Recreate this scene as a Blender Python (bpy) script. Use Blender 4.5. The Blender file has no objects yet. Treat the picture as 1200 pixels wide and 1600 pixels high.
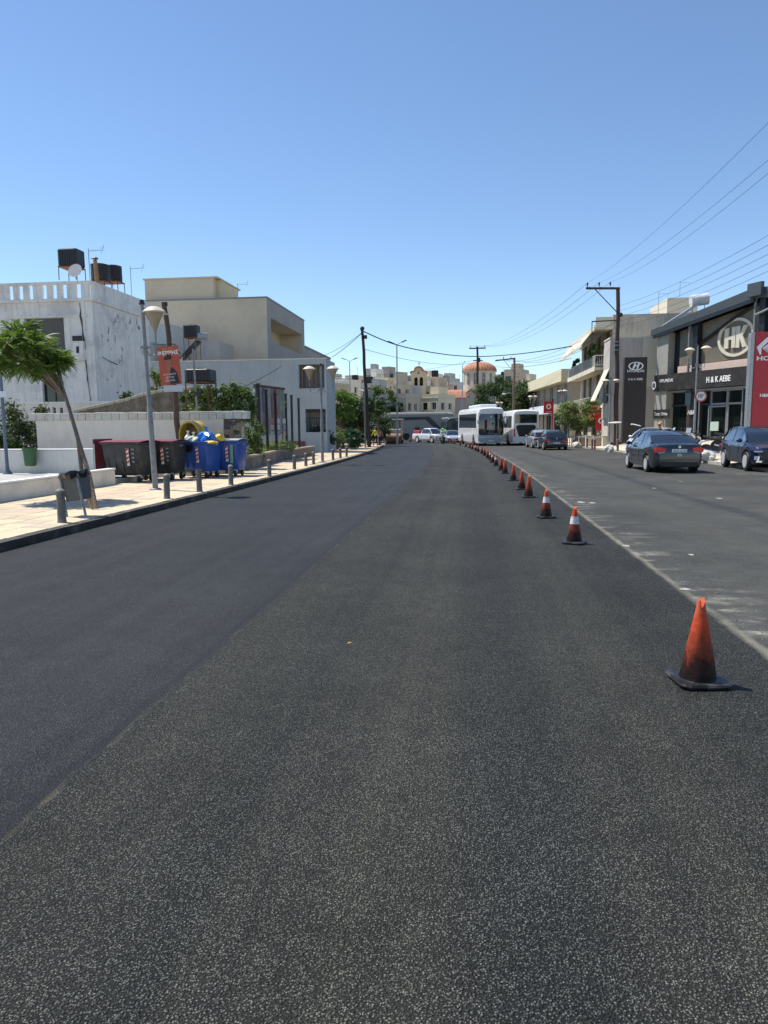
import bpy, bmesh, math, random
from mathutils import Vector, Matrix
R = math.radians
random.seed(7)
sc = bpy.context.scene
C = sc.collection

# ---------------------------------------------------------------- camera, sky, sun, exposure
CAMH = 1.6
FPX = 1110.0                      # focal length in pixels of the 1200 x 1600 photograph
cd = bpy.data.cameras.new('camera'); cam = bpy.data.objects.new('camera', cd); C.objects.link(cam)
cd.sensor_fit = 'VERTICAL'; cd.sensor_height = 36; cd.sensor_width = 27; cd.lens = FPX/1600*36
cd.clip_start = 0.05; cd.clip_end = 3000
YAW, PITCH, ROLL = R(6.88), R(-6.98), R(-0.5)
cam.location = (0, 0, CAMH)
CM = Matrix.Rotation(YAW, 4, 'Z') @ Matrix.Rotation(R(90)+PITCH, 4, 'X') @ Matrix.Rotation(ROLL, 4, 'Z')
cam.matrix_world = Matrix.Translation((0, 0, CAMH)) @ CM
sc.camera = cam
SUN_AZ = Vector((-0.93, 0.37, 0)).normalized(); SUN_EL = R(61)
w = bpy.data.worlds.new('World'); sc.world = w; w.use_nodes = True
nt = w.node_tree; sky = nt.nodes.new('ShaderNodeTexSky'); sky.sky_type = 'NISHITA'
sky.sun_disc = False; sky.sun_elevation = SUN_EL; sky.sun_rotation = math.atan2(SUN_AZ.x, SUN_AZ.y)
sky.air_density = 0.9; sky.dust_density = 0.0; sky.ozone_density = 3.0; sky.altitude = 0
bg = nt.nodes['Background']; bg.inputs[1].default_value = 0.125
hs = nt.nodes.new('ShaderNodeHueSaturation'); hs.inputs['Saturation'].default_value = 1.03
nt.links.new(sky.outputs[0], hs.inputs['Color']); nt.links.new(hs.outputs[0], bg.inputs[0])
sl = bpy.data.lights.new('sun', 'SUN'); sl.energy = 4.6; sl.angle = R(0.53); sl.color = (1, 0.95, 0.87)
sun = bpy.data.objects.new('sun', sl); C.objects.link(sun)
sd = Vector((SUN_AZ.x*math.cos(SUN_EL), SUN_AZ.y*math.cos(SUN_EL), math.sin(SUN_EL)))
sun.rotation_euler = sd.to_track_quat('Z', 'Y').to_euler(); sun.location = (0, 0, 60)
sc.view_settings.view_transform = 'Standard'; sc.view_settings.look = 'None'
sc.view_settings.gamma = 1; sc.view_settings.exposure = 0.45
sc.render.resolution_x = 768; sc.render.resolution_y = 1024

# ---------------------------------------------------------------- measuring helpers (photo pixel -> place)
def ray(px, py):
    return (CM.to_3x3() @ Vector(((px-600)/FPX, -(py-800)/FPX, -1)))
def U(px, py, Y):
    d = ray(px, py); return Vector((0, 0, CAMH)) + d*(Y/d.y)
def GX(px, Y, py=670): return U(px, py, Y).x
def ZZ(px, py, Y): return U(px, py, Y).z
def g(Y):                         # the street falls gently away, the town behind climbs
    if Y < 95: return -0.007*Y
    if Y < 130: return -0.665
    return -0.665 + (Y-130)*0.045
def cv(Y): return -0.00105*max(0, Y-25)**2   # bend of the street to the left

# ---------------------------------------------------------------- materials
MATS = {}
def M(name, col, rough=0.7, metal=0.0, var=0.12, vs=3.0, bump=0.0, bs=40, streak=0.0, spec=0.5, coat=0.0, dirt=None, dirts=1.5, dirtamt=0.5, trans=0.0):
    if name in MATS: return MATS[name]
    m = bpy.data.materials.new(name); m.use_nodes = True
    n = m.node_tree.nodes; l = m.node_tree.links; b = n['Principled BSDF']
    b.inputs['Roughness'].default_value = rough; b.inputs['Metallic'].default_value = metal
    b.inputs['Specular IOR Level'].default_value = spec
    b.inputs['Coat Weight'].default_value = coat
    b.inputs['Coat Roughness'].default_value = 0.04
    tc = n.new('ShaderNodeTexCoord')
    c = (*col, 1)
    nz = n.new('ShaderNodeTexNoise'); nz.inputs['Scale'].default_value = vs; nz.inputs['Detail'].default_value = 6
    nz.inputs['Roughness'].default_value = 0.65
    l.new(tc.outputs['Object'], nz.inputs['Vector'])
    mr = n.new('ShaderNodeMapRange'); mr.inputs[1].default_value = 0.3; mr.inputs[2].default_value = 0.7
    mr.inputs[3].default_value = 1-var; mr.inputs[4].default_value = 1+var
    l.new(nz.outputs['Fac'], mr.inputs[0])
    mx = n.new('ShaderNodeMix'); mx.data_type = 'RGBA'; mx.blend_type = 'MULTIPLY'; mx.inputs[0].default_value = 1
    mx.inputs[6].default_value = c; l.new(mr.outputs[0], mx.inputs[7])
    out = mx.outputs[2]
    if streak > 0:                # rain streaks running down a wall
        mp = n.new('ShaderNodeMapping'); mp.inputs['Scale'].default_value = (5, 5, 0.35)
        l.new(tc.outputs['Object'], mp.inputs[0])
        n2 = n.new('ShaderNodeTexNoise'); n2.inputs['Scale'].default_value = 1.3; n2.inputs['Detail'].default_value = 5
        l.new(mp.outputs[0], n2.inputs['Vector'])
        r2 = n.new('ShaderNodeMapRange'); r2.inputs[1].default_value = 0.5; r2.inputs[2].default_value = 0.75
        r2.inputs[3].default_value = 0; r2.inputs[4].default_value = streak
        l.new(n2.outputs['Fac'], r2.inputs[0])
        m2 = n.new('ShaderNodeMix'); m2.data_type = 'RGBA'; m2.inputs[7].default_value = (col[0]*.35, col[1]*.35, col[2]*.33, 1)
        l.new(r2.outputs[0], m2.inputs[0]); l.new(out, m2.inputs[6]); out = m2.outputs[2]
    if dirt:
        n3 = n.new('ShaderNodeTexNoise'); n3.inputs['Scale'].default_value = dirts; n3.inputs['Detail'].default_value = 8
        n3.inputs['Roughness'].default_value = 0.7
        l.new(tc.outputs['Object'], n3.inputs['Vector'])
        r3 = n.new('ShaderNodeMapRange'); r3.inputs[1].default_value = 0.5; r3.inputs[2].default_value = 0.62
        r3.inputs[3].default_value = 0; r3.inputs[4].default_value = dirtamt
        l.new(n3.outputs['Fac'], r3.inputs[0])
        m3 = n.new('ShaderNodeMix'); m3.data_type = 'RGBA'; m3.inputs[7].default_value = (*dirt, 1)
        l.new(r3.outputs[0], m3.inputs[0]); l.new(out, m3.inputs[6]); out = m3.outputs[2]
    l.new(out, b.inputs['Base Color'])
    if bump > 0:
        nb = n.new('ShaderNodeTexNoise'); nb.inputs['Scale'].default_value = bs; nb.inputs['Detail'].default_value = 4
        l.new(tc.outputs['Object'], nb.inputs['Vector'])
        bm = n.new('ShaderNodeBump'); bm.inputs['Strength'].default_value = bump; bm.inputs['Distance'].default_value = 0.02
        l.new(nb.outputs['Fac'], bm.inputs['Height']); l.new(bm.outputs[0], b.inputs['Normal'])
    MATS[name] = m; return m

def leafmat(name, c1, c2, rough=0.55):
    if name in MATS: return MATS[name]
    m = bpy.data.materials.new(name); m.use_nodes = True
    n = m.node_tree.nodes; l = m.node_tree.links; b = n['Principled BSDF']
    ge = n.new('ShaderNodeNewGeometry'); cr = n.new('ShaderNodeMix'); cr.data_type = 'RGBA'
    cr.inputs[6].default_value = (*c1, 1); cr.inputs[7].default_value = (*c2, 1)
    l.new(ge.outputs['Random Per Island'], cr.inputs[0])
    l.new(cr.outputs[2], b.inputs['Base Color']); b.inputs['Roughness'].default_value = rough
    tr = n.new('ShaderNodeBsdfTranslucent'); l.new(cr.outputs[2], tr.inputs[0])
    ms = n.new('ShaderNodeMixShader'); ms.inputs[0].default_value = 0.3
    l.new(b.outputs[0], ms.inputs[1]); l.new(tr.outputs[0], ms.inputs[2])
    l.new(ms.outputs[0], n['Material Output'].inputs[0])
    MATS[name] = m; return m

def road_material():
    m = bpy.data.materials.new('asphalt'); m.use_nodes = True
    n = m.node_tree.nodes; l = m.node_tree.links; b = n['Principled BSDF']
    def N(t, **k):
        x = n.new(t)
        for a, v in k.items(): setattr(x, a, v)
        return x
    def inp(x, i, v):
        if hasattr(v, 'is_linked'): l.new(v, x.inputs[i])
        else: x.inputs[i].default_value = v
    def math_(op, a, bb=0.0, c=0.0, clamp=False):
        x = N('ShaderNodeMath', operation=op); x.use_clamp = clamp; inp(x, 0, a); inp(x, 1, bb); inp(x, 2, c); return x.outputs[0]
    def noise(vec, scale, det=3, rough=0.5):
        x = N('ShaderNodeTexNoise'); l.new(vec, x.inputs['Vector']); x.inputs['Scale'].default_value = scale
        x.inputs['Detail'].default_value = det; x.inputs['Roughness'].default_value = rough; return x.outputs['Fac']
    def rng(v, a, bb, c, d, sm=False):
        x = N('ShaderNodeMapRange'); 
        if sm: x.interpolation_type = 'SMOOTHSTEP'
        inp(x, 0, v); inp(x, 1, a); inp(x, 2, bb); inp(x, 3, c); inp(x, 4, d); return x.outputs[0]
    def mix(f, a, bb, mode='MIX'):
        x = N('ShaderNodeMix', data_type='RGBA', blend_type=mode)
        inp(x, 0, f)
        for i, v in ((6, a), (7, bb)):
            if hasattr(v, 'is_linked'): l.new(v, x.inputs[i])
            else: x.inputs[i].default_value = (*v, 1)
        return x.outputs[2]
    uv = N('ShaderNodeUVMap'); uv.uv_map = 'street'
    sp = N('ShaderNodeSeparateXYZ'); l.new(uv.outputs[0], sp.inputs[0]); u, v = sp.outputs[0], sp.outputs[1]
    P = uv.outputs[0]
    def stretch(sx, sy):
        mp = N('ShaderNodeMapping'); mp.inputs['Scale'].default_value = (sx, sy, 1); l.new(P, mp.inputs[0]); return mp.outputs[0]
    # stones
    vo = N('ShaderNodeTexVoronoi'); vo.inputs['Scale'].default_value = 135; l.new(P, vo.inputs['Vector'])
    vb = N('ShaderNodeTexVoronoi'); vb.inputs['Scale'].default_value = 215; l.new(P, vb.inputs['Vector'])
    sc_ = N('ShaderNodeSeparateColor'); l.new(vo.outputs['Color'], sc_.inputs[0])
    sb_ = N('ShaderNodeSeparateColor'); l.new(vb.outputs['Color'], sb_.inputs[0])
    wob = noise(P, 2.2, 4); wob2 = math_('MULTIPLY_ADD', wob, 0.07, -0.035)
    uw = math_('ADD', u, wob2)
    left = rng(uw, -1.76, -1.88, 0, 1, True)          # left lane, laid first, closed and bluish
    right = rng(uw, 2.08, 2.14, 0, 1)           # old surface beyond the joint
    s1 = math_('POWER', sc_.outputs[0], 2.2)
    s2 = math_('POWER', sb_.outputs[1], 3.0)
    stone = math_('ADD', math_('MULTIPLY', s1, 0.62), math_('MULTIPLY', s2, 0.38))
    gap = rng(vo.outputs['Distance'], 0.36, 0.52, 1, 0.0)
    stone = math_('MULTIPLY', stone, gap); deep = rng(vo.outputs['Distance'], 0.55, 0.85, 1, 0.45)
    big = noise(P, 0.55, 4, 0.6); bandn = noise(stretch(1.5, 0.035), 1.0, 4, 0.55); fine = noise(stretch(6, 0.07), 1.0, 4, 0.6)
    band = rng(math_('ADD', math_('MULTIPLY', bandn, 0.75), math_('MULTIPLY', fine, 0.25)), 0.42, 0.60, 0, 1, True)
    # wheel and roller tracks of the new lane
    def track(c, wd):
        d = math_('ABSOLUTE', math_('SUBTRACT', u, c)); return rng(d, wd*0.35, wd, 1, 0, True)
    tr = math_('MAXIMUM', math_('MAXIMUM', track(-0.35, 0.55), math_('MULTIPLY', track(-1.25, 0.40), 0.6)), math_('MULTIPLY', track(0.80, 0.50), 0.9))
    tr = math_('MULTIPLY', tr, math_('MULTIPLY', rng(bandn, 0.35, 0.58, 0.35, 1), rng(fine, 0.35, 0.62, 0.45, 1)))
    warm = math_('MULTIPLY', math_('MAXIMUM', math_('MULTIPLY', band, 0.55), math_('MULTIPLY_ADD', tr, 0.75, 0.10)), math_('SUBTRACT', 1, left), clamp=True)
    base = mix(warm, (0.0150, 0.0162, 0.0160), (0.0370, 0.0362, 0.0290))
    base = mix(left, base, mix(rng(fine, .35, .65, 0, 1), (0.0150, 0.0158, 0.0180), (0.0225, 0.0232, 0.0255)))
    stc = mix(warm, (0.270, 0.278, 0.250), (0.38, 0.368, 0.290))
    amt = math_('MULTIPLY', stone, rng(left, 0, 1, 0.92, 0.50))
    col = mix(amt, base, stc)
    blot = math_('MULTIPLY', rng(big, 0.3, 0.7, 0.80, 1.20), rng(noise(P, 3.5, 5, 0.7), 0.3, 0.7, 0.86, 1.14))
    # old lane
    oldn = noise(stretch(1.0, 0.05), 0.9, 5, 0.6); oldf = noise(P, 30, 4, 0.7)
    old = mix(rng(oldn, 0.35, 0.65, 0, 1), (0.045, 0.047, 0.045), (0.062, 0.062, 0.055))
    old = mix(rng(oldf, 0.4, 0.72, 0, 0.55), old, (0.13, 0.13, 0.12))
    dk = rng(math_('ABSOLUTE', math_('SUBTRACT', math_('ADD', u, math_('MULTIPLY_ADD', noise(stretch(.2, .12), 1, 2), 0.8, -0.4)), 5.0)), 0.10, 0.26, 0.62, 0, True)
    old = mix(dk, old, (0.038, 0.041, 0.045))
    dl2 = noise(stretch(0.35, 0.5), 1.0, 4, 0.6)
    # dust blown against the joint and strewn in patches
    dn = noise(P, 5.5, 6, 0.7); dl = noise(stretch(0.9, 2.6), 1.1, 4, 0.6)
    near = rng(math_('SUBTRACT', u, 2.1), 0.0, 0.85, 1, 0, True)
    dust = math_('MULTIPLY', math_('MULTIPLY', near, rng(dl, 0.50, 0.66, 0, 1, True)), rng(dn, 0.42, 0.62, 0.15, 1), clamp=True)
    dust2 = math_('MULTIPLY', rng(dl2, 0.60, 0.72, 0, 0.6, True), rng(dn, 0.4, 0.7, 0.2, 1))
    far_ = rng(u, 6.2, 8.8, 0, 1)
    dust2 = math_('MULTIPLY', dust2, far_)
    old = mix(math_('MAXIMUM', math_('MULTIPLY', dust, 0.75), dust2), old, (0.36, 0.34, 0.28))
    col = mix(right, col, old)
    # joints
    ln = noise(stretch(8, 1.2), 1.0, 5, 0.75)
    j1 = math_('MULTIPLY', rng(math_('ABSOLUTE', math_('SUBTRACT', uw, 2.10)), 0.005, 0.06, 1, 0), rng(math_('ADD', math_('MULTIPLY', ln, 0.6), math_('MULTIPLY', dl2, 0.4)), 0.38, 0.58, 0.16, 0.80))
    j2 = math_('MULTIPLY', rng(math_('ABSOLUTE', math_('SUBTRACT', uw, -1.83)), 0.008, 0.032, 1, 0), rng(noise(stretch(14, 2.6), 1, 6, 0.8), 0.50, 0.70, 0, 0.38))
    j3 = math_('MULTIPLY', rng(math_('ABSOLUTE', math_('SUBTRACT', uw, -1.88)), 0.015, 0.05, 1, 0), 0.5)
    col = mix(j3, col, (0.014, 0.015, 0.018))
    col = mix(j1, col, (0.33, 0.31, 0.24)); col = mix(j2, col, (0.30, 0.27, 0.16))
    x = N('ShaderNodeVectorMath', operation='SCALE'); l.new(col, x.inputs[0]); l.new(blot, x.inputs['Scale'])
    l.new(x.outputs[0], b.inputs['Base Color'])
    rg = math_('ADD', rng(left, 0, 1, 0.70, 0.60), math_('MULTIPLY', right, 0.16)); l.new(rg, b.inputs['Roughness'])
    b.inputs['Specular IOR Level'].default_value = 0.16
    hgt = math_('ADD', math_('MULTIPLY', vo.outputs['Distance'], -1.0), math_('MULTIPLY', sc_.outputs[1], 0.55))
    hgt = math_('ADD', hgt, math_('MULTIPLY', vb.outputs['Distance'], -0.4))
    hgt = math_('MULTIPLY', hgt, rng(left, 0, 1, 1, 0.6)); hgt = math_('MULTIPLY', hgt, rng(right, 0, 1, 1, 0.35))
    bm = N('ShaderNodeBump'); bm.inputs['Strength'].default_value = 1.0; bm.inputs['Distance'].default_value = 0.010
    l.new(hgt, bm.inputs['Height']); l.new(bm.outputs[0], b.inputs['Normal'])
    return m

def cone_material(name, band):
    m = bpy.data.materials.new(name); m.use_nodes = True
    n = m.node_tree.nodes; l = m.node_tree.links; b = n['Principled BSDF']
    tc = n.new('ShaderNodeTexCoord'); sp = n.new('ShaderNodeSeparateXYZ'); l.new(tc.outputs['Object'], sp.inputs[0])
    nz = n.new('ShaderNodeTexNoise'); nz.inputs['Scale'].default_value = 17; nz.inputs['Detail'].default_value = 12
    nz.inputs['Roughness'].default_value = 0.75; l.new(tc.outputs['Object'], nz.inputs['Vector'])
    a = n.new('ShaderNodeMath'); a.operation = 'MULTIPLY_ADD'; a.inputs[1].default_value = 0.50; l.new(nz.outputs['Fac'], a.inputs[0])
    l.new(sp.outputs[2], a.inputs[2])
    r = n.new('ShaderNodeValToRGB'); l.new(a.outputs[0], r.inputs[0])
    e = r.color_ramp.elements; e[0].position = 0.30; e[0].color = (0.006, 0.005, 0.005, 1)
    e[1].position = 0.66; e[1].color = (0.56, 0.07, 0.022, 1)
    x = e.new(0.39); x.color = (0.035, 0.010, 0.007, 1); x = e.new(0.50); x.color = (0.24, 0.042, 0.018, 1)
    x = e.new(0.80); x.color = (0.56, 0.13, 0.06, 1)
    out = r.outputs[0]
    l.new(out, b.inputs['Base Color']); b.inputs['Roughness'].default_value = 0.55; b.inputs['Specular IOR Level'].default_value = 0.2
    bp = n.new('ShaderNodeBump'); bp.inputs['Strength'].default_value = .5; bp.inputs['Distance'].default_value = .008; l.new(nz.outputs['Fac'], bp.inputs['Height']); l.new(bp.outputs[0], b.inputs['Normal'])
    return m

def dome_tile_material():
    m = bpy.data.materials.new('terracotta_tile'); m.use_nodes = True
    n = m.node_tree.nodes; l = m.node_tree.links; b = n['Principled BSDF']
    tc = n.new('ShaderNodeTexCoord'); nz = n.new('ShaderNodeTexNoise'); nz.inputs['Scale'].default_value = 3.5
    l.new(tc.outputs['Object'], nz.inputs['Vector']); r = n.new('ShaderNodeValToRGB'); l.new(nz.outputs['Fac'], r.inputs[0])
    e = r.color_ramp.elements; e[0].position = .35; e[0].color = (.36, .14, .075, 1); e[1].position = .65; e[1].color = (.54, .27, .16, 1)
    l.new(r.outputs[0], b.inputs['Base Color']); b.inputs['Roughness'].default_value = .85
    return m

asphalt = road_material()
tile_mat = dome_tile_material()
white = M('white_paint', (.78, .78, .76), .5, var=.04)
blackm = M('black_plastic', (.012, .012, .013), .45)
rubber = M('rubber', (.014, .014, .015), .55, var=.25, vs=12)
glass = M('dark_glass', (.018, .024, .03), .06, spec=.7, var=.3, vs=1)
carglass = M('car_glass', (.012, .018, .026), .04, spec=.8, var=.1, coat=.6)
steel = M('galvanised_steel', (.34, .35, .36), .45, metal=.6, var=.15, vs=8)
postgrey = M('grey_post_paint', (.24, .25, .255), .55, var=.2, vs=6, dirt=(.12, .1, .08), dirtamt=.5, dirts=5)
chrome = M('chrome', (.6, .6, .62), .15, metal=1)
redlamp = M('red_lamp', (.80, .012, .014), .3, coat=.25)
headglass = M('headlamp_glass', (.6, .63, .66), .08, coat=1)
wood = M('weathered_wood', (.062, .042, .032), .85, var=.35, vs=10, bump=.4, bs=30, streak=.4)
redwood = M('creosoted_wood', (.105, .062, .045), .8, var=.3, vs=8, streak=.5)
bark = M('bark', (.20, .145, .10), .9, var=.35, vs=14, bump=.6, bs=30)
ironm = M('dark_iron', (.028, .027, .028), .6, var=.3)
signwhite = M('lettering_white', (.82, .82, .8), .45, var=.02)
signblack = M('lettering_black', (.015, .015, .017), .5, var=.02)

# ---------------------------------------------------------------- mesh helper
class MB:
    def __init__(s): s.v = []; s.f = []; s.mi = []; s.k = 0
    def add(s, vs, fs):
        o = len(s.v); s.v += [tuple(x) for x in vs]; s.f += [[o+i for i in f] for f in fs]; s.mi += [s.k]*len(fs); return s
    def box(s, c, d, rz=0, rx=0, ry=0):
        hx, hy, hz = d[0]/2, d[1]/2, d[2]/2
        m = Matrix.Translation(c) @ Matrix.Rotation(rz, 4, 'Z') @ Matrix.Rotation(ry, 4, 'Y') @ Matrix.Rotation(rx, 4, 'X')
        vs = [m @ Vector((x, y, z)) for z in (-hz, hz) for x, y in ((-hx, -hy), (hx, -hy), (hx, hy), (-hx, hy))]
        return s.add(vs, [(3, 2, 1, 0), (4, 5, 6, 7), (0, 1, 5, 4), (1, 2, 6, 5), (2, 3, 7, 6), (3, 0, 4, 7)])
    def b2(s, x0, x1, y0, y1, z0, z1): return s.box(((x0+x1)/2, (y0+y1)/2, (z0+z1)/2), (x1-x0, y1-y0, z1-z0))
    def cyl(s, p, q, r0, r1=None, n=12, caps=True):
        r1 = r0 if r1 is None else r1; p = Vector(p); q = Vector(q); d = (q-p)
        if d.length < 1e-9: return s
        rot = d.to_track_quat('Z', 'Y').to_matrix(); vs = []
        for c, r in ((p, r0), (q, r1)):
            for i in range(n):
                a = 2*math.pi*i/n; vs.append(c + rot @ Vector((r*math.cos(a), r*math.sin(a), 0)))
        fs = [(i, (i+1) % n, n+(i+1) % n, n+i) for i in range(n)]
        if caps: fs += [tuple(range(n-1, -1, -1)), tuple(range(n, 2*n))]
        return s.add(vs, fs)
    def tube(s, pts, r, n=8):
        if not isinstance(r, (list, tuple)): r = [r]*len(pts)
        pts = [Vector(p) for p in pts]; vs = []; fs = []
        for k, p in enumerate(pts):
            t = (pts[min(k+1, len(pts)-1)] - pts[max(k-1, 0)]).normalized()
            up = Vector((0, 0, 1)) if abs(t.z) < .95 else Vector((0, 1, 0))
            a = t.cross(up).normalized(); b = a.cross(t)
            for i in range(n):
                th = 2*math.pi*i/n; vs.append(p + (a*math.cos(th) + b*math.sin(th))*r[k])
        for k in range(len(pts)-1):
            for i in range(n): fs.append((k*n+i, k*n+(i+1) % n, (k+1)*n+(i+1) % n, (k+1)*n+i))
        fs += [tuple(range(n-1, -1, -1)), tuple(range((len(pts)-1)*n, len(pts)*n))]
        return s.add(vs, fs)
    def lathe(s, prof, c=(0, 0, 0), n=20, rot=None):
        c = Vector(c); vs = []; fs = []
        for (r, z) in prof:
            for i in range(n):
                a = 2*math.pi*i/n; p = Vector((r*math.cos(a), r*math.sin(a), z))
                vs.append(c + (rot @ p if rot else p))
        for k in range(len(prof)-1):
            for i in range(n): fs.append((k*n+i, k*n+(i+1) % n, (k+1)*n+(i+1) % n, (k+1)*n+i))
        fs += [tuple(range(n-1, -1, -1)), tuple(range((len(prof)-1)*n, len(prof)*n))]
        return s.add(vs, fs)
    def prism(s, pts, h, plane='xz', at=0.0):     # extrude an outline; plane 'xz' goes through y, 'yz' through x, 'xy' through z
        n = len(pts)
        def P(a, b, t):
            return (a, at+t, b) if plane == 'xz' else ((at+t, a, b) if plane == 'yz' else (a, b, at+t))
        vs = [P(a, b, 0) for a, b in pts] + [P(a, b, h) for a, b in pts]
        fs = [tuple(range(n)), tuple(range(2*n-1, n-1, -1))] + [(i, n+i, n+(i+1) % n, (i+1) % n) for i in range(n)]
        return s.add(vs, fs)
    def ring(s, c, r0, r1, h, n=28, sx=1.0):   # flat ring in xz, facing -y
        vs = []; fs = []
        for y in (-h, 0):
            for r in (r0, r1):
                for i in range(n):
                    a = 2*math.pi*i/n; vs.append((c[0]+r*math.cos(a)*sx, c[1]+y, c[2]+r*math.sin(a)))
        for i in range(n):
            j = (i+1) % n
            fs += [(i, j, n+j, n+i), (n+i, n+j, 3*n+j, 3*n+i), (2*n+i, j+2*n, j, i)]
        return s.add(vs, fs)
    def sph(s, c, r, n=12, m=8):
        r = r if isinstance(r, (tuple, list)) else (r, r, r); vs = []; fs = []
        for j in range(m+1):
            t = math.pi*j/m
            for i in range(n):
                a = 2*math.pi*i/n; vs.append((c[0]+r[0]*math.sin(t)*math.cos(a), c[1]+r[1]*math.sin(t)*math.sin(a), c[2]+r[2]*math.cos(t)))
        for j in range(m):
            for i in range(n): fs.append((j*n+i, (j+1)*n+i, (j+1)*n+(i+1) % n, j*n+(i+1) % n))
        return s.add(vs, fs)
    def loft(s, secs, closed=True, caps=True):
        n = len(secs[0]); vs = [p for q in secs for p in q]; fs = []
        for k in range(len(secs)-1):
            for i in range(n if closed else n-1): fs.append((k*n+i, k*n+(i+1) % n, (k+1)*n+(i+1) % n, (k+1)*n+i))
        if caps: fs += [tuple(range(n-1, -1, -1)), tuple(range((len(secs)-1)*n, len(secs)*n))]
        return s.add(vs, fs)
    def build(s, name, mat=None, parent=None, loc=None, rz=0, smooth=False, bevel=0, kind=None, label=None):
        me = bpy.data.meshes.new(name); me.from_pydata(s.v, [], s.f)
        if mat:
            for x in (mat if isinstance(mat, (list, tuple)) else [mat]): me.materials.append(x)
        if any(s.mi): me.polygons.foreach_set('material_index', s.mi)
        bm = bmesh.new(); bm.from_mesh(me); bmesh.ops.remove_doubles(bm, verts=bm.verts, dist=1e-6)
        bmesh.ops.recalc_face_normals(bm, faces=bm.faces); bm.to_mesh(me); bm.free()
        if smooth:
            me.polygons.foreach_set('use_smooth', [True]*len(me.polygons))
            me.set_sharp_from_angle(angle=R(38))
        o = bpy.data.objects.new(name, me); C.objects.link(o)
        if parent: o.parent = parent
        if loc: o.location = loc
        o.rotation_euler.z = rz
        if bevel:
            md = o.modifiers.new('b', 'BEVEL'); md.width = bevel; md.segments = 2; md.limit_method = 'ANGLE'; md.angle_limit = R(40)
        if kind: o['kind'] = kind
        if label: o['label'] = label
        return o

def thing(name, label, cat, loc=(0, 0, 0), rz=0, group=None):
    o = bpy.data.objects.new(name, None); C.objects.link(o); o.location = loc; o.rotation_euler = (0, 0, rz)
    o.empty_display_size = .2; o['label'] = label; o['category'] = cat
    if group: o['group'] = group
    return o
def tag(o, label, cat, group=None):
    o['label'] = label; o['category'] = cat
    if group: o['group'] = group
    return o
def struct(o): o['kind'] = 'structure'; return o
def copy_tree(o, parent=None):
    c = o.copy(); C.objects.link(c)
    if parent: c.parent = parent
    for ch in list(o.children): copy_tree(ch, c)
    return c
def text(name, s, size, mat, parent, loc, rz=0, ext=.01, align='CENTER', sx=1.0, bold=0.0, shear=0.0, rx=R(90)):
    cu = bpy.data.curves.new(name, 'FONT'); cu.body = s; cu.size = size; cu.extrude = ext; cu.align_x = align
    cu.offset = bold; cu.shear = shear; cu.resolution_u = 3
    t = bpy.data.objects.new(name, cu); C.objects.link(t); bpy.context.view_layer.update()
    me = bpy.data.meshes.new_from_object(t.evaluated_get(bpy.context.evaluated_depsgraph_get()))
    bpy.data.objects.remove(t); o = bpy.data.objects.new(name, me); C.objects.link(o)
    me.materials.clear(); me.materials.append(mat); o.parent = parent; o.location = loc; o.rotation_euler = (rx, 0, rz); o.scale = (sx, 1, 1)
    return o

# ---------------------------------------------------------------- ground, road, pavements
YB = [-60, -8] + list(range(-6, 131, 3)) + [130.001, 160, 220, 300, 450, 700, 1100]
def sheet(name, xl, xr, ys, dz, mat, nx=1, zf=None, uvname=None):
    mb = MB(); vs = []; fs = []; nn = nx+1
    for Y in ys:
        a, b = xl(Y), xr(Y)
        for i in range(nn):
            X = a+(b-a)*i/nx; vs.append((X, Y, (zf(X, Y) if zf else g(Y))+dz))
    for k in range(len(ys)-1):
        for i in range(nx): fs.append((k*nn+i, k*nn+i+1, (k+1)*nn+i+1, (k+1)*nn+i))
    me = bpy.data.meshes.new(name); me.from_pydata(vs, [], fs); me.materials.append(mat)
    uv = me.uv_layers.new(name='street')
    for lp in me.loops:
        p = me.vertices[lp.vertex_index].co; uv.data[lp.index].uv = (p.x-cv(p.y), p.y)
    o = bpy.data.objects.new(name, me); C.objects.link(o); return struct(o)
dryearth = M('dry_earth', (.26, .21, .15), .95, var=.3, vs=.8, bump=.5, bs=12)
sheet('ground', lambda Y: -700, lambda Y: 700, YB, -0.16, dryearth, 10)
KL, KR = -6.3, 10.6
ys = [Y for Y in YB if -8 <= Y <= 127]
sheet('road', lambda Y: KL+cv(Y), lambda Y: KR+cv(Y), ys, 0, asphalt, 12)
yard = M('old_asphalt', (.11, .108, .10), .85, var=.25, vs=1.2, bump=.3, bs=60)
sheet('crossing_street', lambda Y: -70, lambda Y: 40, [95.5, 110, 127, 130, 150], -0.03, yard, 2)
kerbblack = M('tarred_kerb', (.022, .021, .02), .6, var=.4, vs=4, dirt=(.2, .18, .14), dirts=2.2, dirtamt=.35)
kerbpale = M('concrete_kerb', (.42, .38, .3), .85, var=.2, vs=4, dirt=(.12, .11, .1), dirts=2, dirtamt=.6)
bedding = M('cement_bedding', (.42, .34, .25), .9, var=.2, vs=2)
def strip(mb, xa, xb, y0, y1, z0, z1, step=3):
    """a slab that follows the bend and the fall of the street"""
    Y = y0
    secs = []
    while True:
        zz = g(Y)
        secs.append([(xa(Y), Y, zz+z0), (xb(Y), Y, zz+z0), (xb(Y), Y, zz+z1), (xa(Y), Y, zz+z1)])
        if Y >= y1: break
        Y = min(Y+step, y1)
    mb.loft(secs)
pv = MB(); strip(pv, lambda Y: -10.02, lambda Y: KL-.16+cv(Y), -8, 72, -.1, .100)
sidewalk = struct(pv.build('sidewalk', bedding))
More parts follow.
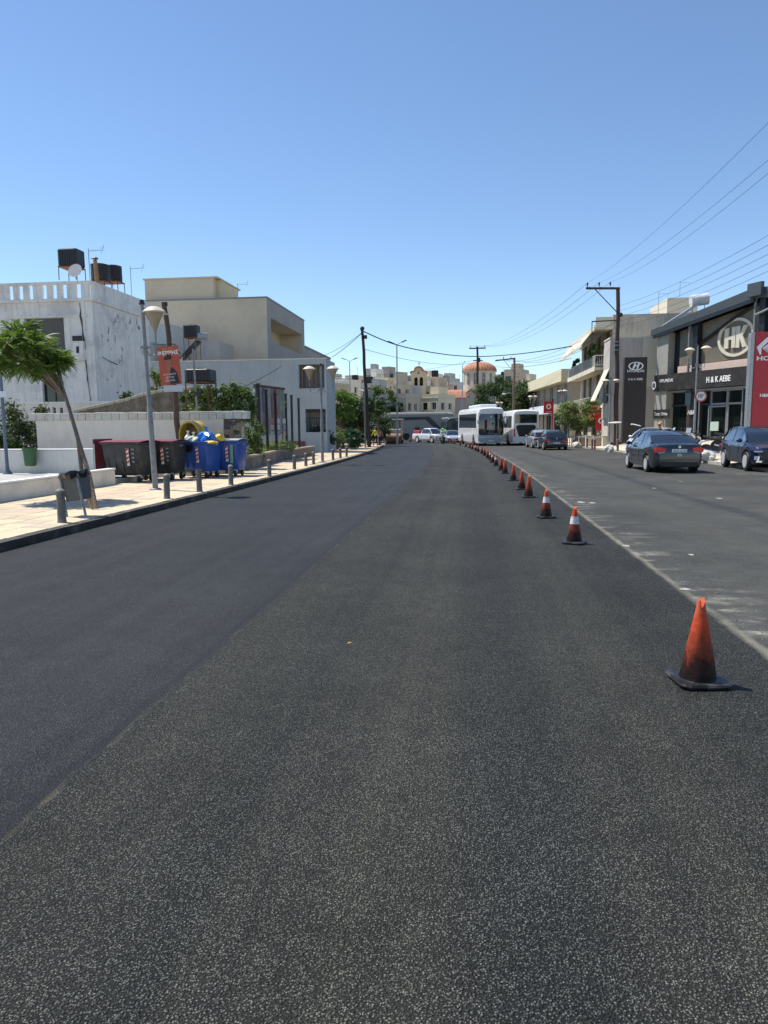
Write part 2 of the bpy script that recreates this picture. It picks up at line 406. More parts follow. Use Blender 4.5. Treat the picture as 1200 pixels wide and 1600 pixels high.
# kerb stones, left (tarred by the paving gang) : each stone its own part
kerbL = struct(MB().b2(KL-.15, KL-.02, -8, -7.6, -.1, .1).build('kerb', kerbblack))
for k in range(80):
    y0 = -7.6+k*1.0; y1 = y0+.992
    mb = MB(); strip(mb, lambda Y: KL-.16+cv(Y), lambda Y: KL+cv(Y)+.0, y0, y1, -.05, .12+random.uniform(-.004, .004), 1.0)
    mb.build('kerb_stone', kerbblack, kerbL)
# paving tiles
tmats = [M('paver_pink', (.55, .41, .29), .85, var=.2, vs=5, dirt=(.26, .21, .16), dirtamt=.5),
         M('paver_cream', (.58, .47, .31), .85, var=.18, vs=5, dirt=(.33, .29, .22), dirtamt=.35),
         M('paver_grey', (.47, .39, .28), .85, var=.18, vs=5, dirt=(.25, .22, .18), dirtamt=.35)]
tiles = []
for tm in tmats:
    b = MB(); b.box((0, 0, 0), (.485, .485, .03)); o = b.build('paving_tile', tm, sidewalk); tiles.append(o)
def gap_free(X, Y): return not (abs(X+7.72) < .4 and abs(Y-14.45) < .4)
cnt = 0
rest = [MB(), MB(), MB()]
iy = 0; Y = 6.0
while Y < 71.5:
    ix = 0; X = -9.75
    while X < KL-.42+cv(Y):
        r = random.random(); kx = ix // 2
        t = 0 if (kx % 3 == 1 and r < .8) else (1 if r < .75 else 2)
        z = g(Y)+.105+random.uniform(-.002, .002)
        if gap_free(X, Y):
            if 8.6 < Y < 26.4 and cnt < 288:
                if cnt < 3: o = tiles[cnt]
                else: o = tiles[t].copy(); C.objects.link(o)
                o.location = (X, Y, z); o.rotation_euler = (random.uniform(-.004, .004), random.uniform(-.004, .004), random.uniform(-.008, .008)); cnt += 1
            else: rest[t].box((X, Y, z), (.485, .485, .03))
        X += .5; ix += 1
    Y += .5; iy += 1
for t in range(3): rest[t].build('paving_tiles_far', tmats[t], sidewalk, kind='stuff')
# left: pale edge strip behind kerb and sandy spill
# low parapet wall beside the pavement, side lane behind it
lanecon = M('lane_concrete', (.40, .39, .36), .9, var=.15, vs=1.5, bump=.3, bs=50)
b = MB(); b.b2(-24, -10.24, 4, 22.2, -.2, .10); struct(b.build('side_lane', lanecon))
stucco = M('lime_wash', (.72, .67, .58), .9, var=.1, vs=2, bump=.5, bs=25, streak=.12, dirt=(.42, .36, .28), dirtamt=.4, dirts=1.2)
stuccogrey = M('lime_wash_grey', (.76, .73, .66), .9, var=.07, vs=2, bump=.4, bs=25, streak=.15, dirt=(.55, .52, .45), dirtamt=.4, dirts=.9)
t = thing('low_wall', 'low rough cream parapet wall between pavement and side lane', 'wall', (-10.13, 12, 0))
b = MB(); b.b2(-.1, .1, -8, 7.2, -.2, .40); b.build('wall_base', stucco, t, bevel=.03)
b = MB(); b.b2(-.12, .12, -8, 7.22, .402, .45); b.build('coping', white, t, bevel=.02)
t = thing('white_wall', 'waist-high whitewashed wall behind the side lane with green bin', 'wall', (-14, 22.6, 0))
b = MB(); b.b2(-10, 3.5, -.12, .12, -.2, .86); b.build('wall_base', stuccogrey, t, bevel=.03)
b = MB(); b.b2(-10, 3.5, -.15, .15, .862, .90); b.build('coping', white, t, bevel=.02)

# wall three: tall garden wall with a course of blocks on top
Yw = 24.4
xa, xb = GX(47, Yw), GX(388, Yw)
t = thing('garden_wall', 'tall white stuccoed garden wall with a bare block course on top, behind the bins', 'wall', (0, Yw, 0))
cem = M('cement_render', (.78, .72, .62), .9, var=.07, vs=1.5, bump=.4, bs=18, streak=.08, dirt=(.55, .50, .42), dirtamt=.3, dirts=.8)
b = MB(); b.b2(xa+.25, xb-.9, 0, .3, -.3, 1.86); b.build('wall_base', cem, t)
b = MB(); b.b2(xb-.898, xb-.35, .02, .28, -.3, 1.86); b.build('broken_end', M('rubble', (.20, .15, .11), .95, var=.5, vs=7, bump=1, bs=9), t)
rs = random.Random(3)
for k in range(24):                 # the jagged stones where the render fell off
    mb = MB(); zc = .1+k*.072; xx = xb-.45+rs.uniform(-.22, .10)
    mb.box((xx, .1+rs.uniform(-.12, .1), zc), (rs.uniform(.22, .4), .3, rs.uniform(.1, .2)), rs.uniform(-.3, .3), rs.uniform(-.2, .2), rs.uniform(-.2, .2))
    mb.build('rubble_stone', M('rubble%d' % (k % 2), ((.30, .23, .16), (.13, .10, .08))[k % 2], .95, var=.35, vs=6, bump=.6, bs=15), t, bevel=.03)
x = xa; blk = M('grey_block', (.66, .62, .53), .92, var=.18, vs=4, bump=.6, bs=22, dirt=(.25, .22, .18), dirtamt=.5, dirts=2)
while x < xb-.1:
    wd = min(rs.uniform(.27, .36), xb-x)
    mb = MB(); mb.b2(x, x+wd-.012, -.05, .34, 1.862, 2.13+rs.uniform(-.012, .012)); mb.build('block', blk, t, bevel=.015); x += wd

# right side: pavement and sloping forecourt
def fz(X, Y):
    d = X-(KR+cv(Y)); return g(Y)+.12+min(.6, max(0, (d-.6)*.17))*(1 if Y > 24 else max(0, (Y-14)/10))
pavR = M('pale_paving', (.55, .49, .38), .88, var=.16, vs=2.2, bump=.3, bs=30, dirt=(.34, .31, .25), dirtamt=.5, dirts=.8)
sheet('forecourt', lambda Y: KR+.17+cv(Y), lambda Y: 60, [Y for Y in YB if -8 <= Y <= 127], 0, pavR, 24, fz)
kerbR = struct(MB().b2(KR, KR+.13, -8, -7.7, -.1, .1).build('kerb_right', kerbpale)); kerbR.name = 'kerb'
for k in range(134):
    y0 = -7.6+k; mb = MB(); strip(mb, lambda Y: KR+cv(Y), lambda Y: KR+.17+cv(Y), y0, y0+.99, -.05, .13, 1.0)
    mb.build('kerb_stone', kerbpale, kerbR)
# chips of worn road marking
mk = MB()
for (px, py, a, bb) in ((1063, 752, .34, .22), (1022, 763, .4, .2), (1124, 779, .4, .25), (907, 785, .55, .3), (925, 786, .4, .25), (978, 853, .3, .16), (1080, 867, .22, .14), (1071, 921, .3, .1)):
    d = ray(px, py); tt = 0
    for _ in range(40):
        p = Vector((0, 0, CAMH))+d*tt; tt = (g(max(p.y, 0))-CAMH)/d.z
    p = Vector((0, 0, CAMH))+d*tt; n = 9
    a *= .42; bb *= .38; vs = [(p.x+a/2*math.cos(i*6.283/n)*random.uniform(.6, 1.1), p.y+bb*1.4*math.sin(i*6.283/n)*random.uniform(.6, 1.1), g(p.y)+.005) for i in range(n)]
    mk.add(vs, [tuple(range(n))])
struct(mk.build('worn_road_marking', M('worn_marking', (.36, .35, .31), .8, var=.35, vs=14, dirt=(.07, .07, .07), dirts=9, dirtamt=.9)))

# ---------------------------------------------------------------- buildings kit
frame_w = M('white_frame', (.72, .72, .70), .5, var=.05)
frame_d = M('dark_frame', (.035, .035, .038), .4, var=.1)
shut_g = M('grey_shutter', (.13, .135, .14), .6, var=.1)
shut_b = M('brown_shutter', (.13, .085, .055), .6, var=.15)
curtain = M('curtain', (.30, .29, .26), .9, var=.2)
def wall_face(mb, O, UV, NI, wd, h, holes, dep):
    O = Vector(O); UV = Vector(UV); NI = Vector(NI); Z = Vector((0, 0, 1))
    us = sorted({0, wd} | {u for q in holes for u in q[:2]}); vs = sorted({0, h} | {v for q in holes for v in q[2:4]})
    for i in range(len(us)-1):
        for j in range(len(vs)-1):
            uc = (us[i]+us[i+1])/2; vc = (vs[j]+vs[j+1])/2
            if any(q[0] < uc < q[1] and q[2] < vc < q[3] for q in holes): continue
            mb.add([O+UV*a+Z*b for a, b in ((us[i], vs[j]), (us[i+1], vs[j]), (us[i+1], vs[j+1]), (us[i], vs[j+1]))], [(0, 1, 2, 3)])
    for q in holes:
        c = [O+UV*a+Z*b for a, b in ((q[0], q[2]), (q[1], q[2]), (q[1], q[3]), (q[0], q[3]))]; d = [x+NI*dep for x in c]
        mb.add(c+d, [(i, (i+1) % 4, 4+(i+1) % 4, 4+i) for i in range(4)]+[(4, 5, 6, 7)])
def obox(mb, O, UV, NI, u0, u1, v0, v1, n0, n1):
    O = Vector(O); UV = Vector(UV); NI = Vector(NI); Z = Vector((0, 0, 1))
    vs = [O+UV*a+Z*b+NI*c for c in (n0, n1) for a, b in ((u0, v0), (u1, v0), (u1, v1), (u0, v1))]
    mb.add(vs, [(3, 2, 1, 0), (4, 5, 6, 7), (0, 1, 5, 4), (1, 2, 6, 5), (2, 3, 7, 6), (3, 0, 4, 7)])
def window(parent, O, UV, NI, q, dep, far=False):
    u0, u1, v0, v1 = q[:4]; ty = q[4] if len(q) > 4 else 'w'
    nm = 'door' if ty in ('D',) else 'window'
    fm = {'w': frame_w, 'd': frame_d, 's': shut_g, 'n': shut_b, 'D': frame_w, 'g': frame_d, 'c': frame_w}[ty]
    mb = MB(); t = .06 if not far else .1; e = .004
    n0, n1 = dep-.08, dep-.02
    for a in ((u0+e, u0+t, v0+e, v1-e), (u1-t, u1-e, v0+e, v1-e), (u0+t, u1-t, v0+e, v0+t), (u0+t, u1-t, v1-t, v1-e)):
        obox(mb, O, UV, NI, *a, n0, n1)
    if ty in 'wdcDg' and (u1-u0) > .8:
        k = max(1, round((u1-u0)/1.1)-0)
        for i in range(1, k+1):
            if k == 1: um = (u0+u1)/2
            elif i == k: break
            else: um = u0+(u1-u0)*i/k
            obox(mb, O, UV, NI, um-.025, um+.025, v0+t, v1-t, n0+.005, n1)
    if ty in 'sn' and not far:
        v = v0+t
        while v < v1-t:
            obox(mb, O, UV, NI, u0+t, u1-t, v+.01, v+.055, n0+.01, n1+.003); v += .075
    f = mb.build(nm, fm, parent)
    pm = glass if ty in 'wdDg' else (curtain if ty == 'c' else fm)
    mb = MB(); obox(mb, O, UV, NI, u0+e*2, u1-e*2, v0+e*2, v1-e*2, dep-.03, dep-.012); mb.build('pane' if ty not in 'sn' else 'shutter', pm, f)
def house(label, x0, x1, y0, y1, z0, z1, mat, front=(), left=(), right=(), rz=0, dep=.18, name='house', cat='house', parapet=.0, roofm=None, far=False, group=None):
    cx, cy = (x0+x1)/2, (y0+y1)/2; t = thing(name, label, cat, (cx, cy, z0), rz, group)
    W, D, H = x1-x0, y1-y0, z1-z0; mb = MB()
    fl, bl, br, fr = (-W/2, -D/2, 0), (-W/2, D/2, 0), (W/2, D/2, 0), (W/2, -D/2, 0)
    wall_face(mb, fl, (1, 0, 0), (0, 1, 0), W, H, front, dep)
    wall_face(mb, fl, (0, 1, 0), (1, 0, 0), D, H, left, dep)
    wall_face(mb, fr, (0, 1, 0), (-1, 0, 0), D, H, right, dep)
    wall_face(mb, bl, (1, 0, 0), (0, -1, 0), W, H, (), dep)
    mb.build('wall', mat, t)
    rm = roofm or mat
    mb = MB(); mb.b2(-W/2+.003, W/2-.003, -D/2+.003, D/2-.003, H-.14, H-.02)
    if parapet:
        mb = MB(); mb.b2(-W/2-.06, W/2+.06, -D/2-.06, D/2+.06, H+.002, H+.12)
        p = parapet
        mb.b2(-W/2-.0, W/2+.0, -D/2-.0, -D/2+.18, H+.122, H+p); mb.b2(-W/2, W/2, D/2-.18, D/2, H+.122, H+p)
        mb.b2(-W/2, -W/2+.18, -D/2+.182, D/2-.182, H+.122, H+p); mb.b2(W/2-.18, W/2, -D/2+.182, D/2-.182, H+.122, H+p)
    mb.build('roof', rm, t)
    for q in front: 
        if len(q) < 5 or q[4] != 'o': window(t, fl, (1, 0, 0), (0, 1, 0), q, dep, far)
    for q in left:
        if len(q) < 5 or q[4] != 'o': window(t, fl, (0, 1, 0), (1, 0, 0), q, dep, far)
    for q in right:
        if len(q) < 5 or q[4] != 'o': window(t, fr, (0, 1, 0), (-1, 0, 0), q, dep, far)
    return t, W, D, H

def aerial(px, ptop, pbase, Y, label, kind=0):
    p = U(px, pbase, Y); zt = ZZ(px, ptop, Y); h = zt-p.z
    t = thing('antenna', label, 'antenna', p)
    MB().cyl((0, 0, -.1), (0, 0, h), .022, n=6).build('mast', steel, t)
    b = MB()
    b.cyl((0, 0, h*.92), (.9, .1, h*.95), .012, n=5)
    for i in range(6):
        x = .15+i*.14; b.cyl((x, -.16+.05*(kind), h*.93), (x, .16, h*.94+(.2 if i > 3 else 0)), .008, n=4)
    b.cyl((.75, -.05, h*.95-.25), (.9, .05, h*.95+.3), .01, n=4)
    b.build('aerial', steel, t)
    return t
tankm = M('black_tank', (.016, .018, .022), .5, var=.15)
rustm = M('rusty_steel', (.13, .055, .03), .85, var=.35, vs=9)
def tank(loc, wd, h, stand, label, rz=0, cylindrical=False):
    t = thing('water_tank', label, 'water tank', loc, rz, 'black water tanks on stands on the roofs')
    b = MB()
    if cylindrical:
        prof = [(wd*.46, 0), (wd*.5, .04)]
        k = 6
        for i in range(k): prof += [(wd*.5, h*(.06+.14*i)), (wd*.475, h*(.12+.14*i))]
        prof += [(wd*.5, h*.92), (wd*.3, h*.98), (wd*.15, h)]
        b.lathe(prof, (0, 0, stand+.04), 18); b.build('tank', tankm, t, smooth=False)
    else:
        secs = []; 
        for z, s_ in ((0, .94), (.06, 1), (.94, 1), (1, .93)):
            secs.append([(x*wd/2*s_, y*wd*.42*s_, stand+.04+z*h) for x, y in ((-1, -.8), (-.8, -1), (.8, -1), (1, -.8), (1, .8), (.8, 1), (-.8, 1), (-1, .8))])
        b.loft(secs)
        for i in range(7): x = -wd*.36+i*wd*.12; b.box((x, -wd*.425, stand+h*.5), (wd*.05, .03, h*.8))
        b.build('tank', tankm, t)
        MB().cyl((0, 0, stand+h+.035), (0, 0, stand+h+.10), wd*.16, n=12).build('lid', tankm, t)
    if stand > .05:
        b = MB(); a = wd*.46
        b.b2(-a, a, -a, a, stand-.03, stand+.03); b.build('platform', rustm, t)
        for sx in (-1, 1):
            for sy in (-1, 1):
                MB().cyl((sx*a*.96, sy*a*.96, 0), (sx*a*.94, sy*a*.94, stand-.03), .025, n=5).build('leg', rustm, t)
    return t

# ---- old white house on the left
Yh = 36.0; hx1 = GX(151, Yh, 600); hz = ZZ(150, 470, Yh); gz0 = .7
hx0 = hx1-13
oldwhite = M('peeling_whitewash', (.78, .77, .73), .9, var=.08, vs=1.2, bump=.5, bs=12, streak=.34, dirt=(.36, .37, .37), dirtamt=.42, dirts=.8)
def hu(px): return GX(px, Yh, 560)-hx0
def hv(py): return ZZ(70, py, Yh)-gz0
t, W, D, H = house('old white two-storey house with balustraded roof and peeling side wall', hx0, hx1, Yh, 42.6, gz0, hz, oldwhite,
    front=[(hu(42), hu(103), hv(548), hv(497), 's'), (hu(63), hu(97), hv(632), hv(596), 'd'), (hu(-60), hu(-25), hv(548), hv(505), 's')], left=(), right=(), dep=.25)
b = MB(); b.b2(-W/2-.12, W/2+.12, -D/2-.12, D/2+.12, H+.002, H+.16); b.build('cornice', oldwhite, t)
pz = ZZ(70, 441, Yh)-gz0
b = MB(); b.b2(-W/2, W/2+.06, -D/2-.06, -D/2+.14, pz-.16, pz); b.b2(W/2-.14, W/2+.06, -D/2+.142, D/2, H+.16, pz); b.b2(W/2-.55, W/2-.142, -D/2-.05, -D/2+.12, H+.162, pz-.162)
b.build('parapet', oldwhite, t)
x = W/2-.8; k = 0
while x > -W/2:
    wd = .34 if k % 3 else .55
    MB().b2(x-wd, x, -D/2-.02, -D/2+.10, H+.162, pz-.162).build('baluster', oldwhite, t); x -= wd+.22; k += 1
# corner pilaster, gutter crack, sills
b = MB(); b.b2(W/2-.75, W/2-.42, -D/2-.05, -D/2-.002, 0, H); b.build('pilaster', oldwhite, t)
crk = M('crack', (.05, .045, .04), .9)
b = MB(); pts = []
for i in range(22):
    f = i/21; pts.append((W/2-.66+.42*f+random.uniform(-.04, .04), -D/2-.07, H-.1-f*(H-.6)))
b.tube(pts, [random.uniform(.012, .05) if i < 13 else .014 for i in range(22)], 5); b.build('crack', crk, t)
for (px0, px1, py) in ((38, 110, 549), (30, 140, 495)):
    MB().b2(hu(px0)-W/2, hu(px1)-W/2, -D/2-.08, -D/2-.004, hv(py)-.05, hv(py)+.04).build('ledge', oldwhite, t)
# flaking patches on the side wall
rs = random.Random(5); pk = M('bare_plaster', (.38, .385, .39), .95, var=.4, vs=6)
for k in range(48):
    yy = -D/2+rs.uniform(.8, D-.4); zz = H-.3-abs(rs.gauss(0, .26))*H; n = 8; a, bb = rs.uniform(.03, .14), rs.uniform(.04, .24)
    if zz < .5: continue
    vs = [(W/2+.006, yy+a*math.cos(i*.785)*rs.uniform(.4, 1.2), zz+bb*math.sin(i*.785)*rs.uniform(.4, 1.2)) for i in range(n)]
    MB().add(vs, [tuple(range(n))]).build('peeled_patch', pk, t)
# meter box
ac = thing('wall_box', 'white box unit with dark vent fixed to the old white house', 'box', (GX(127, Yh, 550), Yh, ZZ(127, 564, Yh)))
MB().b2(-.27, .27, -.3, -.003, 0, 1.0).build('case', oldwhite, ac); MB().b2(-.27, .27, -.33, -.302, 1.0, 1.26).build('vent', blackm, ac)
MB().b2(-.10, .06, -.31, -.302, .38, .72).build('grille', blackm, ac)
# terrace wall and stone wall
t = thing('terrace_wall', 'low whitewashed terrace wall with narrow slots in front of the old house', 'wall', (0, 31.5, 0))
xa2, xb2 = GX(28, 31.5), GX(170, 31.5); z0_, z1_ = 0, ZZ(80, 628, 31.5)
hl = [(GX(q, 31.5)-xa2, GX(q+5, 31.5)-xa2, ZZ(80, 649, 31.5)-z0_, ZZ(80, 637, 31.5)-z0_) for q in (68, 84, 95)]
b = MB(); wall_face(b, (xa2, 0, z0_), (1, 0, 0), (0, 1, 0), xb2-xa2, z1_-z0_-.08, hl, .2); b.build('wall_base', stuccogrey, t)
MB().b2(xa2-.05, xb2+.05, -.06, .25, z1_-.078, z1_).build('coping', white, t)
for q in hl: MB().b2(xa2+q[0]+.01, xa2+q[1]-.01, .15, .19, q[2]+.01, q[3]-.01).build('slot', blackm, t)
stonem = M('rough_stone', (.20, .16, .115), .95, var=.5, vs=3, bump=1, bs=10, dirt=(.34, .30, .23), dirts=2.2, dirtamt=.7)
t = thing('stone_wall', 'rough brown stone wall sloping up behind the garden wall', 'wall', (0, 28.5, 0))
prof = [(114, 641), (150, 633), (195, 623), (225, 614), (255, 608), (300, 604)]
pts = [(GX(a, 28.5, bb), ZZ(a, bb, 28.5)-.12) for a, bb in prof]
b = MB(); b.prism([(pts[0][0], 0)]+pts+[(pts[-1][0], 0)], .45, 'xz'); b.build('wall_base', stonem, t)
for i in range(len(pts)-1):
    (xA, zA), (xB, zB) = pts[i], pts[i+1]
    for s_ in range(3):
        f0, f1 = s_/3, (s_+1)/3-.02; x0_, x1_ = xA+(xB-xA)*f0, xA+(xB-xA)*f1; q0, q1 = zA+(zB-zA)*f0, zA+(zB-zA)*f1
        MB().prism([(x0_, q0+.003), (x1_, q1+.003), (x1_, q1+.13), (x0_, q0+.13)], .5, 'xz', -.03).build('coping_stone', M('pale_stone', (.50, .45, .36), .9, var=.2), t, bevel=.02)
# ---- blue white low building with porch
Yb = 48.0
bluew = M('blue_grey_render', (.45, .49, .49), .9, var=.07, vs=.8, bump=.2, bs=20, streak=.2, dirt=(.38, .43, .45), dirtamt=.4, dirts=.35)
bx0, bx1 = GX(196, Yb, 600), GX(510, Yb, 600); bz = ZZ(400, 563, Yb); bz0 = g(Yb)
def bu(px): return GX(px, Yb, 600)-bx0
def bv(py): return ZZ(400, py, Yb)-bz0
t, W, D, H = house('long blue-grey rendered low building with an open porch at its right end', bx0, bx1, Yb, 51.2, bz0, bz, bluew,
    front=[(bu(467), bu(507), bv(608), bv(571), 'o'), (bu(476), bu(508), bv(676), bv(640), 'o')], dep=1.6)
MB().b2(-W/2-.05, W/2+.05, -D/2-.06, -D/2+.2, H+.002, H+.07).build('coping', stuccogrey, t)
for px in (471, 478, 486, 493, 500):
    MB().cyl((bu(px)-W/2, -D/2+.3, bv(608)), (bu(px)-W/2, -D/2+.3, bv(572)), .07, n=8).build('porch_post', M('porch_brown', (.22, .13, .09), .7), t)
b = MB()
for i in range(9): b.b2(bu(477)-W/2+i*.165, bu(477)-W/2+i*.165+.03, -D/2+.2, -D/2+.23, bv(675), bv(655))
b.b2(bu(477)-W/2, bu(507)-W/2, -D/2+.18, -D/2+.25, bv(655), bv(653)); b.b2(bu(477)-W/2, bu(507)-W/2, -D/2+.18, -D/2+.25, bv(641), bv(645))
b.build('gate_bars', ironm, t)
MB().b2(bu(481)-W/2, bu(502)-W/2, -D/2+1.2, -D/2+1.3, bv(673), bv(664)).build('cream_panel', M('cream_board', (.62, .6, .42), .7), t)
MB().b2(bu(425)-W/2, bu(475)-W/2, -D/2-.1, -D/2-.005, bv(697), bv(690)).build('red_band', M('red_oxide', (.25, .07, .05), .8), t)
# ---- cream building behind
Yc = 58.0
creamm = M('ochre_render', (.63, .53, .39), .9, var=.06, vs=.5, bump=.15, bs=20, dirt=(.43, .38, .29), dirtamt=.35, dirts=.4)
greyc = M('grey_concrete', (.36, .34, .315), .9, var=.10, vs=.7, bump=.2, bs=14, streak=.1)
cx0, cx1 = GX(190, Yc, 560), GX(417, Yc, 500); cz = ZZ(400, 466, Yc); cy1 = 71.2; cz0 = g(Yc)
lz0, lz1 = ZZ(440, 538, 61)-cz0, ZZ(440, 502, 61)-cz0
t, W, D, H = house('big ochre building with loggia in its grey street side and penthouse on the roof', cx0, cx1, Yc, cy1, cz0, cz, creamm,
    right=[(1.0, 12.2, lz0, lz1, 'o')], dep=2.2, name='apartment_building', cat='building')
window(t, (W/2, -D/2, 0), (0, 1, 0), (-1, 0, 0), (1.4, 5.2, lz0+.05, lz0+1.5, 'd'), 2.15)
MB().b2(W/2+.003, W/2+.05, -D/2, D/2, lz1, H).b2(W/2+.003, W/2+.05, -D/2, D/2, 0, lz0).b2(W/2+.003, W/2+.05, -D/2, -D/2+1, lz0, lz1).b2(W/2+.003, W/2+.05, D/2-.95, D/2, lz0, lz1).build('side_cladding', greyc, t)
MB().b2(-W/2-.05, W/2+.1, -D/2-.06, D/2+.06, H+.002, H+.12).build('roof_edge', M('metal_flashing', (.22, .23, .24), .5), t)
px0, px1 = GX(228, Yc+.5, 450)-(cx0+cx1)/2, GX(335, Yc+.5, 450)-(cx0+cx1)/2; ph = ZZ(280, 437, Yc+.5)-cz0
MB().b2(px0, px1, -D/2+.3, -D/2+6, H+.122, ph).build('penthouse', creamm, t)
lit = M('ochre_light', (.66, .54, .33), .9, var=.05)
MB().b2(px0-.1, px1+.4, -D/2+.2, -D/2+6.2, ph+.002, ph+.12).build('penthouse_roof', creamm, t)
xe = GX(355, Yc+3, 450)-(cx0+cx1)/2
MB().prism([(px1+.003, ph-.05), (px1+.4, ph-.05), (xe, ph-1.45), (xe, ph-1.75), (px1+.003, ph-1.6)], 4.5, 'xz', -D/2+1.0).build('canopy', lit, t)
# lower wing running back along the street
t2 = thing('apartment_wing', 'lower grey concrete wing behind the big ochre building', 'building', (cx1-3, 78, cz0))
zt = ZZ(500, 552, 78)-cz0
MB().b2(-6, 3, -6.6, 6.8, 0, zt).build('wall', greyc, t2); MB().b2(-6.05, 3.1, -6.6, 6.9, zt+.002, zt+.12).build('roof', M('metal_flashing', (0, 0, 0)), t2)
for i in range(3): MB().b2(3.003, 3.06, -5+i*4, -3+i*4, zt-3.2, zt-1.4).build('window', glass, t2)
# small parapet house between (grey and pink bits over the blue building)
t, W, D, H = house('small grey-pink upper room with two dark vents behind the blue-grey building', GX(317, 54), GX(353, 54), 53.2, 56.5, g(54), ZZ(330, 535, 54), M('dusty_pink', (.45, .40, .35), .9, var=.1, streak=.3), dep=.1)
t, W, D, H = house('blue-white stair room behind the wooden pole, on the low building', GX(232, 54), GX(278, 54), 53.4, 57, g(54), ZZ(330, 506, 54), bluew, dep=.1)
t, W, D, H = house('dark grey shed roof room between old house and wooden pole', GX(226, 50), GX(251, 50), 49.5, 52, g(54), ZZ(330, 534, 50), M('dark_render', (.27, .28, .26), .9, var=.15), dep=.1)
# roof things, left
tank((GX(113, 38, 430), 38, ZZ(113, 440, 38)), 1.12, ZZ(113, 392, 38)-ZZ(113, 419, 38), ZZ(113, 419, 38)-ZZ(113, 440, 38), 'black square water tank on the tallest stand, left on the old house roof')
tank((GX(157, 39.5, 430), 39.5, ZZ(157, 443, 39.5)-.2), 1.05, 1.0, .25, 'black water tank behind the rusty chimney pipe on the old house', cylindrical=True)
tank((GX(178, 41, 430), 41, ZZ(178, 462, 41)-.2), .95, .95, .95, 'rightmost black water tank on the old house roof, on a rusty stand', cylindrical=True)
t = thing('chimney_pipe', 'rusty chimney pipe with a cap on the roof of the old house', 'chimney', (GX(152, 37.2, 430), 37.2, ZZ(152, 446, 37.2)))
h_ = ZZ(152, 406, 37.2)-t.location.z
MB().cyl((0, 0, -.2), (-.08, 0, h_), .12, .10, n=12).build('pipe', M('ochre_rust', (.28, .17, .08), .8, var=.4, vs=5), t); MB().cyl((-.08, 0, h_+.06), (-.08, 0, h_+.12), .2, .14, n=12).build('cap', blackm, t)
aerial(141, 388, 441, 38.5, 'grid antenna on a mast beside the square water tank')
aerial(206, 416, 468, 44, 'thin yagi antenna between the old house and ochre building', 1)
aerial(372, 443, 466, 60, 'short bare antenna mast on the ochre building roof')
def dish(loc, r, label, rz=0):
    t = thing('satellite_dish', label, 'satellite dish', loc, rz)
    rot = Matrix.Rotation(R(70), 3, 'X')
    MB().lathe([(r, .22*r), (r*.8, .12*r), (r*.5, .04*r), (0.01, 0), (0.01, -.02), (r*.8, .1*r), (r*1.0, .2*r)], (0, 0, r+.25), 20, rot).build('reflector', M('dish_grey', (.42, .42, .42), .6), t, smooth=True)
    MB().cyl((0, .15, 0), (0, .05, r+.2), .03, n=6).build('bracket', steel, t)
dish((GX(119, 36.6, 435), 36.6, ZZ(119, 443, 36.6)), .38, 'grey satellite dish under the square tank on the old house')
# water heater on the low building
Yt = 50
tank((GX(300, Yt, 530), Yt, ZZ(300, 563, Yt)), 1.0, ZZ(0, 509, Yt)-ZZ(0, 527, Yt), ZZ(300, 528, Yt)-ZZ(300, 563, Yt), 'small black water tank beside the solar heater on the low building')
t = thing('solar_heater', 'solar water heater with sloping panel on the low building', 'solar heater', (GX(308, Yt, 560), Yt, ZZ(308, 563, Yt)))
zz = ZZ(308, 524, Yt)-t.location.z
MB().cyl((-.05, -.1, zz), (.35, .9, zz), .26, n=18).build('boiler', steel, t, smooth=True)
MB().prism([(-1.35, .1), (-1.28, .02), (.12, zz-.42), (.05, zz-.32)], .9, 'xz', -.2).build('panel', glass, t)
for x in (-.05, .35, .55): MB().cyl((x, -.1+x, zz-.2), (x+.06, 0+x*.5, 0), .03, n=5).build('frame_leg', steel, t)

# ---------------------------------------------------------------- HK showroom on the right
A0 = Vector((13.5, 54.7, 0)); AZ = R(-65.7)
hk_z = .28
ux = Vector((math.cos(AZ), math.sin(AZ), 0)); nin = Vector((-math.sin(AZ), math.cos(AZ), 0))
def F(px, py, off=0.0):
    """photo pixel -> (t, z) on the showroom front, off metres in front of it"""
    d = ray(px, py); o = Vector((0, 0, CAMH)); q = A0 - nin*off
    s_ = (q-o).dot(nin)/d.dot(nin); p = o+d*s_; return ((p-A0).dot(ux), p.z-hk_z)
hk = thing('car_showroom', 'dark modern car showroom with sloping roof, stone sign band and big round emblem', 'showroom', (A0.x, A0.y, hk_z), AZ)
conc = M('showroom_concrete', (.33, .32, .28), .85, var=.1, vs=1.2, bump=.2, bs=20, streak=.15)
bronze = M('showroom_cladding', (.17, .150, .110), .55, var=.25, vs=.7, streak=.15)
pinkc = M('showroom_ledge', (.62, .47, .38), .8, var=.08)
navy = M('navy_steel', (.012, .015, .022), .45, var=.2)
roofg = M('roof_fascia', (.055, .066, .070), .5, var=.15)
bandm = M('dark_stone_slab', (.030, .028, .026), .6, var=.35, vs=.9, dirt=(.07, .065, .06), dirts=1.6, dirtamt=.5, spec=.3)
(ta, za), (tb, zb) = F(1010, 517), F(1184, 449)
TE = 20.0; sl_ = (zb-za)/(tb-ta)
bt0 = F(1016, 590)[1]; bt1 = F(1160, 570)[1]; bb0 = F(1016, 612)[1]; bb1 = F(1165, 602)[1]
BT, BB = (bt0+bt1)/2, (bb0+bb1)/2
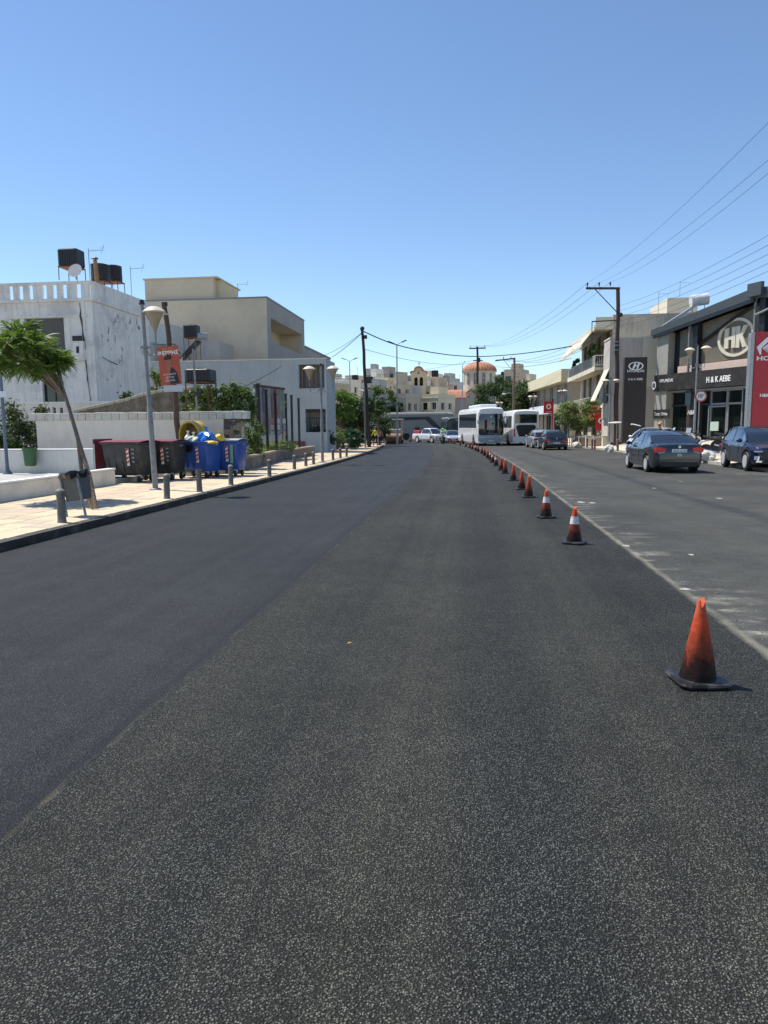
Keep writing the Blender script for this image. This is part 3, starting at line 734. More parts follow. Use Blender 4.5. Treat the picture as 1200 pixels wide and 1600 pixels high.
# rear mass, side walls
b = MB()
def roofz(t_): return za+sl_*min(t_, tb) - max(0, t_-tb)*sl_*.9
b.prism([(0, 0), (TE, 0), (TE, roofz(TE)-.5), (tb, zb-.5), (0, za-.45)], 18, 'xz', 1.6); b.build('rear_volume', conc, hk)
b = MB(); b.b2(0, 2.0*.6, 0, 1.598, 0, za-.42); b.build('corner_pier', conc, hk)
# upper wall panels (with the recess), pieces
t1 = 1.45; wall_top = lambda q: roofz(q)-.55
np_ = 8; q0 = t1
tcol1 = F(1082, 600)[0]; tcol2 = F(1186, 560)[0]
segs = [(1.9, tcol1-.2), (tcol1+.25, (tcol1+tcol2)/2-.01), ((tcol1+tcol2)/2+.01, tcol2-.25), (tcol2+.25, tcol2+4), (tcol2+4.02, TE)]
for (a, c_) in segs:
    MB().prism([(a, BT+.55), (c_, BT+.55), (c_, wall_top(c_)-.1), (a, wall_top(a)-.1)], .25, 'xz', .42).build('cladding_panel', bronze, hk)
MB().b2(1.9, TE, .30, 1.58, BT+.02, BT+.50).build('ledge', pinkc, hk)
MB().b2(1.21, 1.9, .55, .9, BT-.3, za-.45).build('column', navy, hk)
for tc_ in (tcol1, tcol2):
    MB().b2(tc_-.22, tc_+.22, .05, .5, 0, roofz(tc_)-.5).build('column', navy, hk)
    MB().b2(tc_-.5, tc_-.38, -.10, .02, BT-.2, roofz(tc_)-.42).build('column', M('column_grey', (.16, .17, .18), .5), hk)
# curved brace under the eaves
b = MB(); pts = []
for i in range(12):
    f = i/11; tt_ = tcol1+.3+(tcol2-tcol1-.6)*f; pts.append((tt_, .3, BT+1.9+(roofz(tt_)-BT-2.6)*math.sin(f*1.5)))
b.tube(pts, .1, 6); b.build('brace', navy, hk)
# roof
b = MB(); b.prism([(-.5, za-.5*sl_), (tb, zb), (tb, zb-.62), (-.5, za-.5*sl_-.42)], 19.6, 'xz', -.2); b.build('roof', roofg, hk)
b = MB(); b.prism([(tb+.002, zb), (TE, roofz(TE)), (TE, roofz(TE)-.6), (tb+.002, zb-.62)], 19.6, 'xz', -.2); b.build('roof', roofg, hk)
b = MB(); b.b2(tb-.35, tb+.7, -.45, -.21, zb-.55, zb+.22); b.build('roof_cap', roofg, hk)
b = MB(); b.prism([(-.2, za-.47-.2*sl_), (tb, zb-.65), (tb, zb-.85), (-.2, za-.67-.2*sl_)], .12, 'xz', -.25); b.build('eaves_beam', navy, hk)
for (px, py, py2) in ((1183, 464, 470), (1183, 492, 497)):
    tt_, z_ = F(px, py); MB().cyl((tt_, -.12, z_), (tt_+4, -.12, z_+.9), .07, n=8).build('handrail', steel, hk)
# sign band of slabs
x = -.05; k = 0
while x < TE:
    MB().b2(x, x+1.19, -.12, .0, BB, BT).build('sign_slab', bandm, hk); x += 1.2
MB().b2(0, TE, .002, 1.5, BB+.02, BT-.02).build('sign_core', blackm, hk)
# ground floor: concrete part, windows, door
tw = F(1037, 640)[0]
MB().b2(1.21, tw, .15, 1.5, 0, BB).build('side_wall', conc, hk)
MB().b2(0, 1.2, -.01, -.002, 0, BB-.02).build('corner_face', conc, hk)
mull = [tw, F(1073, 640)[0], tcol1+.3, F(1100, 640)[0], F(1126, 640)[0], F(1150, 640)[0], F(1170, 640)[0], 13, 16, TE]
for i in range(len(mull)-1):
    a, c_ = mull[i], mull[i+1]
    f = MB(); f.b2(a+.01, a+.09, .5, .6, 0, BB-.01); f.b2(c_-.09, c_-.01, .5, .6, 0, BB-.01); f.b2(a+.09, c_-.09, .5, .6, BB-.25, BB-.01); f.b2(a+.09, c_-.09, .5, .6, 2.45, 2.58)
    f.b2(a+.09, c_-.09, .5, .6, 0, .12)
    f = f.build('shop_window', steel if i in (3, 4) else frame_d, hk); MB().b2(a+.05, c_-.05, .62, .64, .05, BB-.1).build('pane', M('shop_glass', (.008, .013, .012), .05, spec=.35), f)
tdo = F(1113, 660)[0]
f = MB().b2(tdo-.9, tdo-.82, .42, .48, 0, 2.4).b2(tdo+.82, tdo+.9, .42, .48, 0, 2.4).b2(tdo-.82, tdo+.82, .42, .48, 2.3, 2.4).build('door', steel, hk)
MB().b2(tdo-.62, tdo+.1, .40, .46, .75, 1.35).build('door_poster', M('door_poster', (.45, .55, .48), .6), f)
MB().b2(tw, TE, .05, .49, BB-.16, BB-.04).build('light_rail', steel, hk)
MB().b2(F(1075, 620)[0]-.25, F(1075, 620)[0]+.3, -.02, .1, BB-1.1, BB-.1).build('grey_box', M('slate_box', (.03, .05, .06), .5), hk)
tdk = F(1078, 650)[0]
MB().b2(tdk-.7, tdk-.05, .3, .48, 0, BB-.3).build('dark_panel', M('brown_panel', (.05, .035, .03), .6), hk)
# writing on the band and front
tt_, z_ = F(1122, 592, .14); text('lettering', 'H & K AEBE', .52, signwhite, hk, (tt_, -.125, z_-.18), ext=.03, sx=.80, bold=.010)
tt_, z_ = F(1030, 597, .14); text('lettering', 'HYUNDAI', .33, signwhite, hk, (tt_+.75, -.125, z_-.05), ext=.02, sx=.95)
MB().ring((F(1017, 601)[0]+.50, -.122, F(1017, 603)[1]), .2, .29, .02, sx=.8).build('emblem_ring', signwhite, hk)
tt_, z_ = F(1032, 647, .1); MB().b2(tt_-.85, tt_+.85, -.07, -.012, z_-.32, z_+.32).build('sign_plate', bandm, hk)
text('lettering', 'Test Drive', .36, signwhite, hk, (tt_, -.075, z_-.10), ext=.01, sx=.9)
text('lettering', 'H&K', .42, signwhite, hk, (F(1080, 643)[0], -.03, F(1080, 643)[1]-.2), ext=.01, sx=.8, shear=.4)
# big HK emblem
cream = M('emblem_cream', (.62, .58, .46), .6, var=.08)
te_, ze_ = F(1150, 527, -.35)
em = MB().ring((te_, .40, ze_), 1.03, 1.20, .1, 48, 1.27).build('emblem_ring', cream, hk)
def slab(pts): MB().prism([(te_+a*.95, ze_+b_*.74) for a, b_ in pts], .1, 'xz', .30).build('emblem_letter', cream, hk)
slab([(-.98, -.85), (-.62, -.85), (-.62, -.14), (-.34, -.14), (-.34, -.85), (-.02, -.85), (-.02, .9), (-.34, .9), (-.34, .16), (-.62, .16), (-.62, .85), (-.98, .85)])
slab([(.05, -.9), (.36, -.9), (.36, -.1), (.62, -.9), (1.0, -.9), (.6, .1), (1.0, .9), (.66, .9), (.36, .2), (.36, .9), (.05, .9)])

# pylon sign
pyl = M('pylon_brown', (.030, .022, .020), .6, var=.12)
Yp = 51; pl = thing('pylon_sign', 'tall dark brown car brand pylon with white oval H emblem and lettering', 'sign', (GX(992, Yp, 620), Yp, .2))
hp = ZZ(992, 558, Yp)-.2; wp = GX(1010, Yp)-GX(975, Yp)
MB().b2(-wp/2, wp/2, 0, .5, 0, hp).build('board', pyl, pl, bevel=.02)
zz = ZZ(992, 572, Yp)-.2
MB().ring((0, -.002, zz), .23, .285, .03, 36, 1.75).build('emblem_ring', signwhite, pl)
MB().prism([(-.25, zz-.2), (-.13, zz-.2), (-.05, zz-.04), (.09, zz+.0), (.02, zz-.2), (.14, zz-.2), (.27, zz+.2), (.15, zz+.2), (.09, zz+.07), (-.04, zz+.03), (.02, zz+.2), (-.1, zz+.2)], .03, 'xz', -.034).build('emblem_letter', signwhite, pl)
text('lettering', 'HYUNDAI', .24, signwhite, pl, (0, -.004, ZZ(992, 581.5, Yp)-.2), sx=1.05, bold=.004)
text('lettering', 'H & K AEBE', .2, signwhite, pl, (0, -.004, ZZ(992, 594, Yp)-.2), sx=.95, bold=.003)
# red board with the wing
Yq = 33; x0 = GX(1171, Yq, 590); red = M('sign_red', (.36, .012, .024), .4, var=.05)
rb = thing('red_sign', 'big red motor brand board with a white wing emblem and lettering', 'sign', (x0, Yq, .05))
z1 = ZZ(1175, 519, Yq)-.05; z0 = ZZ(1175, 668, Yq)-.2
MB().b2(.16, 2.35, 0, .4, z0, z1).build('board', red, rb, bevel=.02); MB().b2(0, .158, .02, .38, z0, z1).build('side_panel', steel, rb, bevel=.02)
for x in (.4, 1.9): MB().b2(x, x+.15, .1, .3, -.3, z0-.002).build('leg', steel, rb)
zw = ZZ(1190, 543, Yq)-.05
wing = M('wing_silver', (.70, .71, .73), .35, var=.05)
b = MB(); b.prism([(.22, zw+.02), (.62, zw+.42), (1.6, zw+.62), (1.66, zw+.5), (.72, zw+.28), (.42, zw-.02), (.42, zw-.3), (.36, zw-.3)], .03, 'xz', -.032); b.build('wing_edge', wing, rb)
for i in range(5):
    o_ = i*.115; MB().prism([(.46+o_*.6, zw-.02-o_*.45), (.80+o_*.4, zw+.22-o_), (1.62, zw+.42-o_*1.25), (1.62, zw+.35-o_*1.25), (.86+o_*.4, zw+.14-o_), (.54+o_*.6, zw-.12-o_*.45)], .03, 'xz', -.032).build('wing_feather', wing, rb)
text('lettering', 'HONDA', .25, wing, rb, (.24, -.006, ZZ(1190, 563, Yq)-.05), sx=1.45, bold=.008, align='LEFT')
text('lettering', 'H&K AEBE', .19, signwhite, rb, (.46, -.006, ZZ(1190, 620, Yq)-.05), sx=1.05, bold=.006, align='LEFT')

# solar heater over the showroom roof + aerials + camera box
t = thing('solar_heater', 'white barrel solar heater with sloping panel above the showroom roof', 'solar heater', U(1095, 488, 56)+Vector((0, 0, -.3)))
zz = ZZ(1095, 468, 56)-t.location.z
MB().cyl((-.75, 0, zz-.1), (.45, .0, zz+.05), .42, n=20).build('boiler', M('boiler_white', (.62, .62, .6), .4), t, smooth=True)
MB().prism([(-3.2, -.9), (-3.1, -1.0), (-.3, zz-.45), (-.35, zz-.3)], 1.2, 'xz', -.5).build('panel', M('panel_frame', (.36, .38, .38), .4), t)
for x in (-.6, .25): MB().cyl((x, 0, zz-.3), (x, 0, -1.2), .03, n=5).build('leg', steel, t)
aerial(1028, 456, 500, 66, 'white antenna mast left on the roof of the weathered apartment block'); aerial(1062, 440, 462, 72, 'white antenna mast right on the roof of the weathered apartment block', 1)

# ---- weathered balcony block
Yk = 60; kx0 = GX(955, Yk, 600); kx1 = kx0+12
wth = M('weathered_render', (.46, .42, .35), .9, var=.14, vs=.8, bump=.2, bs=12, streak=.45, dirt=(.20, .18, .16), dirtamt=.4, dirts=.6)
lcream = M('pale_cream_render', (.66, .60, .46), .9, var=.06, vs=.8, streak=.15)
kz = ZZ(985, 491, Yk); kz0 = .1
ops = []
for fl in (3.5, 6.8):
    for y in (1.2, 5.2, 9.4, 12.6): ops.append((y, y+1.8, fl+.1, fl+2.4, 'n'))
for y in (1.0, 6.0, 11): ops.append((y, y+3, .2, 2.5, 'g'))
t, W, D, H = house('weathered three-storey apartment block with long balconies and cream awnings', kx0, kx1, Yk, 76, kz0, kz, wth, left=ops, dep=.2, name='apartment_building', cat='building')
def balcony(yA, yB, z, out, rail=True, up=.95):
    s_ = MB().b2(-W/2-out, -W/2-.003, yA, yB, z-.2, z).build('balcony', lcream, t)
    MB().b2(-W/2-out-.05, -W/2-out-.002, yA-.05, yB+.05, z-.28, z+.12).build('slab_edge', lcream, s_)
    if rail:
        for a, c_ in (((-W/2-out, yA), (-W/2-out, yB)), ((-W/2-out, yA), (-W/2, yA))):
            r_ = MB(); r_.cyl((*a, z+up), (*c_, z+up), .035, n=6); r_.cyl((*a, z+.2), (*c_, z+.2), .02, n=6)
            n_ = int((Vector(c_)-Vector(a)).length/.16)
            for i in range(n_+1):
                p = Vector(a).lerp(Vector(c_), i/max(1, n_)); r_.cyl((p.x, p.y, z+.12), (p.x, p.y, z+up), .014, n=4)
            o = r_.build('railing', M('railing_cream', (.60, .57, .48), .5), s_); o['kind'] = 'stuff'
    return s_
bz_ = ZZ(935, 574, Yk)-kz0
balcony(-D/2-.0, D/2, bz_, 1.3); balcony(-D/2+5, D/2, bz_-3.2, .9)
balcony(-D/2, D/2, bz_+3.2, 1.4, False)
MB().b2(-W/2-1.3, -W/2+2.5, -D/2+.3, -D/2+.5, bz_+3.202, bz_+4.0).build('roof_parapet', lcream, t)
awn = M('cream_awning', (.62, .58, .46), .85, var=.08)
for i, (yA, yB) in enumerate(((-D/2+1.5, -D/2+7), (-D/2+7.3, D/2-.2))):
    MB().prism([(-W/2-1.42, bz_+3.0), (-W/2-2.2, bz_+2.0), (-W/2-2.2, bz_+1.75), (-W/2-2.16, bz_+1.75), (-W/2-2.14, bz_+1.98), (-W/2-1.38, bz_+2.96)], yB-yA, 'xz', yA).build('awning', awn, t)
# lower near wing with steep awning
t_ = thing('apartment_wing', 'pale lower wing with a steep cream awning and shuttered window beside the pylon', 'building', (GX(985, 57, 600)+.35, 58.2, .1))
MB().b2(-1.9, 2.2, -1.0, 1.6, 0, ZZ(985, 528, 57)-.1).build('wall', M('pale_pink_render', (.50, .45, .40), .9, var=.08, streak=.2), t_)
MB().b2(-1.95, 2.25, -1.05, 1.65, ZZ(985, 528, 57)-.098, ZZ(985, 528, 57)).build('roof', lcream, t_)
MB().b2(.5, 2.18, -1.06, -1.002, 4.2, 7.9).build('bright_panel', lcream, t_)
MB().prism([(-1.91, 5.6), (-1.91, 5.65), (-2.9, 3.3), (-2.9, 3.22)], 2.2, 'xz', -.95).build('awning', awn, t_)
MB().b2(-1.97, -1.902, -.8, 1.2, 3.1, 5.4).build('shutter', frame_d, t_)
MB().b2(-1.97, -1.902, -.9, 1.4, 1.9, 3.0).build('balcony_panel', lcream, t_)
# bright upper rooms
house('bright cream roof room behind the showroom roof', GX(1038, 68, 470), GX(1085, 68, 470), 67, 73, 6, ZZ(1060, 468, 68), M('sunny_cream', (.60, .54, .42), .9, var=.05), name='roof_room', cat='house')
house('small white roof room left behind the showroom roof', GX(1000, 62, 500), GX(1030, 62, 500), 61, 66, 6, ZZ(1010, 500, 62), lcream, name='roof_room', cat='house')
# ---- two-storey yellow building with shop
Yv = 80; vz = ZZ(876, 577, Yv); vx0 = GX(880, Yv, 600)
yel = M('pale_yellow_render', (.62, .56, .38), .9, var=.06, vs=.7, streak=.12); beig = M('beige_render', (.40, .35, .27), .9, var=.08)
ops = [(2, 3.6, 4.1, 6.2, 'w'), (6, 8, 4.1, 6.4, 'c'), (11, 13, 4.1, 6.4, 'w'), (16, 18, 4.1, 6.4, 'c'), (21, 23, 4.1, 6.4, 'w'), (1, 4.5, .3, 2.8, 'g'), (5.5, 10, .3, 2.8, 'g'), (12, 16, .3, 2.8, 'g')]
t, W, D, H = house('pale yellow two-storey building with flat overhanging roof above a white shop band', vx0, vx0+9, Yv, 106, -.2, vz-1.3, beig, left=ops, rz=R(3.4), dep=.25, name='shop_building', cat='building')
MB().b2(-W/2-1.1, W/2, -D/2-.3, D/2+.3, H+.002, H+1.3).build('roof', yel, t)
MB().b2(-W/2-1.15, -W/2-.9, -D/2+7, D/2, 2.95, 4.0).build('shop_band', M('shop_band_white', (.74, .76, .78), .5, var=.05), t)
MB().b2(-W/2-1.15, -W/2-.003, -D/2+.2, D/2, 2.90, 2.948).build('canopy', M('canopy_blue', (.06, .08, .13), .5), t)
for i in range(6): MB().b2(-W/2-.12, -W/2-.003, -D/2+.3+i*4.2, -D/2+.7+i*4.2, 0, 2.9).build('pilaster', M('canopy_blue', (0, 0, 0)), t)
for i in range(12): MB().cyl((-W/2-1.1, -D/2+7.1+i*1.6, 4.0), (-W/2-1.1, -D/2+7.1+i*1.6, 4.75), .02, n=5).build('rail_post', ironm, t)
MB().cyl((-W/2-1.1, -D/2+7.1, 4.75), (-W/2-1.1, D/2, 4.75), .03, n=6).build('handrail', ironm, t)
# red square shop sign on a post
Ys = 72; sg = thing('shop_sign', 'square red shop sign with a white ring emblem on a post', 'sign', (GX(857, Ys, 640), Ys, -.2))
zc = ZZ(857, 637, Ys)+.2; hw = .47; sred = M('shop_sign_red', (.55, .01, .015), .35, var=.03)
MB().b2(-hw, hw, -.1, .1, zc-.55, zc+.62).build('board', sred, sg)
MB().ring((0, -.102, zc+.1), .13, .25, .01, 28).build('emblem_ring', signwhite, sg)
MB().prism([(-.02, zc+.34), (.14, zc+.40), (.10, zc+.30), (.07, zc+.24)], .02, 'xz', -.125).build('emblem_tail', signwhite, sg)
text('lettering', 'vodafone', .17, signwhite, sg, (0, -.104, zc-.46), bold=.003)
MB().b2(.32, .44, -.05, .05, 0, zc-.552).build('post', sred, sg); MB().b2(.3, .46, -.05, .05, zc+.622, zc+.85).build('cap', blackm, sg)
sg = thing('small_red_sign', 'small red banner sign with white marks beside the bushy shrub', 'sign', (GX(941, 60, 660), 60, .1))
MB().b2(-.5, .35, -.05, .05, .9, 2.3).build('board', sred, sg); MB().cyl((.4, 0, 0), (.4, 0, 2.5), .03, n=6).build('post', steel, sg); MB().ring((-.1, -.052, 1.7), .12, .24, .01, 20).build('emblem_ring', signwhite, sg)
sg = thing('shop_awning', 'white rounded café awning over dark doorway by the wooden pole', 'awning', (GX(950, 60, 640), 59.6, .1))
MB().prism([(-.6, 2.75), (-.5, 3.0), (-.2, 3.15), (.9, 3.2), (.9, 2.75)], 1.0, 'xz', -.6).build('cover', white, sg); MB().b2(-.1, .9, .12, .2, 0, 2.6).build('dark_doorway', blackm, sg)

# ---------------------------------------------------------------- traffic cones
cm_plain = cone_material('dirty_orange_cone', False)
band_m = M('cone_band', (.66, .64, .60), .5, var=.2, vs=20, dirt=(.2, .15, .12), dirts=9, dirtamt=.6)
base_m = M('cone_base_rubber', (.016, .016, .017), .42, spec=.3, var=.4, vs=10, dirt=(.12, .115, .11), dirts=5, dirtamt=.55)
def make_cone(loc, rz, h, band, label, group, squash=0.0, detail=True):
    t = thing('traffic_cone', label, 'traffic cone', loc, rz, group)
    rs = random.Random(int(abs(loc[0]*100)+loc[1]*7)); n = 24 if detail else 14
    s_ = h/.52
    def body(z0, z1, steps, off=0):
        secs = []
        for k in range(steps+1):
            z = z0+(z1-z0)*k/steps; r = (.118-(.118-.022)*(z/.52))+off; q = []
            for i in range(n):
                a = 2*math.pi*i/n; rr = r*(1+.018*math.sin(3*a+z*9)+.012*math.sin(5*a-z*23))+(.0025 if abs(z-.23) < .012 or abs(z-.36) < .012 else 0)
                zt = z
                if z > .505: zt = z+.016*math.sin(a*2+1)+.012*math.sin(a*5)-(.035 if 1 < a < 1.9 or 4.2 < a < 4.7 else 0)
                q.append((rr*math.cos(a)*s_+squash*z*z, rr*math.sin(a)*s_, zt*s_))
            secs.append(q)
        return secs
    b = MB(); b.loft(body(.02, .52, 12)); o = b.build('cone_body', cm_plain, t, smooth=True)
    if band:
        b = MB(); b.loft(body(.29, .40, 3, .004), caps=False); b.build('reflective_band', band_m, t, smooth=True)
    b = MB(); bh = .156*s_; pts = []
    for cx_, cy_, a0 in ((bh-.05, bh-.05, 0), (-bh+.05, bh-.05, 90), (-bh+.05, -bh+.05, 180), (bh-.05, -bh+.05, 270)):
        for k in range(4): a = R(a0+k*30); pts.append((cx_+.05*math.cos(a), cy_+.05*math.sin(a)))
    secs = []
    for z, f in ((.0, 1.0), (.012, 1.02), (.026, .97), (.03, .80), (.036, .72)):
        secs.append([(x*f, y*f, z+.0*abs(x)+(.022*max(0, (abs(x)+abs(y))/(2*bh)-.7)/.3 if f > .9 else 0)) for x, y in pts])
    b.loft(secs); b.build('base', base_m, t, smooth=True)
    return t
def gp(px, py, dz=0):            # the spot on the street seen at a pixel
    d = ray(px, py); tt = 1.0
    for _ in range(60):
        p = Vector((0, 0, CAMH))+d*tt; tt = .5*tt+.5*(g(max(0, p.y))+dz-CAMH)/d.z
    p = Vector((0, 0, CAMH))+d*tt; p.z = g(p.y)+dz; return p
cones = [(1090, 1066, 0, .52), (897, 849, 1, .50), (853, 809, 1, .50), (826, 777, 0, .50), (815, 765, 0, .50), (802, 751, 0, .5), (789, 740, 0, .5), (783, 735, 0, .48), (775, 728, 1, .5),
 (769.5, 723, 1, .5), (766, 719, 1, .5), (762, 716, 0, .5), (757, 712, 0, .5), (753, 709, 0, .5), (747, 706, 0, .5), (743, 704, 1, .5), (738, 702, 0, .5), (734, 699.8, 0, .5), (728, 698, 0, .5), (719, 695.6, 0, .5),
 (710, 694, 0, .5), (705.5, 693.2, 0, .5), (700.5, 692.8, 0, .5), (693, 692.2, 1, .6), (641, 690.5, 0, .75), (657, 690.5, 0, .7)]
cl = ['blackened orange cone with a torn tip, nearest to the camera', 'orange cone with broad white band, second from the camera', 'orange cone with white band and black base, third from the camera', 'dirty orange cone without band, fourth from the camera, partly before the fifth', 'dirty orange cone without band, fifth from the camera',
 'orange cone standing alone on a pale base, sixth from the camera', 'bright orange cone on pale base, seventh from the camera', 'dark smaller cone just behind the seventh, eighth from the camera', 'cone with white band on blackened foot, ninth from the camera', 'cone with white band, tenth from the camera', 'cone with white band, eleventh from the camera']
for i, (px, py, bd, h) in enumerate(cones):
    p = gp(px, py)
    if i < len(cl): lab = cl[i]
    elif i >= 24: lab = ('tall orange cone left of the white pickup', 'orange cone in front of the red side of the pickup')[i-24]
    elif i == 23: lab = 'white banded cone farthest along the curving row'
    elif bd: lab = 'far white banded cone in the curving row before the white coach'
    else: lab = '%s cone from the camera, small plain orange one in the curving row' % {11: 'twelfth', 12: 'thirteenth', 13: 'fourteenth', 14: 'fifteenth', 16: 'seventeenth', 17: 'eighteenth', 18: 'nineteenth', 19: 'twentieth', 20: 'twenty-first', 21: 'twenty-second', 22: 'twenty-third'}[i]
    make_cone(p, random.uniform(-.3, .3) if i else R(7), h, bd, lab, 'cones along the joint of the new asphalt', squash=-.0 if i else .0, detail=i < 9)

# ---------------------------------------------------------------- bollards
bolm = M('bollard_grey', (.14, .135, .12), .7, var=.3, vs=10, dirt=(.30, .26, .20), dirts=4, dirtamt=.5)
bolr = M('bollard_brown', (.20, .10, .07), .7, var=.3, vs=10)
def make_bollard(mt, h=.56):
    t = thing('bollard', '-', 'bollard')
    MB().lathe([(.075, 0), (.075, .02), (.068, .03), (.067, h*.78)], n=14).build('post', mt, t, smooth=True)
    MB().lathe([(.072, h*.78+.002), (.075, h*.8), (.075, h*.84), (.069, h*.85), (.069, h*.88), (.075, h*.89), (.075, h*.93), (.05, h*.985), (.02, h)], n=14).build('ringed_head', mt, t, smooth=True)
    return t
pr = make_bollard(bolm); pr2 = make_bollard(bolr)
bl = [(97, 816), (261, 779), (312, 768), (361, 757.5), (421, 744), (460, 733.5), (478, 728.5), (490, 725.5), (520.5, 719), (532, 716), (541.5, 713.5)]
bll = ['grey bollard in front of the leaning litter bin, nearest on the left', 'grey bollard right of the tall lamp post by the dark bins', 'grey bollard in front of the left blue bin', 'grey bollard in front of the right blue bin',
 'grey bollard by the corner of the stone wall', 'grey bollard before the middle of the planted low wall', 'grey bollard second before the planted low wall', 'grey bollard third along the planted low wall', 'grey bollard right of the double lamp post', 'grey bollard in front of the dark green bush, left one', 'grey bollard in front of the dark green bush, right one']
for i, (px, py) in enumerate(bl):
    c_ = pr if i == 0 else copy_tree(pr); p = gp(px, py, .12); c_.location = p; c_['label'] = bll[i]; c_['group'] = 'bollards along the left kerb'; c_.rotation_euler = (random.uniform(-.03, .03), random.uniform(-.03, .03), 0)
rl = [(965, 704.5), (929, 703), (925, 702), (917, 699), (906, 697.5), (895, 696)]
rll = ['brown bollard right of the wooden pole with the tape', 'brown bollard left of the lamp post, front of a close pair', 'brown bollard left of the lamp post, rear of a close pair', 'brown bollard before the planters', 'brown bollard by the pale sacks at the right kerb', 'brown bollard farthest along the right kerb']
for i, (px, py) in enumerate(rl):
    c_ = pr2 if i == 0 else copy_tree(pr2); p = gp(px, py, .13); c_.location = p; c_['label'] = rll[i]; c_['group'] = 'bollards along the right kerb'; c_.scale = (1.1, 1.1, 1.35)

# ---------------------------------------------------------------- lamp posts with mushroom heads
lampwhite = M('lamp_dome', (.58, .54, .44), .5, var=.08); lampcone = M('lamp_cone', (.34, .28, .20), .5, var=.15, vs=5)
def lamp(loc, h, heads, label, post_top=.35, grp='lamp posts with mushroom heads', s_=1.0, lean=(0, 0)):
    t = thing('street_lamp', label, 'street lamp', loc, 0, grp); t.rotation_euler = (lean[0], lean[1], 0)
    MB().lathe([(.11, 0), (.11, .03), (.070, .04), (.066, h*.45), (.052, h*.46), (.046, h)], n=14).build('post', postgrey, t, smooth=True)
    MB().lathe([(.15, 0), (.15, .02), (.12, .04)], n=14).build('foot', postgrey, t)
    MB().cyl((0, 0, h+.001), (0, 0, h+.12), .075, .05, n=10).build('cap', ironm, t)
    for (dx, dy) in heads:
        L = math.hypot(dx, dy); ux_, uy_ = dx/L, dy/L; zh = h-post_top
        pts = [(0, 0, zh-.95), (ux_*L*.35, uy_*L*.35, zh-1.15), (ux_*L*.9, uy_*L*.9, zh-1.12), (ux_*L, uy_*L, zh-.8), (ux_*L, uy_*L, zh-.57)]
        b = MB().tube(pts, .022, 6); a = b.build('arm', postgrey, t, smooth=True)
        hd = MB().lathe([(.04, -.58), (.05, -.52), (.11, -.36), (.215, -.13), (.225, -.10)], (dx, dy, zh), 18).build('lamp_cone', lampcone, t, smooth=True)
        MB().lathe([(.285, -.10), (.29, -.075), (.225, -.01), (.12, .045), (.03, .065)], (dx, dy, zh), 20).build('lamp_dome', lampwhite, hd, smooth=True)
    MB().box((0, 0, h-post_top-.95), (.17, .17, .05)).build('collar', postgrey, t)
    return t
p = gp(243, 765, .12); lamp(p, ZZ(222, 476, p.y)-p.z, [(.25, .10)], 'tall lamp post with a single mushroom head beside the dark bins', .1, lean=(0, R(-1.5)))
p = gp(504, 722, .12); hh = ZZ(499, 572, p.y)-p.z; lamp(p, hh, [(-.55, .0), (.55, .1)], 'lamp post with two mushroom heads on the left pavement', .05)
Yl = 44; p = Vector((GX(1084, Yl, 690), Yl, ZZ(1084, 690, Yl))); lamp(p, ZZ(1090, 541, Yl)-p.z, [(-.30, .5), (.34, -.4)], 'lamp post with two mushroom heads in front of the showroom', .08)
for (px, top, base, Y, hs, lab) in ((951, 592, 697, 56, [(-.3, .3), (.45, 0)], 'lamp post with mushroom heads between shrub and wooden pole'), (877, 609, 690, 68, [(-.1, .4), (.2, 0)], 'lamp post right of the red square sign'),
                                  (832, 618, 688, 82, [(.2, .2), (-.3, 0)], 'lamp post behind the second coach'), (780, 628, 680, 96, [(.2, .2), (-.3, 0)], 'lamp post before the dark trees, between the coaches')):
    p = Vector((GX(px, Y, base), Y, g(Y)+.12)); lamp(p, ZZ(px, top, Y)-p.z, hs, lab, .05)
# thin twin-arm street lights
def mast(px, top, Y, base, arms, label, lean=.0):
    p = Vector((GX(px, Y, 690), Y, base)); h = ZZ(px, top, Y)-base; t = thing('street_light', label, 'street light', p)
    MB().lathe([(.11, 0), (.09, h*.4), (.055, h)], n=10).build('mast', steel, t, smooth=True)
    for (dx, dz) in arms:
        MB().cyl((0, 0, h-.05), (dx*.6, 0, h+dz*.7), .035, n=6).build('arm', steel, t)
        MB().box((dx, 0, h+dz), (abs(dx)*.75, .22, .09), ry=-math.atan2(dz, dx) if dx > 0 else math.atan2(dz, -dx)).build('lamp_head', ironm, t)
    return t
mast(621, 538, 75, -.4, [(-.7, .25), (.75, .3)], 'tall thin twin street light before the bell tower')
mast(548, 564, 95, -.5, [(-.8, .3), (.8, .3)], 'tall thin twin street light above the left trees')
mast(722, 571, 120, -.5, [(.35, .6)], 'slim single lamp mast in front of the church dome')
mast(774, 620, 92, -.5, [(.02, .05)], 'short bare metal pole between the coaches')

# ---------------------------------------------------------------- wooden poles and wires
def wpole(pt, pb, r0, r1, label, mt=wood, group=None):
    t = thing('utility_pole', label, 'utility pole', pb, 0, 'wooden utility poles'); v = Vector(pt)-Vector(pb)
    b = MB(); n = 10; pts = [v*(i/n)+Vector((.03*math.sin(i*1.7), 0, 0)) for i in range(n+1)]; pts[0] = v*(-.02)
    b.tube(pts, [r0+(r1-r0)*i/n for i in range(n+1)], 12); b.build('pole', mt, t, smooth=True); return t, v
def insulators(t, pts, s_=1.0):
    for q in pts: MB().lathe([(.03, 0), (.03, .1), (.07, .12), (.05, .2), (.075, .22), (.05, .3), (.02, .34)], q, 8).build('insulator', M('insulator', (.05, .04, .045), .3), t)
Yd = 56; pb = Vector((GX(962, Yd, 695), Yd, g(Yd)+.1)); pt = Vector(U(966, 449, Yd)); PR_T = pt
t, v = wpole(pt, pb, .19, .14, 'tall square-topped utility pole with a crossarm reaching left, by the pylon sign', M('pole_brown', (.075, .05, .042), .8, var=.3, vs=6, streak=.4))
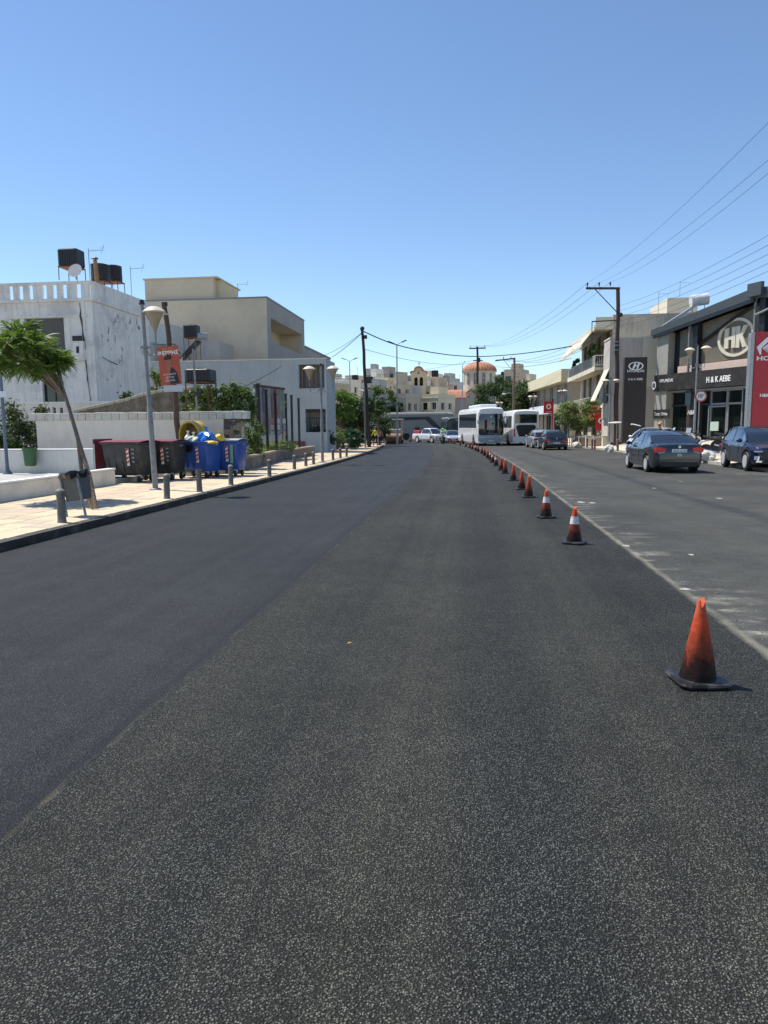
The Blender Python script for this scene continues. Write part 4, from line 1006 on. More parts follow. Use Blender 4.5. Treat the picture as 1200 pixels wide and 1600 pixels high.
arm = Vector(U(915, 451, Yd))-pb
MB().cyl(v+Vector((.1, -.16, -.1)), arm+Vector((0, -.16, 0)), .09, n=4).build('crossarm', ironm, t)
MB().cyl(v+Vector((0, -.16, -1.9)), v.lerp(arm, .72)+Vector((0, -.16, -.1)), .035, n=5).build('brace', ironm, t)
insulators(t, [arm+Vector((x, -.16, .08)) for x in (.1, .95, 1.75)])
MB().cyl(v+Vector((0, -.14, -2.4)), v+Vector((-1.85, -.14, -2.45)), .05, n=6).build('lower_arm', ironm, t)
MB().cyl(v+Vector((-1.85, -.14, -2.45)), v+Vector((-1.8, -.14, -5.2)), .035, n=6).build('drop_pipe', ironm, t)
MB().sph(v+Vector((.22, -.1, -2.0)), .16, 8, 6).build('fitting', blackm, t)
for zf in (-4.0, -4.25, -4.6): MB().lathe([(.27, 0), (.27, .05)], v+Vector((0, 0, zf)), 10).build('wire_collar', steel, t)
ARM_R = [pb+arm+Vector((x, -.16, .38)) for x in (.1, .95, 1.75)]
Ye = 62; pb = Vector((GX(577, Ye, 700), Ye, g(Ye)+.1)); CP = Vector(U(566, 513, Ye))
t, v = wpole(CP, pb, .17, .12, 'leaning dark wooden pole where the thick cable meets, left of the road')
MB().box(v+Vector((.28, -.1, -.75)), (.28, .2, .3)).build('junction_box', ironm, t); MB().sph(v+Vector((0, 0, -.02)), .2, 10, 6).build('pole_head', ironm, t)
MB().b2(.0, .35, -.32, -.14, 4.3, 4.9).build('meter_box', M('meter_box', (.35, .36, .34), .6), t)
pb2 = Vector((GX(571, 60, 700), 60, g(60)+.1)); t = thing('metal_pole', 'slim pale metal pole just left of the leaning wooden pole', 'pole', pb2)
MB().cyl((0, 0, 0), (-.05, 0, ZZ(569, 606, 60)-pb2.z), .07, n=10).build('pole', postgrey, t); MB().cyl((-.05, 0, ZZ(569, 611, 60)-pb2.z), (-.5, 0, ZZ(569, 609, 60)-pb2.z), .1, .05, n=6).build('lamp_head', white, t)
Yg = 124; pb = Vector((GX(747, Yg, 660), Yg, g(Yg))); MP = Vector(U(746, 542, Yg))
t, v = wpole(MP, pb, .24, .17, 'far utility pole with a short crossarm in front of the church dome', wood)
MB().box(v+Vector((0, -.25, -.25)), (2.8, .16, .2)).build('crossarm', ironm, t); insulators(t, [v+Vector((x, -.25, -.12)) for x in (-1.2, -.1, 1.2)])
MB().box(v+Vector((.1, -.3, -2.3)), (1.6, .2, .16)).build('crossarm', ironm, t); MB().box(v+Vector((.35, -.3, -2.2)), (.3, .3, .7)).build('junction_box', ironm, t)
MPA = [MP+Vector((x, -.25, .2)) for x in (-1.2, -.1, 1.2)]
Yh2 = 100; pb = Vector((GX(802, Yh2, 660), Yh2, g(Yh2))); NP = Vector(U(804, 559, Yh2))
t, v = wpole(NP, pb, .2, .15, 'far wooden pole with an arm to the left, before the dark trees', M('pole_tan', (.20, .14, .10), .8, var=.3))
MB().cyl(v+Vector((.05, -.2, -.1)), v+Vector((-2.6, -.2, -.35)), .1, n=6).build('crossarm', ironm, t); MB().cyl(v+Vector((0, -.2, -2)), v+Vector((-1.5, -.2, -.25)), .03, n=5).build('brace', ironm, t); insulators(t, [v+Vector((x, -.2, -.2)) for x in (-1.5, -.5)])
MB().tube([v+Vector((0, -.1, -5.0)), v+Vector((-.6, -.1, -4.7)), v+Vector((-1.2, -.1, -4.8))], .05, 6).build('lamp_arm', steel, t); MB().sph(v+Vector((-1.35, -.1, -4.85)), (.3, .12, .1), 10, 6).build('lamp_head', white, t)
NPA = [NP+Vector((x, -.2, .1)) for x in (-2.4, -1.5, -.5)]
def wire(a, b_, sag, r, label, n=18):
    a, b_ = Vector(a), Vector(b_); pts = []
    for i in range(n+1):
        f = i/n; p = a.lerp(b_, f); p.z -= sag*4*f*(1-f); pts.append(p-a)
    o = MB().tube(pts, r, 5).build('overhead_wire', M('wire_black', (.03, .03, .032), .6), None, a)
    return tag(o, label, 'overhead wire', 'overhead wires')
thick = Vector(U(893, 541, 62))
pts_ = [(566, 517), (620, 539), (690, 553), (745, 557), (800, 554), (850, 548), (893, 541)]
Ys_ = [62, 66, 72, 76, 74, 68, 62]
b = MB(); o0 = CP; q = [U(a, c_, y)-Vector(U(566, 517, 62)) for (a, c_), y in zip(pts_, Ys_)]
# smooth the cable
from mathutils.geometry import interpolate_bezier
sm = []
for i in range(len(q)-1):
    a, c_ = q[i], q[i+1]; ta_ = (q[min(i+1, len(q)-1)]-q[max(i-1, 0)])/6; tc2 = (q[min(i+2, len(q)-1)]-q[i])/6
    sm += interpolate_bezier(a, a+ta_, c_-tc2, c_, 6)[:-1]
sm.append(q[-1]); o = b.tube(sm, .045, 6).build('overhead_cable', M('wire_black', (0, 0, 0)), None, U(566, 517, 62)); tag(o, 'thick black cable sagging right across the street from the leaning pole', 'cable')
gl = 'thin overhead wire between the poles over the right side of the street'
for i, (px, py) in enumerate(((1290, 100), (1290, 172), (1290, 195))):
    wire(ARM_R[i], U(px, py, 20-i*.5), .5, .006, ('uppermost thin wire', 'middle thin wire', 'lowest thin wire')[i]+' of the three running from the crossarm to the upper right')
for i in range(3): wire(ARM_R[i], MPA[i], 1.6, .011, ('left', 'middle', 'right')[i]+' thin wire from the tall crossarm pole down to the far short-armed pole')
for i, (yy, ya) in enumerate(((310, 478), (328, 486), (345, 494), (362, 502), (376, 510))):
    wire(U(967, ya, 56), U(1300, yy, 24), .35, .0075, ('first', 'second', 'third', 'fourth', 'fifth')[i]+' from top of the parallel wires crossing above the showroom roof')
for i in range(3): wire(U(966, 500+i*9, 56), NPA[i]+Vector((0, 0, -.3)), 1.2, .014, ('upper', 'middle', 'lower')[i]+' service wire from the near right pole to the far wooden pole')
wire(U(566, 520, 62), U(519, 558, 84), .1, .03, 'short cable from the leaning pole to the grey wing corner')
wire(U(566, 519, 62), U(440, 570, 50), .6, .016, 'cable from the leaning pole to the porch corner of the low building')
wire(U(567, 545, 62), U(745, 566, 124), .8, .02, 'thin wire from the leaning pole to the far short-armed pole')
wire(U(440, 572, 47.8), U(340, 622, 27), .1, .018, 'slack black cable drooping in front of the blue-grey wall')
wire(U(225, 580, 43), U(160, 558, 36.2), .15, .02, 'thin black cable crossing the peeling side wall of the old house')
wire(U(745, 566, 124), U(893, 560, 62), .8, .02, 'thin wire from the far pole to the awning of the apartment block')
wire(U(500, 588, 110), U(745, 562, 124), .8, .02, 'faint long wire over the far town roofs')

# ---------------------------------------------------------------- waste containers
binblack = M('bin_black', (.028, .030, .032), .5, var=.25, vs=4, dirt=(.10, .095, .085), dirts=3, dirtamt=.35)
binblue = M('bin_blue', (.020, .085, .36), .42, var=.12, vs=3, dirt=(.05, .08, .16), dirts=3, dirtamt=.3)
maroon = M('lid_maroon', (.16, .015, .030), .5, var=.15)
stickw = M('sticker_white', (.7, .7, .68), .5); stickr = M('sticker_red', (.5, .03, .03), .5)
zinc = M('zinc', (.45, .46, .46), .4, metal=.7)
def container(loc, rz, bodym, lidm, label, W=1.3, lid='closed', marks=0):
    t = thing('waste_container', label, 'waste container', loc, rz, 'waste containers on the pavement')
    def sec(z, wx, dy, yc=0):
        r = .07; p = []
        for sx, sy in ((1, -1), (1, 1), (-1, 1), (-1, -1)):
            for k in range(3):
                a = {(1, -1): -90, (1, 1): 0, (-1, 1): 90, (-1, -1): 180}[(sx, sy)]+k*45
                p.append((sx*(wx/2-r)+r*math.cos(R(a)), yc+sy*(dy/2-r)+r*math.sin(R(a)), z))
        return p
    b = MB(); b.loft([sec(.20, W*.84, .66, .03), sec(.26, W*.90, .74, .02), sec(.70, W*.96, .88), sec(1.10, W, .98), sec(1.12, W+.06, 1.04), sec(1.17, W+.06, 1.04)]); b.build('body', bodym, t, smooth=True)
    for i in range(5):
        x = -W*.38+i*W*.19
        if abs(x-W*.19) > .05: MB().prism([(-.44, 1.05), (-.482, 1.05), (-.41, .32), (-.37, .32)], .035, 'yz', x).build('rib', bodym, t)
    MB().cyl((-W/2-.08, -.02, 1.06), (-W/2+.01, -.02, 1.06), .035, n=8).build('trunnion', zinc, t); MB().cyl((W/2-.01, -.02, 1.06), (W/2+.08, -.02, 1.06), .035, n=8).build('trunnion', zinc, t)
    if lid == 'closed':
        b = MB(); secs = []
        for i in range(9):
            y = -.53+i*1.06/8; zz = 1.185+.045*math.sin(math.pi*(i/8))
            secs.append([(-W/2-.04, y, zz-.012), (W/2+.04, y, zz-.012), (W/2+.04, y, zz+.012), (-W/2-.04, y, zz+.012)])
        b.loft(secs); b.build('lid', lidm, t)
        for x in (-W*.28, 0, W*.28): MB().box((x, -.545, 1.185), (.2, .03, .03)).build('lid_handle', lidm, t)
    elif lid == 'open_back':
        MB().box((0, .56, 1.05), (W+.04, .03, 1.0), rx=R(-8)).build('lid', lidm, t)
        MB().sph((0, 0, 1.08), (W*.46, .42, .16), 14, 6).build('rubbish', blackm, t)
    for sx in (-1, 1):
        for sy in (-1, 1):
            wl = MB().cyl((sx*W*.37-.03, sy*.30, .10), (sx*W*.37+.03, sy*.30, .10), .10, n=14).build('wheel', rubber, t)
            MB().box((sx*W*.37, sy*.30+.02, .18), (.11, .08, .10)).build('fork', zinc, wl)
    b = MB(); x0 = W*.16
    st = MB().prism([(-.505, 1.0), (-.515, 1.0), (-.47, .50), (-.46, .50)], .09, 'yz', x0).build('sticker', stickw, t)
    for k in range(4):
        zc = .56+k*.12; y_ = -.478-.045*((zc-.5)/.5)*.8
        MB().add([(x0, y_-.004, zc), (x0+.09, y_-.004, zc+.05), (x0+.09, y_-.008, zc+.11), (x0, y_-.008, zc+.06)], [(0, 1, 2, 3)]).build('red_stripe', stickr, st)
    if marks:
        for k, z_ in enumerate((.98, .86, .74, .62)):
            MB().box((x0+.22, -.497+.045*(1-z_)*1.3, z_), (.09-.02*(k % 2), .006, .04)).build('stencil_mark', M('stencil', (.28, .28, .27), .7), t)
    return t
def gl(px, Y): return Vector((GX(px, Y, 745), Y, g(Y)+.12))
c1 = container(gl(206, 20.3), R(-10), binblack, maroon, 'left black waste container with maroon lid swung down at its left side', 1.32, 'closed', 1)
c1b = MB().b2(-.93, -.90, -.5, .35, .35, 1.28).build('side_lid', maroon, c1); MB().tube([(-.86, -.54, 1.14), (-.86, -.54, .30), (-.35, -.5, .12)], .02, 6).build('foot_bar', zinc, c1)
c2 = container(gl(256, 21.2), R(-4), binblack, maroon, 'right black waste container with maroon lid behind the lamp post', 1.2, 'closed', 1)
b1 = container(gl(313, 22.2), R(-12), binblue, binblue, 'left blue waste container heaped with blue and yellow bags', 1.2, 'open', 0)
MB().tube([(-.42, -.57, 1.14), (-.36, -.52, .14)], .016, 6).build('foot_bar', zinc, b1)
b2 = container(gl(354, 23.0), R(-3), binblue, M('lid_grey_blue', (.35, .38, .42), .5), 'right blue waste container with pale lid and a green strip', 1.2, 'closed', 0)
MB().b2(.36, .46, -.515, -.5, .45, 1.05).build('green_strip', M('green_strip', (.20, .36, .26), .6), b2)
MB().b2(-.56, -.50, -.535, -.515, .25, 1.0).build('green_strip', M('green_strip', (0, 0, 0)), b2)
for bb, x in ((b1, -.06), (b2, -.18)):
    MB().lathe([(.18, -.01), (.18, .02), (.13, .03), (.12, -.015)], (x, -.50, 1.0), 16, Matrix.Rotation(R(84), 3, 'X')).build('round_hatch', blackm, bb)
# rubbish bags
def blob(loc, r, mat, label, cat, name, seed, group=None, tie=True):
    rs = random.Random(seed); b = MB(); n, m = 18, 12; vs = []; fs = []
    for j in range(m+1):
        th = math.pi*j/m
        for i in range(n):
            a = 2*math.pi*i/n; k = 1+.16*math.sin(3*a+seed+2*th)+.10*math.sin(5*a*1.0+4*th+seed)+rs.uniform(-.09, .09)*math.sin(th)
            z = math.cos(th); 
            if z < -.5: z = -.5-(abs(z)-.5)*.25
            vs.append((r[0]*k*math.sin(th)*math.cos(a), r[1]*k*math.sin(th)*math.sin(a), r[2]*(z+.55)))
    for j in range(m):
        for i in range(n): fs.append((j*n+i, (j+1)*n+i, (j+1)*n+(i+1) % n, j*n+(i+1) % n))
    b.add(vs, fs)
    o = b.build(name, mat, None, loc, 0); tag(o, label, cat, group)
    if tie: MB().lathe([(.05, 0), (.02, .05), (.05, .10), (.07, .13)], (0, 0, r[2]*1.5), 8).build('knot', mat, o)
    return o
P1 = gl(313, 22.2)
bagb = M('blue_bag', (.01, .16, .60), .25, var=.15, vs=6, coat=.3); bagy = M('yellow_bag', (.72, .52, .05), .35, var=.15, vs=6); bagl = M('pale_yellow_bag', (.68, .66, .42), .4, var=.15)
def up(px, py, Y): return Vector(U(px, py, Y))
blob(up(323, 690, 22.0), (.29, .26, .22), bagb, 'bright blue rubbish bag on top of the left blue container', 'rubbish bag', 'rubbish_bag', 2)
blob(up(343, 689, 22.4), (.17, .16, .15), bagy, 'yellow rubbish bag right of the bright blue bag', 'rubbish bag', 'rubbish_bag', 4)
blob(up(303, 690, 22.1), (.22, .2, .12), bagl, 'pale yellow rubbish bag left of the bright blue bag', 'rubbish bag', 'rubbish_bag', 7)
blob(up(329, 693, 21.72), (.24, .12, .06), bagy, 'flat yellow bag hanging over the container rim below the blue bag', 'rubbish bag', 'rubbish_bag', 9, tie=False)
blob(up(294, 690, 22.3), (.12, .12, .15), M('white_bag', (.62, .6, .6), .5), 'small white bag at the left rim of the blue container', 'rubbish bag', 'rubbish_bag', 11)
# yellow hooded container behind
t = thing('hooded_container', 'yellow container with a round open hood behind the blue bins', 'waste container', gl(305, 23.4), R(-8))
yl = M('hood_yellow', (.50, .36, .04), .5, var=.2, vs=5, dirt=(.2, .15, .05), dirtamt=.4)
MB().b2(-.6, .6, -.3, .3, .1, 1.15).build('body', yl, t, bevel=.04)
b = MB(); secs = []
for i in range(17):
    a = math.pi*i/16; c_, s_ = math.cos(a), math.sin(a)
    secs.append([(.33*c_, -.3, 1.42+.36*s_), (.38*c_, -.3, 1.42+.41*s_), (.38*c_, .3, 1.42+.41*s_), (.33*c_, .3, 1.42+.36*s_)])
b.loft(secs); b.build('hood', yl, t, smooth=True)
MB().prism([(.33*math.cos(math.pi*i/12), 1.42+.36*math.sin(math.pi*i/12)) for i in range(13)]+[(-.33, 1.16), (.33, 1.16)], .03, 'xz', .1).build('hood_back', M('hood_brown', (.22, .13, .05), .7, var=.4, vs=6), t)
for s_ in (-1, 1): MB().b2(s_*.355-.025, s_*.355+.025, -.3, .3, 1.152, 1.42).build('hood_side', yl, t)
# litter bin, leaning on its two-legged frame
t = thing('litter_bin', 'leaning grey litter bin with black bag on a two-legged frame', 'litter bin', gp(129, 806, .12), R(5)); t.rotation_euler = (0, R(-9), R(-6))
bg_ = M('bin_grey', (.075, .085, .09), .5, var=.2, vs=6, dirt=(.16, .15, .13), dirts=4, dirtamt=.4)
b = MB(); b.loft([[(x*.17, y*.13, .28) for x, y in ((-1, -1), (1, -1), (1, 1), (-1, 1))], [(x*.20, y*.17, .74) for x, y in ((-1, -1), (1, -1), (1, 1), (-1, 1))], [(x*.21, y*.18, .76) for x, y in ((-1, -1), (1, -1), (1, 1), (-1, 1))]]); b.build('bin_body', bg_, t, bevel=.02)
b = MB(); secs = []
for k, (z, f) in enumerate(((.68, 1.10), (.76, 1.22), (.80, 1.18), (.79, 1.0), (.70, .85))):
    secs.append([(math.cos(a_)*.225*f*(1+.06*math.sin(a_*7+k)), math.sin(a_)*.20*f*(1+.06*math.cos(a_*5+k)), z+.02*math.sin(a_*6+k)) for a_ in [6.283*i/20 for i in range(20)]])
b.loft(secs); b.build('bin_bag', M('bag_black', (.01, .01, .012), .25, coat=.3), t)
for s_ in (-1, 1): MB().cyl((s_*.19, -.17, .0), (s_*.17, -.17, .66), .022, n=8).build('leg', postgrey, t)
MB().cyl((-.185, -.17, .17), (.185, -.17, .17), .016, n=8).build('crossbar', postgrey, t)
# green bin on the white wall
t = thing('green_bin', 'small green litter bin hung on the white wall', 'litter bin', (GX(47, 22.2, 715), 22.2, ZZ(47, 728, 22.2)))
MB().lathe([(.15, 0), (.18, .03), (.21, .5), (.235, .52), (.235, .58), (.2, .58), (.19, .5)], n=18).build('bin_body', M('bin_green', (.05, .13, .05), .5, var=.2), t, smooth=True)
MB().lathe([(.19, .56), (.18, .56)], n=16).build('bin_inside', blackm, t); MB().b2(-.05, .05, .18, .30, .2, .5).build('bracket', ironm, t)
# blue street sign post, extreme left
t = thing('sign_post', 'blue-grey post with flat foot and small street sign at the left edge', 'street sign', (GX(12, 21.8, 740), 21.8, .1))
hh = 1.7
MB().lathe([(.16, 0), (.15, .02), (.07, .14), (.055, .3), (.05, 3.3)], n=12).build('post', M('post_blue_grey', (.11, .14, .18), .5, var=.15), t, smooth=True)
zs = ZZ(8, 616, 21.7)-.1
MB().b2(-.55, .22, -.08, -.05, zs-.1, zs+.1).build('plate', M('sign_pale', (.62, .66, .7), .5), t); MB().b2(-.55, -.1, -.084, -.082, zs-.085, zs+.085).build('blue_field', M('sign_blue', (.03, .14, .45), .4), t)
# poster pole
Yz = 23.6; pb = Vector((GX(281, Yz, 690)+.06, Yz, .1)); pT = Vector(U(257, 474, Yz))
t, v = wpole(pT, pb, .105, .08, 'leaning brown wooden pole with an orange poster behind the bins', redwood)
for f in (.93, .62): MB().lathe([(.1, 0), (.1, .06)], v*f, 12).build('strap', steel, t)
MB().cyl(v*.985, v*1.0+Vector((0, 0, .03)), .095, .1, n=12).build('pole_top', ironm, t)
MB().cyl(v*.76, v*.76+Vector((-.55, -.05, .0)), .02, n=6).build('bracket', ironm, t); MB().tube([v*.76, v*.76+Vector((.2, 0, 0)), v*.70+Vector((.36, 0, 0))], .018, 6).build('bracket', ironm, t)
t = thing('poster', 'orange theatre poster with a dark hatted figure fixed to the leaning wooden pole', 'poster', U(265, 571, Yz-.18)); t.rotation_euler = (0, R(-4), 0)
pw, phh = .80/2*.92, 1.28/2
MB().b2(-pw, pw, -.01, .01, -phh, phh).build('board', M('poster_orange', (.40, .075, .035), .5, var=.12, vs=2), t)
dk_ = M('poster_dark', (.02, .016, .016), .6); sk_ = M('poster_skin', (.30, .13, .07), .6)
def pz_(pts, m_, y, nm): MB().prism(pts, .003, 'xz', y).build(nm, m_, t)
pz_([(-.02, -.12), (.06, -.05), (.14, -.12), (.24, -.25), (.30, -.62), (-.03, -.62), (-.08, -.4), (.02, -.3)], dk_, -.014, 'printed_figure')
pz_([(-.10, .18), (.06, .2), (.08, .05), (.05, -.08), (.0, -.2), (-.06, -.22), (-.07, -.08), (-.11, .02)], sk_, -.0175, 'printed_figure')
pz_([(-.18, .20), (-.15, .28), (-.08, .30), (-.05, .36), (.07, .35), (.09, .27), (.13, .24), (.05, .2), (-.1, .19)], dk_, -.021, 'printed_figure')
text('lettering', 'ΦΕΡΡΗΣ', .17, signwhite, t, (0, -.0135, .36), ext=.002, bold=.004, sx=1.05); text('lettering', 'ΜΙΑ ΤΗΣ', .085, M('poster_yellow', (.6, .4, .12), .5), t, (0, -.0135, .52), ext=.002, sx=1.1)
for k, s_ in enumerate(('16-17-18 ΙΟΥΛ', 'ΘΕΑΤΡΟ', 'ΕΙΣΙΤΗΡΙΑ')): text('lettering', s_, .08, signwhite, t, (-.02, -.024, -.32-k*.105), ext=.002, sx=.9)
t = thing('blank_board', 'small plain pale board under the orange poster', 'board', U(271, 607, Yz-.15)); MB().b2(-.34, .34, -.01, .01, -.11, .11).build('board', M('pale_board', (.48, .52, .56), .5, var=.1, dirt=(.3, .25, .2), dirtamt=.4), t); MB().b2(-.04, .04, .01, .06, -.05, .05).build('bracket', ironm, t)
# thin pole behind + big tank among climbers
Yx = 25; pb = Vector((GX(311, Yx, 660), Yx, .1)); t = thing('metal_pole', 'thin pale pole rising behind the garden wall near the climbers', 'pole', pb); MB().cyl((0, 0, 0), (-.12, 0, ZZ(303, 545, Yx)-.1), .045, .035, n=8).build('pole', postgrey, t); MB().b2(-.1, .1, -.1, 0, 2.6, 2.75).build('bracket', ironm, t)
tank((GX(314, 27, 600), 27, .9), (GX(334, 27)-GX(295, 27)), ZZ(0, 580, 27)-ZZ(0, 598, 27), ZZ(314, 598, 27)-.9, 'wide dark water tank among the climbing plants behind the garden wall')

# ---------------------------------------------------------------- left planted wall, posts, hoarding
pwm = M('planter_wall', (.17, .15, .13), .9, var=.3, vs=1.5, dirt=(.30, .27, .22), dirts=1.2, dirtamt=.5, bump=.4, bs=12)
t = thing('planter_wall', 'long low dark stained wall edging the planted strip on the left', 'wall', (0, 0, 0))
q = [gp(378, 737, .1), gp(440, 721, .1), gp(492, 711.5, .1)]
for a, c_ in ((q[0], q[1]), (q[1], q[2])):
    d = (c_-a); L = math.hypot(d.x, d.y); b = MB(); b.box((a+c_)/2+Vector((-.1, 0, .23)), (.22, L-.01, .5), math.atan2(d.y, d.x)-R(90)); b.build('wall_base', pwm, t)
    b = MB(); b.box((a+c_)/2+Vector((-.1, 0, .52)), (.27, L-.01, .07), math.atan2(d.y, d.x)-R(90)); b.build('coping', M('coping_tan', (.34, .27, .20), .9, var=.25), t)
MB().box(q[0]+Vector((-1.1, .12, .25)), (2.1, .24, .56)).build('wall_base', stonem, t)
postpts = [(405, 600, 718, 33.5), (417, 610, 718, 34), (431, 615, 715.5, 35.2), (447, 616, 713, 37.5), (456, 618, 711.5, 38.8), (467, 623, 703, 40.2)]
pl_ = ['tall black steel post at the left end of the hoarding', 'black steel post carrying the middle of the hoarding', 'black steel post at the right end of the hoarding', 'first free black steel post right of the hoarding', 'second free black steel post right of the hoarding', 'third free black steel post, with a bracket and dry shoot, by the porch']
for (px, top, base, Y), lb in zip(postpts, pl_):
    x = GX(px, Y, 650); b = MB().b2(-.055, .055, -.055, .055, -.1, ZZ(px, top, Y)-.1); t = thing('steel_post', lb, 'post', (x, Y, .1), 0, 'black steel posts in the planted strip'); b.build('post', ironm, t); MB().b2(-.085, .085, -.085, .085, ZZ(px, top, Y)-.098, ZZ(px, top, Y)-.07).build('cap', ironm, t)
t = thing('hoarding', 'weathered billboard hoarding of worn vertical boards seen sideways', 'hoarding', (0, 0, 0))
wa = Vector((GX(403, 33.6, 640)-.05, 33.4, 0)); wb = Vector((GX(433, 35.6, 640), 37.0, 0)); zt, zb_ = ZZ(405, 604, 33.5), ZZ(405, 680, 33.5)
cols = [(.20, .21, .24), (.30, .31, .34), (.14, .14, .16), (.25, .24, .25), (.33, .34, .35), (.24, .14, .13), (.11, .11, .12), (.28, .16, .14), (.2, .24, .22), (.12, .25, .17)]
for k in range(10):
    f = (k+.5)/10; p = wa.lerp(wb, f); an = math.atan2((wb-wa).y, (wb-wa).x)
    MB().box((p.x, p.y, (zt+zb_)/2-(.0 if k < 7 else .0)), ((wb-wa).length/10-.02, .04+.01*(k % 3), zt-zb_), an).build('board', M('hoard%d' % k, cols[k], .85, var=.35, vs=3, streak=.4, dirt=(.35, .35, .36), dirts=2.5, dirtamt=.4), t)
MB().box(((wa+wb)/2+Vector((0, 0, zt+.06))), ((wb-wa).length+.1, .12, .1), an).build('top_rail', rustm, t)
for k in range(9):
    p = wa.lerp(wb, .5+.45*((k % 3)/2)); MB().box((p.x+.06, p.y-.05, zb_+.3+.32*(k//3)-.25), (.42, .012, .26), an).build('pasted_bill', M('bill%d' % (k % 4), ((.5, .5, .52), (.2, .24, .36), (.42, .28, .2), (.55, .5, .55))[k % 4], .7, var=.35, vs=9), t)

# ---------------------------------------------------------------- plants
def rot_to(v): return Vector(v).to_track_quat('Z', 'Y').to_matrix()
def leaves(mb, c, r, n, s_, rs, shell=.55, flat=.0, droop=0, clump=0):
    cl_ = None
    if clump:
        cl_ = []
        for _ in range(clump):
            while True:
                q = Vector((rs.uniform(-1, 1), rs.uniform(-1, 1), rs.uniform(-1, 1)))
                if .35 < q.length < 1: break
            cl_.append((q, rs.uniform(.16, .34)))
    for _ in range(n):
        if cl_:
            cc, cr = rs.choice(cl_); q = cc+Vector((rs.gauss(0, 1), rs.gauss(0, 1), rs.gauss(0, .8)))*cr*.55
        else:
            while True:
                q = Vector((rs.uniform(-1, 1), rs.uniform(-1, 1), rs.uniform(-1, 1)))
                if q.length < 1 and (q.length > shell or rs.random() < .25): break
        p = Vector((c[0]+q.x*r[0], c[1]+q.y*r[1], c[2]+q.z*r[2]))
        nn = Vector((rs.gauss(0, 1), rs.gauss(0, 1), rs.gauss(.6, 1))).normalized(); m = rot_to(nn); a = rs.uniform(.6, 1.25)*s_
        th = rs.uniform(0, 6.28); ca, sa = math.cos(th), math.sin(th)
        vs = [p+m @ Vector((x*ca-y*sa, x*sa+y*ca, z)) for x, y, z in ((-a, 0, 0), (0, -a*.45, a*.1), (a, 0, -a*.1), (0, a*.45, a*.1))]
        mb.add(vs, [(0, 1, 2, 3)])
def trunkmesh(pts, r0, r1, name, mat, parent, n=9):
    k = len(pts); MB().tube(pts, [r0+(r1-r0)*i/(k-1) for i in range(k)], n).build(name, mat, parent, smooth=True)
lf_jac = leafmat('leaf_jacaranda', (.06, .13, .016), (.22, .32, .06)); lf_dark = leafmat('leaf_dark', (.026, .060, .016), (.085, .14, .036))
lf_lime = leafmat('leaf_lime', (.11, .17, .04), (.28, .33, .11)); lf_mid = leafmat('leaf_mid', (.05, .105, .024), (.16, .23, .06)); lf_olive = leafmat('leaf_olive', (.045, .072, .025), (.13, .16, .065))
def shrub(label, c, r, n, s_, mat, seed, name='shrub', cat='shrub', clump=14, stems=3, group=None, base=None):
    rs = random.Random(seed); bz = base if base is not None else c[2]-r[2]
    t = thing(name, label, cat, (c[0], c[1], bz), 0, group); z = c[2]-bz
    b = MB(); leaves(b, (0, 0, z), r, int(n*1.5), s_*1.12, rs, clump=int(clump*1.4)); b.build('foliage', mat, t, kind='stuff')
    for k in range(stems):
        a = rs.uniform(0, 6.28); trunkmesh([(0, 0, 0), (math.cos(a)*r[0]*.25, math.sin(a)*r[1]*.25, z*.6), (math.cos(a)*r[0]*.5, math.sin(a)*r[1]*.5, z*1.1)], .05, .015, 'stem', bark, t, 6)
    return t
# near feathery tree on the pavement
def frond_mesh(L, n, w0, name):
    b = MB(); 
    def pz(f): return Vector((L*f, 0, .10*L*math.sin(f*2.2)-.30*L*f*f))
    for i in range(n):
        f = .12+.88*i/(n-1); p = pz(f); ll = w0*math.sin(math.pi*min(1, f*.85+.12))**.7
        for s_ in (-1, 1):
            d = Vector((.45, s_, -.28)).normalized()*ll; w_ = Vector((1, 0, 0))*L/n*.60
            b.add([p, p+d*.5+w_, p+d, p+d*.5-w_], [(0, 1, 2, 3)])
    b.tube([pz(0), pz(.5), pz(1)], [.006, .004, .002], 3)
    me_o = b.build(name, lf_jac); return me_o
tb = gp(150, 795, .12); tr = thing('jacaranda_tree', 'young feathery-leaved tree with leaning slim trunk beside the litter bin', 'tree', tb)
top = Vector(U(98, 606, 14.6))-tb
trunkmesh([(0, 0, -.05), top*.25+Vector((.05, 0, 0)), top*.55+Vector((.02, 0, .02)), top*.8+Vector((.02, 0, 0)), top], .052, .034, 'trunk', bark, tr, 10)
trunkmesh([(-.12, .05, -.05), top*.3+Vector((-.08, 0, 0)), top*.52+Vector((0, 0, .05))], .05, .03, 'trunk', bark, tr, 8)
trunkmesh([(-.02, -.1, -.02), (-.02, -.1, .55)], .02, .02, 'stake', M('stake', (.3, .2, .1), .8), tr, 6)
rs = random.Random(21); fr = [frond_mesh(.42, 12, .10, 'frond'), frond_mesh(.35, 10, .09, 'frond')]
cc = Vector(U(32, 549, 14.6))-tb; ends = []
for k in range(13):
    a = rs.uniform(0, 6.28); rr = rs.uniform(.25, .85); e = cc+Vector((math.cos(a)*rr*1.1, math.sin(a)*rr, rs.uniform(-.15, .42)))
    st = top*rs.uniform(.86, 1.0); ends.append(e); trunkmesh([st, st.lerp(e, .5)+Vector((0, 0, .08)), e], .026, .008, 'branch', bark, tr, 5)
clumps = []
for k in range(24):
    th = k*2.39996; kk = math.sqrt((k+.6)/24)
    clumps.append(cc+Vector((math.cos(th)*.90*kk, math.sin(th)*.80*kk, rs.uniform(-.34, .12)+.42*(1-kk*kk))))
